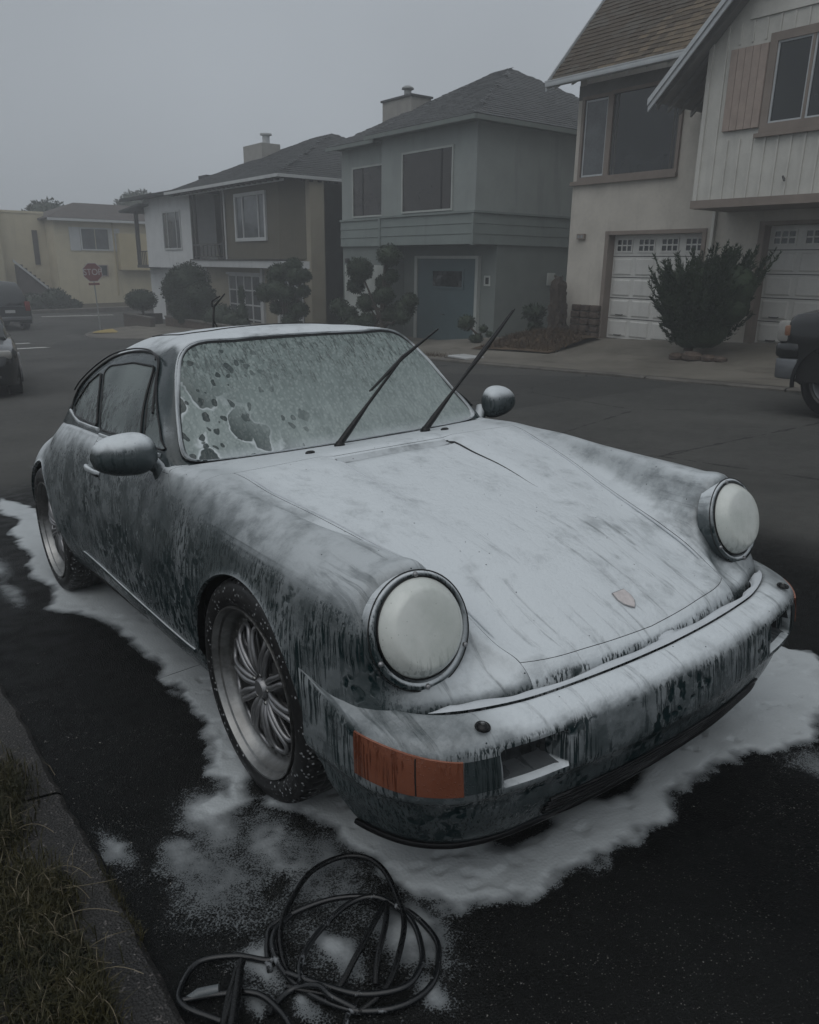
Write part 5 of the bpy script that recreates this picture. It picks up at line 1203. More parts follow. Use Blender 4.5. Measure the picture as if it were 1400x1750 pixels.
# ---- headlights
for sgn in (-1, 1):
    top_ = Vector((.551, sgn * .607, .778)); bot = Vector((.616, sgn * .633, .525)); c = (top_ + bot) / 2 + Vector((.009, 0, 0)); upv = (top_ - bot).normalized()
    nrm = Vector((1, sgn * .06, 0)); nrm = (nrm - upv * nrm.dot(upv)).normalized(); sd = upv.cross(nrm)
    M_ = Matrix((sd, upv, nrm)).transposed().to_4x4(); M_.translation = c
    hl = MB().lathe([(.132, -.045), (.132, -.012), (.1305, -.003), (.127, .001), (.122, .002), (.118, .000), (.1145, -.002)], 64, M_).build('headlight', M_ring, CAR, smooth=50)
    M2 = M_ @ Matrix.Translation((0, .006, 0))
    MB().lathe([(.0, .0385), (.030, .038), (.060, .037), (.080, .0355), (.0865, .0335), (.092, .0285), (.102, .017), (.109, .004), (.1115, -.004)], 64, M2).build('lens', M_foamlight, hl, smooth=60)
    MB().tube([M2 @ Vector((.1125 * math.cos(a), .1125 * math.sin(a), .001)) for a in np.linspace(0, 2 * math.pi, 64, endpoint=False)], .0022, 6, closed=True).build('lens_seal', M_rubber, hl, smooth=60)
    MB().tube([M_ @ Vector((.1325 * math.cos(a), .1325 * math.sin(a), -.004)) for a in np.linspace(0, 2 * math.pi, 64, endpoint=False)], .0016, 6, closed=True).build('ring_gap', M_gap, hl, smooth=60)
    for a in (90, 205, 270, -25):
        MB().lathe([(.0, .006), (.004, .0055), (.006, .003), (.0065, 0)], 12, M_ @ Matrix.Translation((.1235 * math.cos(R(a)), .1235 * math.sin(R(a)), .001))).build('ring_screw', M_spoke, hl, smooth=50)

# ---- door mirrors
for sgn in (-1, 1):
    prof = []
    n_ = 22; rings = []
    cxm, cym, czm = -.70, .828, .908
    for i in range(n_ + 1):
        t = i / n_; yy_ = -1 + 2 * t                                  # from inner (-1) to outer (+1)
        w_ = math.sqrt(max(0, 1 - abs(yy_) ** 2.6)); row = []
        hh = .073 * (w_ ** .9) * (1.0 + .12 * -yy_); dep = .080 * (w_ ** .8)
        for k in range(24):
            a = 2 * math.pi * k / 24; ca, sa = math.cos(a), math.sin(a)
            xx_ = ca * dep if ca > 0 else ca * dep * .35
            row.append((cxm + xx_ - .02 * yy_ , sgn * (cym + .101 * yy_), czm + sa * hh * (1 if sa > 0 else .9) + .012 * -yy_ * 0))
        row.append(row[0]); rings.append(row)
    mr_ = MB().grid(rings).build('door_mirror', M_mirfoam, CAR, smooth=80)
    MB().tube([(cxm - .01, sgn * (cym - .075), czm - .02), (cxm + .005, sgn * (cym - .105), czm - .055), (cxm + .01, sgn * (cym - .120), czm - .085)], [.030, .024, .034], 12).build('mirror_foot', M_mirfoam, mr_, smooth=70)
# ---- door handles
for sgn, d in ((1, doors[0]), (-1, doors[1])):
    def hs(x, z, off): P, n_ = hit_side(x, z, sgn, body_bvh); return P + n_ * off
    MB().tube([hs(-1.375, .768, .002), hs(-1.365, .770, .020), hs(-1.31, .768, .030), hs(-1.25, .764, .024), hs(-1.235, .762, .002)], [.008, .010, .011, .010, .008], 8).build('handle', bpy.data.materials['foam_line'], d, smooth=70)
    MB().tube([hs(-1.36, .758, -.001), hs(-1.30, .757, -.001), hs(-1.25, .754, -.001)], [.010, .016, .010], 8).build('handle_recess', M_rubber, d, smooth=70)
# ---- wipers
for pv, md, tp, ar in (((-.52, -.116, .868), (-.57, .065, 1.039), (-.57, .396, 1.246), (-.57, .21, 1.147)), ((-.535, .291, .868), (-.57, .468, .999), (-.57, .814, 1.306), (-.57, .634, 1.149))):
    pv, md, tp, ar = map(Vector, (pv, md, tp, ar)); d_ = (tp - md).normalized()
    wp = MB().tube([pv, pv + (ar - pv) * .14, pv + (ar - pv) * .45, ar + d_ * .01 + Vector((.012, 0, .004))], [.013, .0125, .0065, .0045], 8).build('wiper_arm', M_rubber, CAR, smooth=50)
    MB().lathe([(.020, -.012), (.020, .0), (.014, .006), (.009, .012), (0, .013)], 16, Matrix.Translation(pv)).build('wiper_pivot', M_rubber, wp, smooth=50)
    f_ = Vector((.006, 0, .002))
    MB().tube([md - f_, ar - f_ + d_ * .02, tp - f_], [.0035, .005, .003], 5).build('wiper_blade', M_rubber, wp)
    MB().tube([md + f_, md + (ar - md) * .5 + f_ * 2.4, ar + f_ * 3, ar + (tp - ar) * .5 + f_ * 2.4, tp + f_], [.004, .005, .008, .005, .003], 6).build('blade_bridge', M_rubber, wp)
rwv = [Vector(p) for p in ((-2.40, .258, 1.285), (-2.43, .284, 1.382), (-2.43, .277, 1.414), (-2.45, .367, 1.453), (-2.42, .304, 1.283), (-2.45, .259, 1.318))]
base_ = Vector((-2.30, .20, .98))
wp = MB().tube([base_, rwv[0], rwv[1] + Vector((0, .0, -.005))], [.010, .006, .005], 6).build('rear_wiper_arm', M_rubber, CAR); MB().tube([rwv[0] + Vector((.02, -.02, -.05)), rwv[1], rwv[3]], [.004, .007, .004], 6).build('wiper_blade', M_rubber, wp)
MB().tube([rwv[1] + Vector((0, -.01, .0)), rwv[2], rwv[3] - Vector((0, .03, .012))], .004, 5).build('blade_bridge', M_rubber, wp); MB().tube([rwv[4] + Vector((0, 0, -.05)), rwv[5] + Vector((0, .02, 0)), rwv[1]], .004, 5).build('blade_bridge', M_rubber, wp)
for x_, y_ in ((-.45, -.278), (-.484, .348)):
    P, n_ = body_down(x_, y_); MB().lathe([(.012, -.004), (.012, .004), (.008, .008), (0, .009)], 14, Matrix.Translation(P) @ Matrix.Diagonal((1, 1.5, 1, 1))).build('washer_jet', M_rubber, CAR, smooth=50)
for y_ in (-.243, .243):
    P, n_ = body_down(-.345, y_); MB().lathe([(.006, -.002), (.006, .003), (0, .004)], 10, Matrix.Translation(P)).build('grille_screw', M_gap, CAR)

# ---- wheels
g = G('wet_tyre')
fl = g.math('MULTIPLY', g.ramp(g.vor(95, g.vec((1, 1, 1))), .40, .26), g.ramp(g.sep(g.vor(95, out='Color'))[0], .62, .66)); nz_ = g.noise(60, 3)
fl2 = g.math('MULTIPLY', g.ramp(g.noise(9, 4, rough=.6), .40, .52), fl)
M_tyre = g.fin(g.mix(fl2, (.005, .005, .0052), (.26, .27, .275)), g.mixf(fl2, .5, .6), g.bump(g.math('ADD', nz_, fl2), .3, .003))
def make_wheel():
    wh = bpy.data.objects.new('wheel', None); COL.objects.link(wh); wh.parent = CAR
    # local frame: z axis = outward
    prof = [(.246, -.185), (.262, -.196), (.290, -.200), (.308, -.192), (.318, -.178), (.3225, -.160), (.324, -.120), (.324, -.09), (.3235, -.05), (.3215, -.030), (.316, -.015), (.306, -.004), (.290, .002), (.272, .004), (.258, .001), (.249, -.006), (.244, -.016)]
    pp = hermite_rows(np.array([(a, b, 0) for a, b in prof], float), np.arange(len(prof), dtype=float), np.linspace(0, len(prof) - 1, 90))[:, :2]
    n = 300; pts = []
    for k in range(n):
        a = 2 * math.pi * k / n; row = []
        for r_, h_ in pp:
            d_ = 0
            if r_ > .312:
                for gz in (-.150, -.108, -.066): d_ = max(d_, .007 * max(0, 1 - abs(h_ - gz) / .004))
                ph = (k * 1.0 / n * 62 + (h_ + .1) * 5) % 1.0
                if (h_ > -.062 or h_ < -.155) and ph < .14: d_ = .006
                ph = (k * 1.0 / n * 44 + (h_ + .1) * 22) % 1.0
                if -.10 < h_ < -.07 and ph < .16: d_ = .005
            row.append(((r_ - d_) * math.cos(a), (r_ - d_) * math.sin(a), h_))
        pts.append(row)
    pts.append(pts[0]); MB().grid(pts).build('tyre', M_tyre, wh, smooth=50)
    rim = MB().lathe([(.240, -.19), (.2445, -.012), (.2465, -.003), (.2455, .0025), (.2405, .0025), (.2375, -.004), (.2345, -.014), (.2285, -.018), (.2265, -.024), (.221, -.038), (.213, -.048), (.204, -.051), (.198, -.052), (.194, -.049), (.190, -.050), (.188, -.056), (.187, -.12), (.187, -.185)], 96).build('rim', M_chrome, wh, smooth=35)
    for k in range(30):
        a = 2 * math.pi * k / 30; M_ = Matrix.Translation((.198 * math.cos(a), .198 * math.sin(a), -.051))
        if k == 0: bolt = MB().lathe([(.0045, 0), (.0045, .004), (0, .0045)], 8, Matrix.Identity(4)).build('rim_bolt', M_chrome, rim, smooth=40); bolt.matrix_local = M_
        else: inst(bolt, M_, rim)
    MB().lathe([(0, -.085), (.12, -.085), (.188, -.09)], 48).build('wheel_shade_disc', M_hubdark, wh)  # dark disc added as the shade behind the spokes
    sp0 = None
    for k in range(10):
        # looped spoke: two legs leave the hub, swell apart and close in a U at the rim
        if sp0 is None:
            mb = MB(); P = [(.040, -.007, -.046), (.070, -.013, -.034), (.104, -.022, -.031), (.138, -.034, -.034), (.166, -.036, -.041), (.182, -.018, -.047), (.186, 0, -.048)]
            P += [(x_, -y_, z_) for x_, y_, z_ in P[::-1][1:]]
            P2 = hermite_rows(np.array(P), np.arange(13.), np.linspace(0, 12, 60)); mb.tube([tuple(p) for p in P2], list(.0082 + .0014 * np.cos(np.linspace(0, 2 * math.pi, 60))), 8)
            sp0 = mb.build('spoke', M_spoke, wh, smooth=60)
        else: inst(sp0, Matrix.Rotation(2 * math.pi * k / 10, 4, 'Z'), wh)
    s2 = MB().tube([(.045, 0, -.058), (.10, .0, -.050), (.15, 0, -.052), (.188, 0, -.060)], [.008, .006, .006, .008], 7).build('inner_spoke', M_spoke, wh, smooth=60); s2.matrix_local = Matrix.Rotation(math.pi / 10, 4, 'Z')
    for k in range(1, 10): inst(s2, Matrix.Rotation(math.pi / 10 + 2 * math.pi * k / 10, 4, 'Z'), wh)
    hub = MB().lathe([(.0, -.028), (.024, -.028), (.028, -.032), (.031, -.042), (.052, -.045), (.058, -.054), (.060, -.10)], 32).build('hub', M_spoke, wh, smooth=40)
    b0 = None
    for k in range(5):
        a = 2 * math.pi * k / 5
        M_ = Matrix.Translation((.042 * math.cos(a), .042 * math.sin(a), -.044))
        if b0 is None: b0 = MB().lathe([(.0075, -.004), (.007, .010), (.005, .012), (0, .012)], 6).build('wheel_nut', M_chrome, hub, smooth=40); b0.matrix_local = M_
        else: inst(b0, M_, hub)
    return wh
def place_wheel(wh, x, sgn, roll):
    wh.matrix_local = Matrix.Translation((x, sgn * .782, .3235)) @ Matrix.Rotation(R(90 * -sgn), 4, 'X') @ Matrix.Rotation(R(roll), 4, 'Z')
w0 = make_wheel(); 
for k, (x, sgn, roll, steer) in enumerate(((.005, -1, 12, 0), (-2.268, -1, 40, 0), (.005, 1, 70, 0), (-2.268, 1, 5, 0))):
    wq = w0 if k == 0 else copy_tree(w0, CAR); place_wheel(wq, x, sgn, roll)
# ================================================================ PLANTS
def leaf_mat(name, a, b, rough=.6):
    g = G(name); n1 = g.noise(2.2, 3); n2 = g.noise(26, 3); oi = g.n('ShaderNodeObjectInfo')
    f = g.ramp(g.math('ADD', g.math('MULTIPLY', n1, .5), g.math('MULTIPLY', n2, .5)), .3, .7)
    return g.fin(g.mix(f, a, b), rough, Specular_IOR_Level=.25)
M_jun = leaf_mat('juniper_needles', (.010, .020, .010), (.034, .052, .026)); M_top = leaf_mat('clipped_foliage', (.012, .022, .012), (.040, .056, .032)); M_bush = leaf_mat('dark_hedge', (.012, .022, .013), (.035, .048, .030))
M_bark = plain('bark', (.04, .03, .022), .9, .3, 12, .8, .02, 40); M_dryg = leaf_mat('dry_groundcover', (.040, .026, .016), (.095, .066, .040), .9)
def leaves_cloud(mb, c, r, n, size, squash=(1, 1, 1), shell=.45, up=0.0, rs=None):
    rs = rs or random
    for _ in range(n):
        d = Vector((rs.gauss(0, 1), rs.gauss(0, 1), rs.gauss(0, 1))).normalized(); q = rs.uniform(shell, 1.0) * (1 + .10 * math.sin(d.x * 7 + c[0]) * math.cos(d.z * 6 + d.y * 5))
        p = Vector((c[0] + d.x * r * q * squash[0], c[1] + d.y * r * q * squash[1], c[2] + d.z * r * q * squash[2]))
        t = (d + Vector((rs.gauss(0, .6), rs.gauss(0, .6), rs.gauss(0, .6) + up))).normalized(); u = t.cross(Vector((rs.gauss(0, 1), rs.gauss(0, 1), rs.gauss(0, 1)))).normalized()
        s_ = size * rs.uniform(.6, 1.4); mb.add([p - u * s_ * .35, p + t * s_, p + u * s_ * .35, p - t * s_ * .5], [(0, 1, 2, 3)])
def blob_core(mb, c, r, squash=(1, 1, 1), n=10):
    pts = []
    for i in range(n + 1):
        th = math.pi * i / n; pts.append([(c[0] + r * squash[0] * math.sin(th) * math.cos(2 * math.pi * k / 14) * (1 + .06 * math.sin(5 * k + i)), c[1] + r * squash[1] * math.sin(th) * math.sin(2 * math.pi * k / 14), c[2] + r * squash[2] * math.cos(th)) for k in range(15)])
    mb.grid(pts)
def plant(name, label, cat, loc, balls, trunk, m, leaf=.05, dens=900, group=None):
    """balls: (dx, dy, dz, r) crowns; trunk: list of branch paths with radii, relative to loc"""
    root = thing(name, label, cat, T(*loc), group)
    for path, r0, r1 in trunk:
        MB().tube(path, list(np.linspace(r0, r1, len(path))), 7).build('branch' if path[0][2] > .1 else 'trunk', M_bark, root, smooth=60)
    for (dx, dy, dz, r, *sq) in balls:
        sq = sq[0] if sq else (1, 1, .85); mb = MB(); blob_core(mb, (dx, dy, dz), r * .80, sq); n = int(dens * (r / .4) ** 2)
        leaves_cloud(mb, (dx, dy, dz), r * .93, n, leaf, sq, .80)
        me = bpy.data.meshes.new('foliage'); me.from_pydata(mb.v, [], mb.f); me.materials.append(m); put(bpy.data.objects.new('foliage_pad', me), root)
    return root
def px2(c, y0, L, rr):      # crown pads given as (x, z, r) on the plane y0, made relative to the base c with some depth scatter
    return [(x - c[0], (y0 - c[1]) + random.uniform(-.3, .3), z - c[2], r) for (x, z, r) in L]
# cloud-pruned tree before the grey green house
c = (-17.8, 12.2, -.78)
pads = px2(c, 12.2, [(-17.55, 1.72, .40), (-19.3, 1.28, .42), (-18.6, 1.32, .45), (-18.1, .95, .30), (-18.9, .85, .32), (-19.75, .18, .34), (-19.2, -.02, .34), (-18.5, .35, .36), (-18.0, .55, .34), (-17.4, .62, .32), (-17.0, .25, .36), (-16.6, .48, .28), (-16.5, .05, .28), (-17.5, .05, .38), (-18.3, -.2, .36), (-17.5, 1.15, .26), (-18.9, -.25, .3)], 1)
br = [([(0, 0, 0), (.05, 0, .5), (-.05, .05, 1.1), (.2, 0, 2.3)], .10, .04)] + [([(0, 0, .35 + .15 * (i % 5)), (p[0] * .5, p[1] * .5, p[2] * .6 + .1), (p[0], p[1], p[2])], .045, .018) for i, p in enumerate(pads)]
plant('topiary_tree', 'tall cloud pruned tree with many round pads, before the grey green house', 'tree', c, pads, br, M_top, .045, 1000)
c = (-23.4, 12.0, -.85)
pads = px2(c, 12.0, [(-23.9, 1.15, .42), (-23.2, 1.38, .36), (-22.6, 1.05, .38), (-24.6, .95, .40), (-24.4, .45, .44), (-23.6, .55, .46), (-22.9, .45, .40), (-21.75, 1.08, .30), (-22.0, .58, .28), (-23.9, -.05, .32), (-23.0, .0, .34), (-22.4, -.05, .34), (-22.9, -.45, .36)], 1)
br = [([(0, 0, 0), (.05, 0, .6), (0, .05, 1.2)], .10, .05)] + [([(0, 0, .3 + .15 * (i % 5)), (p[0] * .5, p[1] * .5, p[2] * .6 + .1), (p[0], p[1], p[2])], .04, .016) for i, p in enumerate(pads)]
plant('topiary_tree', 'cloud pruned tree in front of the tan house, second of the two topiary trees', 'tree', c, pads, br, M_top, .045, 900)
c = (-31.0, 11.4, -1.2)
plant('broad_bush', 'broad dark clipped bush standing before the white corner house garage', 'bush', c, [(-.8, 0, 1.55, .85), (.3, 0, 1.9, .95), (1.0, .1, 1.3, .8), (-.1, .1, .9, .95), (.6, -.1, .55, .7)], [([(0, 0, 0), (0, 0, .9)], .12, .08)], M_bush, .06, 700)
c = (-35.6, 11.0, -1.25)
plant('globe_tree', 'ball shaped clipped tree on a bare stem at the street corner planter', 'tree', c, [(0, 0, 1.0, .78, (1.15, 1, .68))], [([(.2, 0, 0), (.15, 0, .6)], .06, .05)], M_bush, .05, 700)
c = (-25.9, 11.5, -.85)
plant('slim_shrub', 'slim upright shrub between the globe bush and the topiary before the tan garage', 'shrub', c, [(0, 0, .5, .30, (.8, .8, 1.5)), (0, 0, 1.2, .22, (.7, .7, 1.6)), (.05, 0, .15, .3)], [([(0, 0, 0), (0, 0, .9)], .05, .03)], M_bush, .045, 700)
c = (-27.9, 11.5, -.95)
plant('low_shrub', 'low rounded green shrub before the tan house garage grid', 'shrub', c, [(0, 0, .35, .75, (1.2, 1, .75)), (.8, .1, .25, .5)], [([(0, 0, 0), (0, 0, .3)], .05, .04)], M_bush, .05, 500)
c = (-13.35, 12.0, -.42)
plant('small_bonsai', 'small bonsai like shrub with one round head, before the teal garage door', 'shrub', c, [(-.35, 0, .48, .26), (.3, 0, .36, .13), (.42, .1, .24, .1), (.1, 0, .12, .16), (-.05, 0, .1, .14)], [([(0, 0, 0), (.1, 0, .2), (-.25, 0, .4)], .04, .025), ([(.1, 0, .15), (.35, 0, .38)], .02, .012)], M_top, .035, 900)
c = (-11.9, 12.6, -.15)
plant('agave', 'spiky blue grey plant at the grey house side wall beside the stump', 'plant', c, [(0, 0, .55, .30, (1.1, 1, .7)), (.05, 0, .25, .2)], [([(0, 0, 0), (0, 0, .5)], .05, .04)], M_bush, .07, 420)
# juniper: sprays of upswept branches
jr = thing('juniper_bush', 'large dark wind swept juniper between the two white garage doors', 'bush', T(-6.95, 11.7, .02))
mb = MB(); rs = random.Random(3)
core = MB(); 
for cx_, cz_, r_ in ((-.15, .75, .50), (.35, 1.0, .62), (.0, .32, .40), (.75, 1.15, .45), (-.35, 1.05, .42), (.3, .45, .52), (.7, .8, .42)): blob_core(core, (cx_, 0, cz_), r_ * .92, (1, .8, .9), 8)
core.build('inner_foliage', M_jun, jr)
for k in range(500):
    u = rs.uniform(-1, 1); w_ = rs.uniform(-1, 1); a0 = Vector((.15 + .30 * u, .2 * w_, .02 + .55 * rs.random()))
    tip = Vector((.18 + .92 * u + .12 * rs.gauss(0, 1), .62 * w_, 1.10 + .55 * (1 - abs(u)) * .5 + rs.uniform(-.75, .42) + (.25 if u > .3 else 0)))
    if tip.z < .9: tip.x = .18 + (tip.x - .18) * .72
    if k < 6: tip = Vector([(-1.02, 0, 1.72), (-1.0, .1, 1.22), (.55, 0, 1.95), (.42, .1, 1.86), (1.05, 0, 1.72), (1.12, 0, 1.55)][k])
    m_ = (a0 + tip) / 2 + Vector((-.10 * u, 0, -.12)); n = 26
    for i in range(n):
        t = .3 + .7 * i / n; p = a0 * (1 - t) ** 2 + m_ * 2 * t * (1 - t) + tip * t * t; ax_ = ((m_ - a0) * (1 - t) + (tip - m_) * t).normalized(); wdt = .13 * (1.12 - t)
        for q in range(5):
            d_ = (ax_ + Vector((rs.gauss(0, .55), rs.gauss(0, .55), rs.gauss(0, .35)))).normalized(); s_ = d_.cross(Vector((rs.gauss(0, 1), rs.gauss(0, 1), rs.gauss(0, 1)))).normalized() * .014
            o_ = p + Vector((rs.gauss(0, 1), rs.gauss(0, 1), rs.gauss(0, 1))) * wdt * .35; mb.add([o_ - s_, o_ + s_, o_ + d_ * rs.uniform(.05, .11)], [(0, 1, 2)])
me = bpy.data.meshes.new('spray'); me.from_pydata(mb.v, [], mb.f); me.materials.append(M_jun); put(bpy.data.objects.new('foliage_sprays', me), jr)
MB().tube([(0, 0, -.05), (.05, 0, .4)], [.09, .06], 8).build('trunk', M_bark, jr)
# rocks round the juniper's foot
for k, (x_, s_) in enumerate(((-6.95, .13), (-6.62, .17), (-6.28, .12), (-6.05, .10))):
    mb = MB(); blob_core(mb, (0, 0, 0), s_, (1.3, 1, .7), 5); o = tag(mb.build('rock', M_stone, smooth=25), ['flat brown rock at the left foot of the juniper', 'largest pale brown rock under the juniper', 'brown rock right of the biggest one under the juniper', 'small rock at the right end below the juniper'][k], 'rock', 'rocks under the juniper'); o.location = (x_, 11.35, zp_(x_, 11.35) + s_ * .3)
# stump by the stone plinth
st = thing('tree_stump', 'rough brown stump standing against the white house corner', 'stump', T(-11.1, 12.6, -.2))
sg = []
for z_ in np.linspace(0, 1.45, 26):
    row = []
    for a in np.linspace(0, 2 * math.pi, 29)[:-1]:
        P_ = Vector((math.cos(a) * 1.4, math.sin(a) * 1.4, z_ * 2.2)); from mathutils import noise as mn
        r_ = (.23 - .05 * z_) * (1 + .25 * mn.noise(P_ * 1.6) + .30 * mn.noise(P_ * 4.1)) * (1 if z_ < 1.3 else .55); row.append((r_ * math.cos(a) - .05 * z_, r_ * math.sin(a), z_ + .10 * mn.noise(P_ * 1.7)))
    sg.append(row + [row[0]])
mb = MB().grid(sg); mb.f.append(tuple(range(25 * 29, 25 * 29 + 28))); mb.build('stump_trunk', M_bark, st, smooth=30)
mb = MB()
for k in range(2600):
    x_ = random.uniform(-12.3, -9.9); y_ = random.uniform(11.2, 12.8); 
    if x_ > -10.3 and y_ > 12.2: continue
    z_ = zp_(x_, y_) + .26 * math.exp(-((x_ + 11.0) / 1.2) ** 2) * math.exp(-((y_ - 12.1) / .7) ** 2); d_ = Vector((random.gauss(0, .6), random.gauss(0, .6), 1)).normalized(); s_ = d_.cross(Vector((random.gauss(0, 1), random.gauss(0, 1), 0))).normalized() * .02
    p = Vector((x_, y_, z_)); mb.add([p - s_, p + s_, p + d_ * random.uniform(.05, .16)], [(0, 1, 2)])
me = bpy.data.meshes.new('groundcover'); me.from_pydata(mb.v, [], mb.f); me.materials.append(M_dryg); tag(put(bpy.data.objects.new('groundcover', me)), kind='stuff')
mb = MB(); mb.grid([[(x_, y_, zp_(x_, y_) + .01 + .26 * math.exp(-((x_ + 11.0) / 1.2) ** 2) * math.exp(-((y_ - 12.1) / .7) ** 2)) for y_ in np.linspace(11.1, 12.85, 12)] for x_ in np.linspace(-12.5, -9.95, 16)]); tag(mb.build('planting_bed', M_dryg, smooth=60), kind='structure')
# low planter walls before the tan and white houses
for nm, lb, (xa, xb, ya_, zt) in (('planter_wall', 'low brown planter wall holding the globe tree at the street corner', (-36.2, -32.6, 10.3, -.85)), ('planter_wall', 'dark low retaining wall before the tan house under the broad bush', (-32.4, -26.0, 10.9, -.78))):
    t_ = thing(nm, lb, 'wall', T(xa, ya_, -1.5), 'planter walls')
    b_ = MB(); b_.box(0, xb - xa, 0, .2, -.3, zt + 1.5 - .05); b_.box(0, .2, .2, 1.8, -.3, zt + 1.5 - .05); b_.build('wall_body', plain('planter_brick', (.07, .055, .045), .9, .3, 8) if nm and xa < -36 else M_stone, t_); MB().box(-.03, xb - xa + .03, -.03, .23, zt + 1.45, zt + 1.5).build('coping', M_grime, t_)
# faint trees behind the yellow house
for k, (x_, y_, z_, r_, lb) in enumerate(((-60, 13.2, 5.2, 1.7, 'hazy round tree rising behind the flat part of the yellow house'), (-62, 20.5, 6.2, 2.0, 'hazy tree showing above the ridge end of the brown roof'))):
    plant('far_tree', lb, 'tree', (x_, y_, -1), [(0, 0, z_ + 1 - .8, r_, (1.3, 1, .7)), (-1.2, 0, z_ + .0, r_ * .7), (1.3, 0, z_ - .2, r_ * .7)], [([(0, 0, 0), (0, 0, z_)], .2, .12)], M_bush, .16, 60, 'hazy trees beyond the cross street')
plant('corner_shrub', 'dark shrub mass at the foot of the yellow house staircase', 'shrub', (-48.5, 10.3, -1.3), [(0, 0, .5, .9), (0, -1.2, .4, .7), (0, 1.0, .2, .5)], [([(0, 0, 0), (0, 0, .4)], .05, .04)], M_bush, .1, 200)

# ================================================================ STREET THINGS
ss = thing('stop_sign', 'red octagonal STOP sign on a thin post at the far street corner', 'road sign', Matrix.Translation((-33.55, 8.45, -1.62)) @ Matrix.Rotation(R(2), 4, 'X') @ Matrix.Rotation(R(68), 4, 'Z'))
M_red = plain('sign_red', (.125, .034, .034), .4, .1, 4); M_sw = plain('sign_white', (.36, .36, .36), .4, .05, 4)
MB().tube([(0, 0, 0), (0, 0, 2.98)], .028, 8).build('post', M_galv, ss)
def octo(r_, y0, y1): return MB().prism([(r_ * math.cos(R(22.5 + 45 * k)), 2.62 + r_ * math.sin(R(22.5 + 45 * k))) for k in range(8)], 'y', y0, y1)
octo(.41, -.040, -.030).build('sign_border', M_sw, ss); pl_ = octo(.385, -.046, -.041).build('sign_plate', M_red, ss)
def text(body, size, m, parent, M_, name='lettering', ext=.001):
    cu = bpy.data.curves.new(name, 'FONT'); cu.body = body; cu.size = size; cu.align_x = 'CENTER'; cu.align_y = 'CENTER'; cu.extrude = ext
    o = bpy.data.objects.new(name, cu); COL.objects.link(o); bpy.context.view_layer.update(); me = bpy.data.meshes.new_from_object(o); bpy.data.objects.remove(o); me.materials.append(m)
    q = bpy.data.objects.new(name, me); put(q, parent); q.matrix_local = M_; return q
t_ = text('STOP', .36, M_sw, pl_, Matrix.Translation((0, -.048, 2.62)) @ Matrix.Rotation(R(90), 4, 'X') @ Matrix.Diagonal((.86, 1, 1, 1)), ext=.0015)
MB().box(-.22, .22, -.044, -.036, 2.10, 2.19).build('subplate', M_red, ss)
# small white cover on the far pavement
cv = thing('utility_cover', 'small pale utility cover on the pavement edge across the street', 'cover', T(-11.3, 9.9, zp_(-11.3, 9.9)))
MB().box(-.33, .33, -.25, .25, .0, .05).build('lid', M_wt, cv, bevel=.015); MB().box(-.38, .38, -.30, .30, -.05, .012).build('cover_rim', M_grime, cv)
mb = MB()
for k in range(260):
    x_ = -12.4 + random.gauss(0, .35); y_ = 9.85 + random.gauss(0, .12); p = Vector((x_, y_, zp_(x_, y_))); d_ = Vector((random.gauss(0, .5), random.gauss(0, .4), 1)).normalized(); s_ = Vector((.006, 0, 0)); mb.add([p - s_, p + s_, p + d_ * random.uniform(.04, .13)], [(0, 1, 2)])
me = bpy.data.meshes.new('weeds'); me.from_pydata(mb.v, [], mb.f); me.materials.append(M_dryg); tag(put(bpy.data.objects.new('kerb_weeds', me)), kind='stuff')

# ================================================================ OTHER VEHICLES
g = G('black_car_paint'); M_blk = g.fin((.006, .0065, .007), .22, g.bump(g.noise(30, 2), .03, .002), Coat_Weight=.5)
g = G('charcoal_car_paint'); M_chr = g.fin((.020, .024, .028), .3, g.bump(g.noise(30, 2), .03, .002), Coat_Weight=.4)
M_bright = plain('dull_chrome', (.15, .157, .165), .4, .08, 3, .02, .001, 10, Metallic=.5); M_lampc = plain('clear_lamp', (.24, .235, .22), .15, .1, 20); M_lampo = plain('amber_lamp', (.20, .10, .06), .3, .1, 20); M_lampr = plain('red_lamp', (.16, .015, .012), .2)
def simple_wheel(parent, x, y, r, w_, sgn, rimm):
    wh = bpy.data.objects.new('wheel', None); COL.objects.link(wh); wh.parent = parent; wh.matrix_local = Matrix.Translation((x, y, r)) @ Matrix.Rotation(R(-90 * sgn), 4, 'X')
    MB().lathe([(r * .62, -w_), (r * .9, -w_), (r * .985, -w_ * .9), (r, -w_ * .5), (r * .985, -w_ * .08), (r * .93, 0), (r * .70, .005), (r * .62, -.02)], 48).build('tyre', M_rubber, wh, smooth=40)
    rim = MB().lathe([(0, -.03), (.07, -.03), (.08, -.05), (r * .52, -.07), (r * .56, -.02), (r * .60, 0), (r * .63, -.01), (r * .62, -w_)], 40).build('rim', rimm, wh, smooth=35)
    for k in range(6):
        b = MB(); b.tube([(.05, 0, -.03), (r * .56, 0, -.035)], [.03, .022], 6); o = b.build('spoke', rimm, rim, smooth=40); o.matrix_local = Matrix.Rotation(k * math.pi / 3, 4, 'Z')
    return wh
def loft_body(parent, secs, m, name='body', smooth=35):
    """secs: list of (x, [(y, z), ...]) half sections from bottom to centre, lofted along x and mirrored; ends closed"""
    P = np.array([[(x, y, z) for y, z in pts] for x, pts in secs], float); t_ = chord(P); n = np.concatenate([np.linspace(t_[i], t_[i + 1], 4, endpoint=False) for i in range(len(t_) - 1)] + [[t_[-1]]])
    Q = hermite_rows(P, t_, n); full_ = np.concatenate([Q * [1, -1, 1], Q[:, :-1][:, ::-1]], 1); mb = MB().grid(full_.tolist()); k = full_.shape[1]; b0 = 0
    mb.f.append(tuple(range(k))); e0 = (full_.shape[0] - 1) * k; mb.f.append(tuple(range(e0, e0 + k))[::-1]); return mb.build(name, m, parent, smooth=smooth)
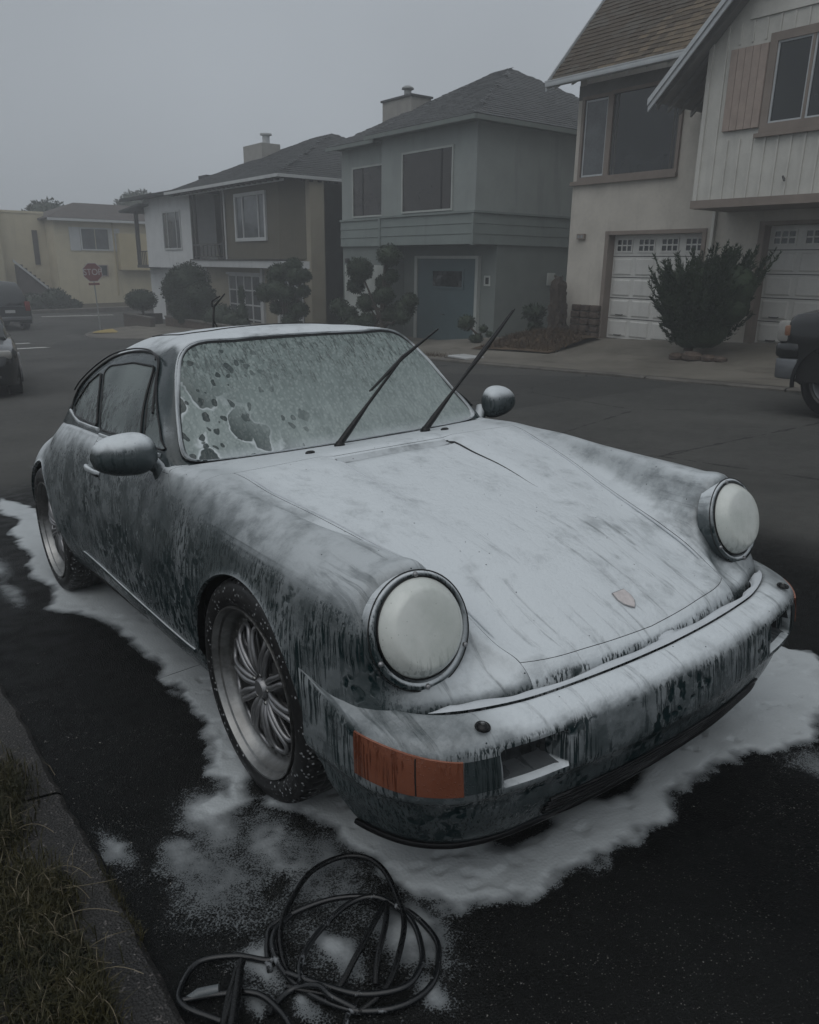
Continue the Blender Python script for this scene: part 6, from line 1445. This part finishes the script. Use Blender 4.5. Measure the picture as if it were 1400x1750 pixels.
def wheel_arch_dark(parent, x, y, r, sgn, m=None):
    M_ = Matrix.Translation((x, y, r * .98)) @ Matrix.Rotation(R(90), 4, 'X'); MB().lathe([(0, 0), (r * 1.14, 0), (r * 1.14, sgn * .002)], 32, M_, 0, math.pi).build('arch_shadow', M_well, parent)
    MB().lathe([(r * 1.12, 0), (r * 1.12, -sgn * .03), (r * 1.22, -sgn * .03), (r * 1.22, 0)], 32, M_, R(-8), R(188)).build('arch_flare', m or M_blk, parent, smooth=40)

# pickup by the far kerb, nose pointing left: local +x = nose
tr = thing('pickup_truck', 'black pickup truck with silver front bumper, only its nose showing at the right edge', 'truck', Matrix.Translation((-2.86, 8.22, zr(-2.4, 8.0) + .0)) @ Matrix.Rotation(R(180 + 1.5), 4, 'Z') @ Matrix.Rotation(R(2.6), 4, 'Y'))
def sec(w_, z0, z1, zt, rr=.06, zc=None): return [(w_ * .55, z0), (w_ * .97, z0 + .02), (w_, z0 + .25), (w_, z1 - rr * 2), (w_ * .985, z1 - rr), (w_ * .93, z1), (w_ * .5, zt), (0, zt)]
loft_body(tr, [(-.03, sec(.90, .62, 1.00, 1.04)), (-.08, sec(.955, .56, 1.08, 1.12)), (-.35, sec(.985, .5, 1.14, 1.18)), (-1.0, sec(.995, .5, 1.16, 1.20)), (-1.45, sec(.995, .5, 1.19, 1.24)), (-3.0, sec(.995, .5, 1.20, 1.25)), (-5.5, sec(.99, .5, 1.20, 1.22))], M_blk)
loft_body(tr, [(-1.40, [(.80, 1.18), (.78, 1.2), (.7, 1.22), (0, 1.24)]), (-1.95, [(.88, 1.18), (.84, 1.45), (.70, 1.70), (0, 1.74)]), (-2.4, [(.88, 1.18), (.84, 1.5), (.68, 1.86), (0, 1.90)]), (-3.5, [(.88, 1.18), (.84, 1.5), (.68, 1.86), (0, 1.90)]), (-3.75, [(.88, 1.18), (.86, 1.4), (.80, 1.5), (0, 1.52)])], M_glass, 'cabin')
pl2 = [(-.24, -1.0), (-.10, -1.0), (.04, -.93), (.11, -.70), (.13, 0), (.11, .70), (.04, .93), (-.10, 1.0), (-.24, 1.0), (-.24, .90), (-.2, .88), (-.2, -.88), (-.24, -.90)]
MB().prism(pl2, 'z', .40, .63).build('front_bumper', M_bright, tr, bevel=.03)
MB().prism([(x_ + (.02 if x_ > 0 else 0), y_) for x_, y_ in pl2[:9]], 'z', .635, .81).build('bumper_top', M_blk, tr, bevel=.045)
for sgn in (-1, 1):
    MB().box(-.10, .05, sgn * .80 - .135, sgn * .80 + .165, .81, 1.05).build('headlight', M_lampc, tr, bevel=.04); MB().box(-.115, -.04, sgn * .90 - .02, sgn * .90 + .072, .88, 1.0).build('marker_lamp', M_lampo, tr, bevel=.02)
    for wx in (-.66, -4.3): simple_wheel(tr, wx, sgn * .965, .385, .25, sgn, M_bright); wheel_arch_dark(tr, wx, sgn * .985, .385, sgn)
MB().tube([(-.1, .5, .42), (.02, .5, .36), (-.1, .5, .30)], .02, 6).build('tow_hook', M_rubber, tr)
MB().box(-.03, .03, -.62, .62, .70, 1.0).build('grille', M_dkmetal, tr, bevel=.02); MB().box(-1.75, -1.55, .99, 1.2, 1.22, 1.42).build('wing_mirror', M_blk, tr, bevel=.04)

# black car behind, nose towards us, mostly outside the left edge
def small_car(root, m, lamps=True, rear=False):
    loft_body(root, [(0.0, sec(.62, .30, .62, .64, .04)), (-.06, sec(.74, .25, .72, .74, .05)), (-.25, sec(.84, .22, .78, .83, .06)), (-.9, sec(.90, .22, .88, .95, .06)), (-1.35, sec(.91, .22, .93, 1.02, .06)), (-3.2, sec(.91, .22, .97, 1.02, .06)), (-4.2, sec(.88, .24, .98, 1.0, .06)), (-4.42, sec(.80, .3, .92, .94, .06))], m)
    loft_body(root, [(-1.25, [(.76, .95), (.74, .98), (.6, 1.0), (0, 1.02)]), (-1.9, [(.82, .95), (.76, 1.25), (.62, 1.42), (0, 1.47)]), (-2.8, [(.82, .95), (.77, 1.3), (.64, 1.52), (0, 1.56)]), (-3.7, [(.82, .95), (.76, 1.25), (.62, 1.46), (0, 1.50)]), (-4.2, [(.80, .95), (.76, 1.0), (.6, 1.05), (0, 1.07)])], M_glass, 'cabin')
    for sgn in (-1, 1):
        MB().box(-.36, -.05, sgn * .66 - .12, sgn * .66 + .14, .66, .80).build('headlight', M_lampc, root, bevel=.05); MB().box(-4.44, -4.25, sgn * .70 - .13, sgn * .70 + .12, .70, .92).build('tail_lamp', M_lampr, root, bevel=.03)
        MB().box(-.12, .0, sgn * .55 - .08, sgn * .55 + .08, .34, .44).build('fog_lamp', M_lampc, root, bevel=.03)
        for wx in (-.82, -3.45): simple_wheel(root, wx, sgn * .90, .335, .22, sgn, M_dkmetal); wheel_arch_dark(root, wx, sgn * .895, .335, sgn, m)
    MB().box(-.03, .02, -.4, .4, .42, .60).build('grille', M_rubber, root, bevel=.02)
lc = thing('parked_car', 'black car parked behind the foamed coupe, only its front wheel and lamp showing', 'car', Matrix.Translation((-12.25, .15, zr(-12.9, .8) - .01)) @ Matrix.Rotation(R(-9), 4, 'Z') @ Matrix.Rotation(R(-3.2), 4, 'Y'))
small_car(lc, M_blk); text('OII', .13, M_bright, lc, Matrix.Translation((-.55, .915, .52)) @ Matrix.Rotation(R(180), 4, 'Z') @ Matrix.Rotation(R(90), 4, 'X'), 'badge', .004)
sv = thing('suv', 'dark charcoal SUV seen from behind at the crossing beyond the black car', 'car', Matrix.Translation((-35.6, 5.35, zr(-36, 5.3) - .02)) @ Matrix.Rotation(R(6), 4, 'Z'))
loft_body(sv, [(0.0, sec(.80, .42, 1.0, 1.05)), (.0 - .1, sec(.90, .34, 1.05, 1.1)), (-1.0, sec(.94, .3, 1.08, 1.12)), (-3.6, sec(.94, .3, 1.05, 1.10)), (-4.5, sec(.86, .34, .95, 1.0))], M_chr)
loft_body(sv, [(-.05, [(.80, 1.02), (.80, 1.1), (.76, 1.12), (0, 1.14)]), (-.28, [(.84, 1.02), (.78, 1.45), (.66, 1.66), (0, 1.70)]), (-2.4, [(.85, 1.02), (.80, 1.5), (.68, 1.72), (0, 1.76)]), (-3.4, [(.82, 1.02), (.78, 1.1), (.7, 1.12), (0, 1.14)])], M_glass, 'cabin')
for sgn in (-1, 1):
    MB().box(-.2, .03, sgn * .74 - .1, sgn * .74 + .1, .85, 1.25).build('tail_lamp', M_lampr, sv, bevel=.02)
    for wx in (-.85, -3.6): simple_wheel(sv, wx, sgn * .93, .37, .24, sgn, M_dkmetal); wheel_arch_dark(sv, wx, sgn * .925, .37, sgn, M_chr)
MB().box(.0, .05, -.85, .85, .48, .62).build('rear_bumper', M_bright, sv, bevel=.03); MB().box(.03, .05, -.2, .2, .78, .9).build('number_plate', M_wt, sv)
# ================================================================ SOAP FOAM ON THE ROAD, HOSE, GRASS (road frame)
POLY = [(-4.9, -.60), (-4.5, -.72), (-4.0, -.64), (-3.7, -.76), (-3.0, -.78), (-2.62, -.86), (-2.25, -.82), (-2.0, -.90), (-1.75, -.75), (-1.46, -.73), (-1.1, -.72), (-.74, -.76), (-.49, -.755), (-.30, -.80), (-.2, -.88), (-.12, -.84), (-.06, -.97), (.04, -.90), (.06, -.80), (.17, -.75), (.33, -.75), (.44, -.72), (.58, -.705), (.70, -.66), (.78, -.55), (.81, -.46), (.825, -.31), (.805, -.08), (.79, .12), (.765, .30), (.80, .46), (.875, .65), (.82, .78), (.80, 1.05), (.6, 1.25), (.2, 1.2), (-.6, 1.05), (-2, 1.0), (-3.0, .7), (-3.3, .1), (-3.4, -.35), (-3.9, -.45), (-4.4, -.50)]
HOLES = [((.60, -.33), (.06, .10)), ((.61, .02), (.06, .14)), ((.50, -.10), (.12, .26)), ((-2.45, -.70), (.22, .06)), ((-.02, -.72), (.10, .12)), ((-1.2, .1), (1.2, .5)), ((.3, .2), (.25, .5))]
PATCH = [((-7.0, -.10), (.9, .05), .75), ((-6.2, -.02), (.5, .06), .7), ((-3.2, -.98), (.5, .05), .6), ((-2.4, -1.0), (.3, .05), .5), ((.02, -.93), (.13, .07), .8), ((.13, -1.06), (.10, .07), .55), ((.24, -1.0), (.16, .12), .5), ((.62, -.90), (.10, .035), .6), ((.56, -1.06), (.08, .05), .7), ((.70, -.76), (.10, .07), .8), ((.84, -.82), (.05, .03), .6), ((-.02, -1.19), (.12, .03), .5), ((.38, -.82), (.22, .10), .42), ((.2, -.86), (.18, .08), .5), ((1.0, .92), (.25, .3), .45), ((.95, .55), (.12, .08), .4), ((-3.6, -1.0), (.35, .10), .55), ((-4.4, -.95), (.5, .1), .6), ((-2.9, -.98), (.25, .07), .6), ((.5, -.9), (.3, .2), .25), ((.70, -1.02), (.06, .03), .6), ((.62, -1.12), (.05, .03), .6)]
def seg_dist(P, poly):
    d = np.full(len(P), 1e9); ins = np.zeros(len(P), bool); n = len(poly)
    for i in range(n):
        a = np.array(poly[i]); b = np.array(poly[(i + 1) % n]); ab = b - a; t = np.clip(((P - a) @ ab) / (ab @ ab), 0, 1); d = np.minimum(d, np.linalg.norm(P - (a + t[:, None] * ab), axis=1))
        c = ((a[1] > P[:, 1]) != (b[1] > P[:, 1])); xx = (b[0] - a[0]) * (P[:, 1] - a[1]) / (b[1] - a[1] + 1e-12) + a[0]; ins ^= c & (P[:, 0] < xx)
    return np.where(ins, d, -d)
def vnoise(P, scale, seed):
    r_ = np.random.default_rng(seed); tab = r_.random((256, 256)); q = P * scale; i = np.floor(q).astype(int); f = q - i; f = f * f * (3 - 2 * f); i0, j0 = i[:, 0] % 256, i[:, 1] % 256; i1, j1 = (i0 + 1) % 256, (j0 + 1) % 256
    return (tab[i0, j0] * (1 - f[:, 0]) + tab[i1, j0] * f[:, 0]) * (1 - f[:, 1]) + (tab[i0, j1] * (1 - f[:, 0]) + tab[i1, j1] * f[:, 0]) * f[:, 1]
def fbm(P, s_, seed, o=4): return sum(vnoise(P, s_ * 2 ** k, seed + k) / 2 ** (k + 1) for k in range(o)) / (1 - .5 ** o)
def foam_sheet(name, x0, x1, y0, y1, h, seed):
    gx = np.arange(x0, x1, h); gy = np.arange(y0, y1, h); X_, Y_ = np.meshgrid(gx, gy, indexing='ij'); P = np.stack([X_.ravel(), Y_.ravel()], 1)
    W = P + (np.stack([fbm(P, 7, 11), fbm(P, 7, 23)], 1) - .5) * (.10 if x0 > -2 else .05)
    d = seg_dist(W, POLY) + (fbm(P, 14, 5) - .5) * (.09 if x0 > -2 else .05)
    m_ = np.clip(d / .055 + .42, -1, 1.25)
    for (c, r_) in HOLES: m_ -= 1.3 * np.exp(-(((W[:, 0] - c[0]) / r_[0]) ** 2 + ((W[:, 1] - c[1]) / r_[1]) ** 2) * 1.2) * (.6 + .8 * fbm(P, 9, 31))
    for (c, r_, a) in PATCH: m_ = np.maximum(m_, a * np.exp(-(((W[:, 0] - c[0]) / r_[0]) ** 2 + ((W[:, 1] - c[1]) / r_[1]) ** 2) * .9) * (.55 + .9 * fbm(P, 16, 41)))
    m_ = m_ + (fbm(P, 38, 51) - .5) * .25
    pits = fbm(P, 22, 77, 2); z = np.clip(m_, -.1, 1) * .011 + (fbm(P, 10, 61) - .5) * .006 * np.clip(m_, 0, 1) - .006 * sst(.66, .80, pits) * np.clip(m_, 0, 1) + .0015
    n = len(gy); i, j = np.meshgrid(np.arange(len(gx) - 1), np.arange(n - 1), indexing='ij'); a = (i * n + j).ravel(); f = np.stack([a, a + n, a + n + 1, a + 1], 1); keep = m_[f].max(1) > .02; f = f[keep]
    used = np.unique(f); remap = -np.ones(len(P), int); remap[used] = np.arange(len(used)); f = remap[f]; v = np.stack([P[used, 0], P[used, 1], z[used]], 1)
    me = bpy.data.meshes.new(name); me.from_pydata(v.tolist(), [], f.tolist()); at = me.attributes.new('thick', 'FLOAT', 'POINT'); at.data.foreach_set('value', np.clip(m_[used], 0, 1).astype(np.float32)); me.shade_smooth()
    me.materials.append(M_gfoam); o = tag(put(bpy.data.objects.new(name, me)), kind='stuff'); o.matrix_world = RF; return o
g = G('road_soap_foam'); th = g.attr('thick')[2]
gr = g.noise(120, 3, rough=.65); gr2 = g.vor(230); nb = g.noise(6, 5, rough=.6)
e = g.math('ADD', th, g.math('MULTIPLY', g.math('SUBTRACT', g.math('ADD', g.math('MULTIPLY', gr, .6), g.math('MULTIPLY', gr2, .75)), .60), .55))
cover = g.ramp(e, .20, .46)
col = g.mix(g.ramp(g.math('ADD', g.math('MULTIPLY', th, .7), g.math('MULTIPLY', nb, .5)), .45, 1.0), (.08, .088, .092), (.40, .425, .435))
g.fin(col, .62, g.bump(g.math('ADD', g.math('MULTIPLY', g.vor(110), .5), g.math('ADD', g.math('MULTIPLY', gr, .3), g.noise(22, 3))), .3, .006), Specular_IOR_Level=.5)
tr_ = g.n('ShaderNodeBsdfTransparent'); ms = g.n('ShaderNodeMixShader'); g.l(cover, ms.inputs[0]); g.l(tr_.outputs[0], ms.inputs[1]); g.l(g.b.outputs[0], ms.inputs[2]); g.l(ms.outputs[0], g.out.inputs['Surface']); M_gfoam = g.m
foam_sheet('soap_foam', -.9, 1.3, -1.22, 1.35, .008, 1); foam_sheet('soap_foam', -9, -.9, -1.22, .95, .016, 2)

# ---- pressure washer hose coiled on the wet road
M_hose = plain('wet_black_hose', (.004, .0045, .005), .30, .25, 20, .1, .001, 90, Specular_IOR_Level=.3)
g = G('foam_smeared_hose'); f_ = g.ramp(g.noise(20, 5, rough=.7), .58, .66); M_hose2 = g.fin(g.mix(f_, (.006, .007, .008), (.17, .18, .19)), g.mixf(f_, .24, .6), g.bump(f_, .3, .003))
hs_ = thing('hose', 'black pressure washer hose lying in loose coils on the road in front of the coupe', 'hose', RF.copy())
def hp(pts, r_=.0066, m=None, name='hose_coil', closed=False):
    P = np.array([(x_, y_, max(z_, r_ + .002)) for x_, y_, z_ in pts], float); n = len(P); q = hermite_rows(P, np.arange(n, dtype=float), np.linspace(0, n - 1, n * 12)); return MB().tube([tuple(p) for p in q], r_, 10).build(name, m or M_hose, hs_, smooth=70)
hp([(.67, -1.02, .012), (.60, -1.02, .014), (.525, -.99, .030), (.465, -.93, .032), (.415, -.85, .034), (.415, -.77, .034), (.455, -.72, .034), (.525, -.71, .034), (.625, -.74, .032), (.685, -.77, .032), (.745, -.83, .030), (.785, -.89, .022), (.79, -.96, .012)])
hp([(.59, -1.05, .012), (.52, -1.02, .012), (.485, -.98, .016), (.51, -.86, .025), (.57, -.77, .022), (.65, -.73, .014), (.74, -.73, .012), (.79, -.76, .012), (.83, -.81, .012), (.835, -.87, .012), (.81, -.93, .012), (.76, -.98, .012), (.67, -1.02, .012), (.59, -1.03, .02), (.53, -1.01, .03), (.50, -.95, .03)], m=M_hose2)
hp([(.67, -1.02, .026), (.62, -.99, .028), (.58, -.92, .03), (.56, -.83, .034), (.59, -.77, .035), (.68, -.75, .028), (.76, -.78, .026), (.80, -.82, .026), (.81, -.87, .026), (.77, -.94, .026), (.70, -.99, .026), (.63, -1.03, .026)], m=M_hose2)
hp([(.76, -.90, .014), (.72, -.865, .03), (.67, -.81, .04), (.622, -.772, .042), (.634, -.80, .042), (.69, -.90, .03), (.72, -.97, .014), (.69, -1.01, .014), (.65, -1.04, .014)])
hp([(.50, -.99, .016), (.57, -1.03, .014), (.51, -1.09, .014), (.475, -1.16, .014), (.515, -1.215, .014), (.56, -1.225, .018), (.62, -1.19, .014), (.68, -1.15, .012), (.76, -1.10, .012), (.80, -1.02, .012), (.78, -.98, .012)], m=M_hose2)
hp([(.545, -1.22, .014), (.58, -1.16, .018), (.63, -1.10, .02), (.69, -1.08, .014), (.74, -1.08, .012)], m=M_hose2)
hp([(.70, -1.22, .02), (.64, -1.165, .026), (.565, -1.105, .030), (.548, -1.092, .030), (.575, -1.12, .030), (.655, -1.18, .024), (.72, -1.20, .012)], .008)
hp([(.68, -1.175, .03), (.61, -1.13, .036), (.575, -1.108, .036)], .010, name='hose_sleeve')
MB().tube([(.545, -1.215, .012), (.555, -1.19, .02), (.575, -1.155, .024)], [.006, .0105, .0095], 12).build('nozzle_wand', plain('grey_wet_plastic', (.09, .10, .105), .3), hs_, smooth=60)
hp([(.78, -.96, .012), (.74, -.99, .03), (.70, -1.0, .03), (.66, -1.04, .012), (.68, -1.10, .012)], m=M_hose2)

# ---- grass and straw on the near strip, pebbles on kerb and road
M_gr1 = leaf_mat('wet_grass', (.010, .012, .003), (.045, .038, .012), .55); M_straw = leaf_mat('straw', (.085, .070, .042), (.20, .17, .12), .7)
def blades(name, centres, n, hmin, hmax, m, lean=.9, wdt=.0016, zb=.03):
    mb = MB(); rs = random.Random(hash(name) % 1000 if 0 else len(name) * 17)
    for _ in range(n):
        cx_, cy_, sx2, sy2 = rs.choice(centres); x_ = rs.gauss(cx_, sx2); y_ = rs.gauss(cy_, sy2); h_ = rs.uniform(hmin, hmax); a = rs.uniform(0, 6.28); l = rs.uniform(.2, lean) * h_
        d_ = Vector((math.cos(a), math.sin(a), 0)); s_ = Vector((-math.sin(a), math.cos(a), 0)) * wdt; p = Vector((x_, y_, zb)); up_ = math.sqrt(max(.0004, h_ * h_ - l * l))
        p1 = p + d_ * l * .35 + Vector((0, 0, up_ * .65)); p2 = p + d_ * l + Vector((0, 0, up_ * .8)); mb.add([p - s_, p + s_, p1 + s_ * .8, p1 - s_ * .8, p2], [(0, 1, 2, 3), (3, 2, 4)])
    me = bpy.data.meshes.new(name); me.from_pydata(mb.v, [], mb.f); me.materials.append(m); o = tag(put(bpy.data.objects.new(name, me)), kind='stuff'); o.matrix_world = RF; return o
tufts = [(-.50, -1.37, .07, .035), (-.38, -1.40, .07, .04), (-.24, -1.41, .06, .03), (.04, -1.40, .07, .035), (.12, -1.36, .04, .022), (.16, -1.42, .08, .03), (.28, -1.41, .05, .025), (.36, -1.38, .05, .022), (.42, -1.41, .05, .03), (.47, -1.38, .04, .018), (.46, -1.46, .08, .03), (-.7, -1.42, .1, .03), (.2, -1.50, .2, .04), (-.3, -1.5, .25, .04), (.6, -1.48, .08, .04)]
blades('grass', tufts, 9000, .02, .075, M_gr1); blades('dry_grass', tufts, 3200, .03, .10, M_gr1, 1.0, .0014); blades('straw', [(t[0], t[1], t[2] * 1.3, t[3] * 1.4) for t in tufts], 420, .03, .12, M_straw, 1.0, .0011)
blades('crack_grass', [(.12, -1.235, .05, .006), (.30, -1.235, .03, .005), (.20, -1.24, .08, .004)], 260, .012, .04, M_gr1, .9, .001, .015)
mb = MB(); rs = random.Random(5)
for (x_, y_, a, l, c_) in [(.02, -1.38, 50, .14, .02), (.05, -1.42, 62, .22, -.03), (.10, -1.36, 40, .10, .012), (.22, -1.42, 75, .17, .02), (.30, -1.38, 35, .12, -.02), (.36, -1.44, 100, .12, .02), (.42, -1.40, 70, .14, .02), (.46, -1.38, 20, .10, .012), (-.2, -1.40, 55, .12, .015), (.12, -1.44, 20, .16, .02), (.33, -1.36, 90, .10, -.012)]:
    d_ = Vector((math.cos(R(a)), math.sin(R(a)), 0)); s_ = Vector((-d_.y, d_.x, 0)); mb.tube([Vector((x_, y_, .05)) + d_ * l * t + s_ * c_ * 4 * t * (1 - t) + Vector((0, 0, .02 * math.sin(3.1 * t))) for t in np.linspace(0, 1, 9)], .0009, 4)
me = bpy.data.meshes.new('long_straw'); me.from_pydata(mb.v, [], mb.f); me.materials.append(M_straw); o = tag(put(bpy.data.objects.new('long_straw', me)), kind='stuff'); o.matrix_world = RF
mb = MB(); M_peb = plain('grit', (.15, .145, .135), .7, .5, 60)
for _ in range(900):
    if rs.random() < .35: x_, y_ = rs.uniform(-1.5, 1.2), rs.uniform(-1.6, -1.25); z_ = .034
    else: x_, y_ = rs.uniform(-1.5, 1.5), rs.uniform(-1.22, 1.2) if rs.random() < .4 else -1.22 + abs(rs.gauss(0, .12)); z_ = .001
    s_ = rs.uniform(.0012, .0038); b_ = [Vector((rs.uniform(-1, 1), rs.uniform(-1, 1), rs.uniform(0, 1))) * s_ + Vector((x_, y_, z_)) for _k in range(5)]; mb.add(b_, [(0, 1, 2), (0, 2, 3), (0, 3, 4), (1, 2, 4), (2, 3, 4)])
me = bpy.data.meshes.new('grit'); me.from_pydata(mb.v, [], mb.f); me.materials.append(M_peb); o = tag(put(bpy.data.objects.new('grit', me)), kind='stuff'); o.matrix_world = RF
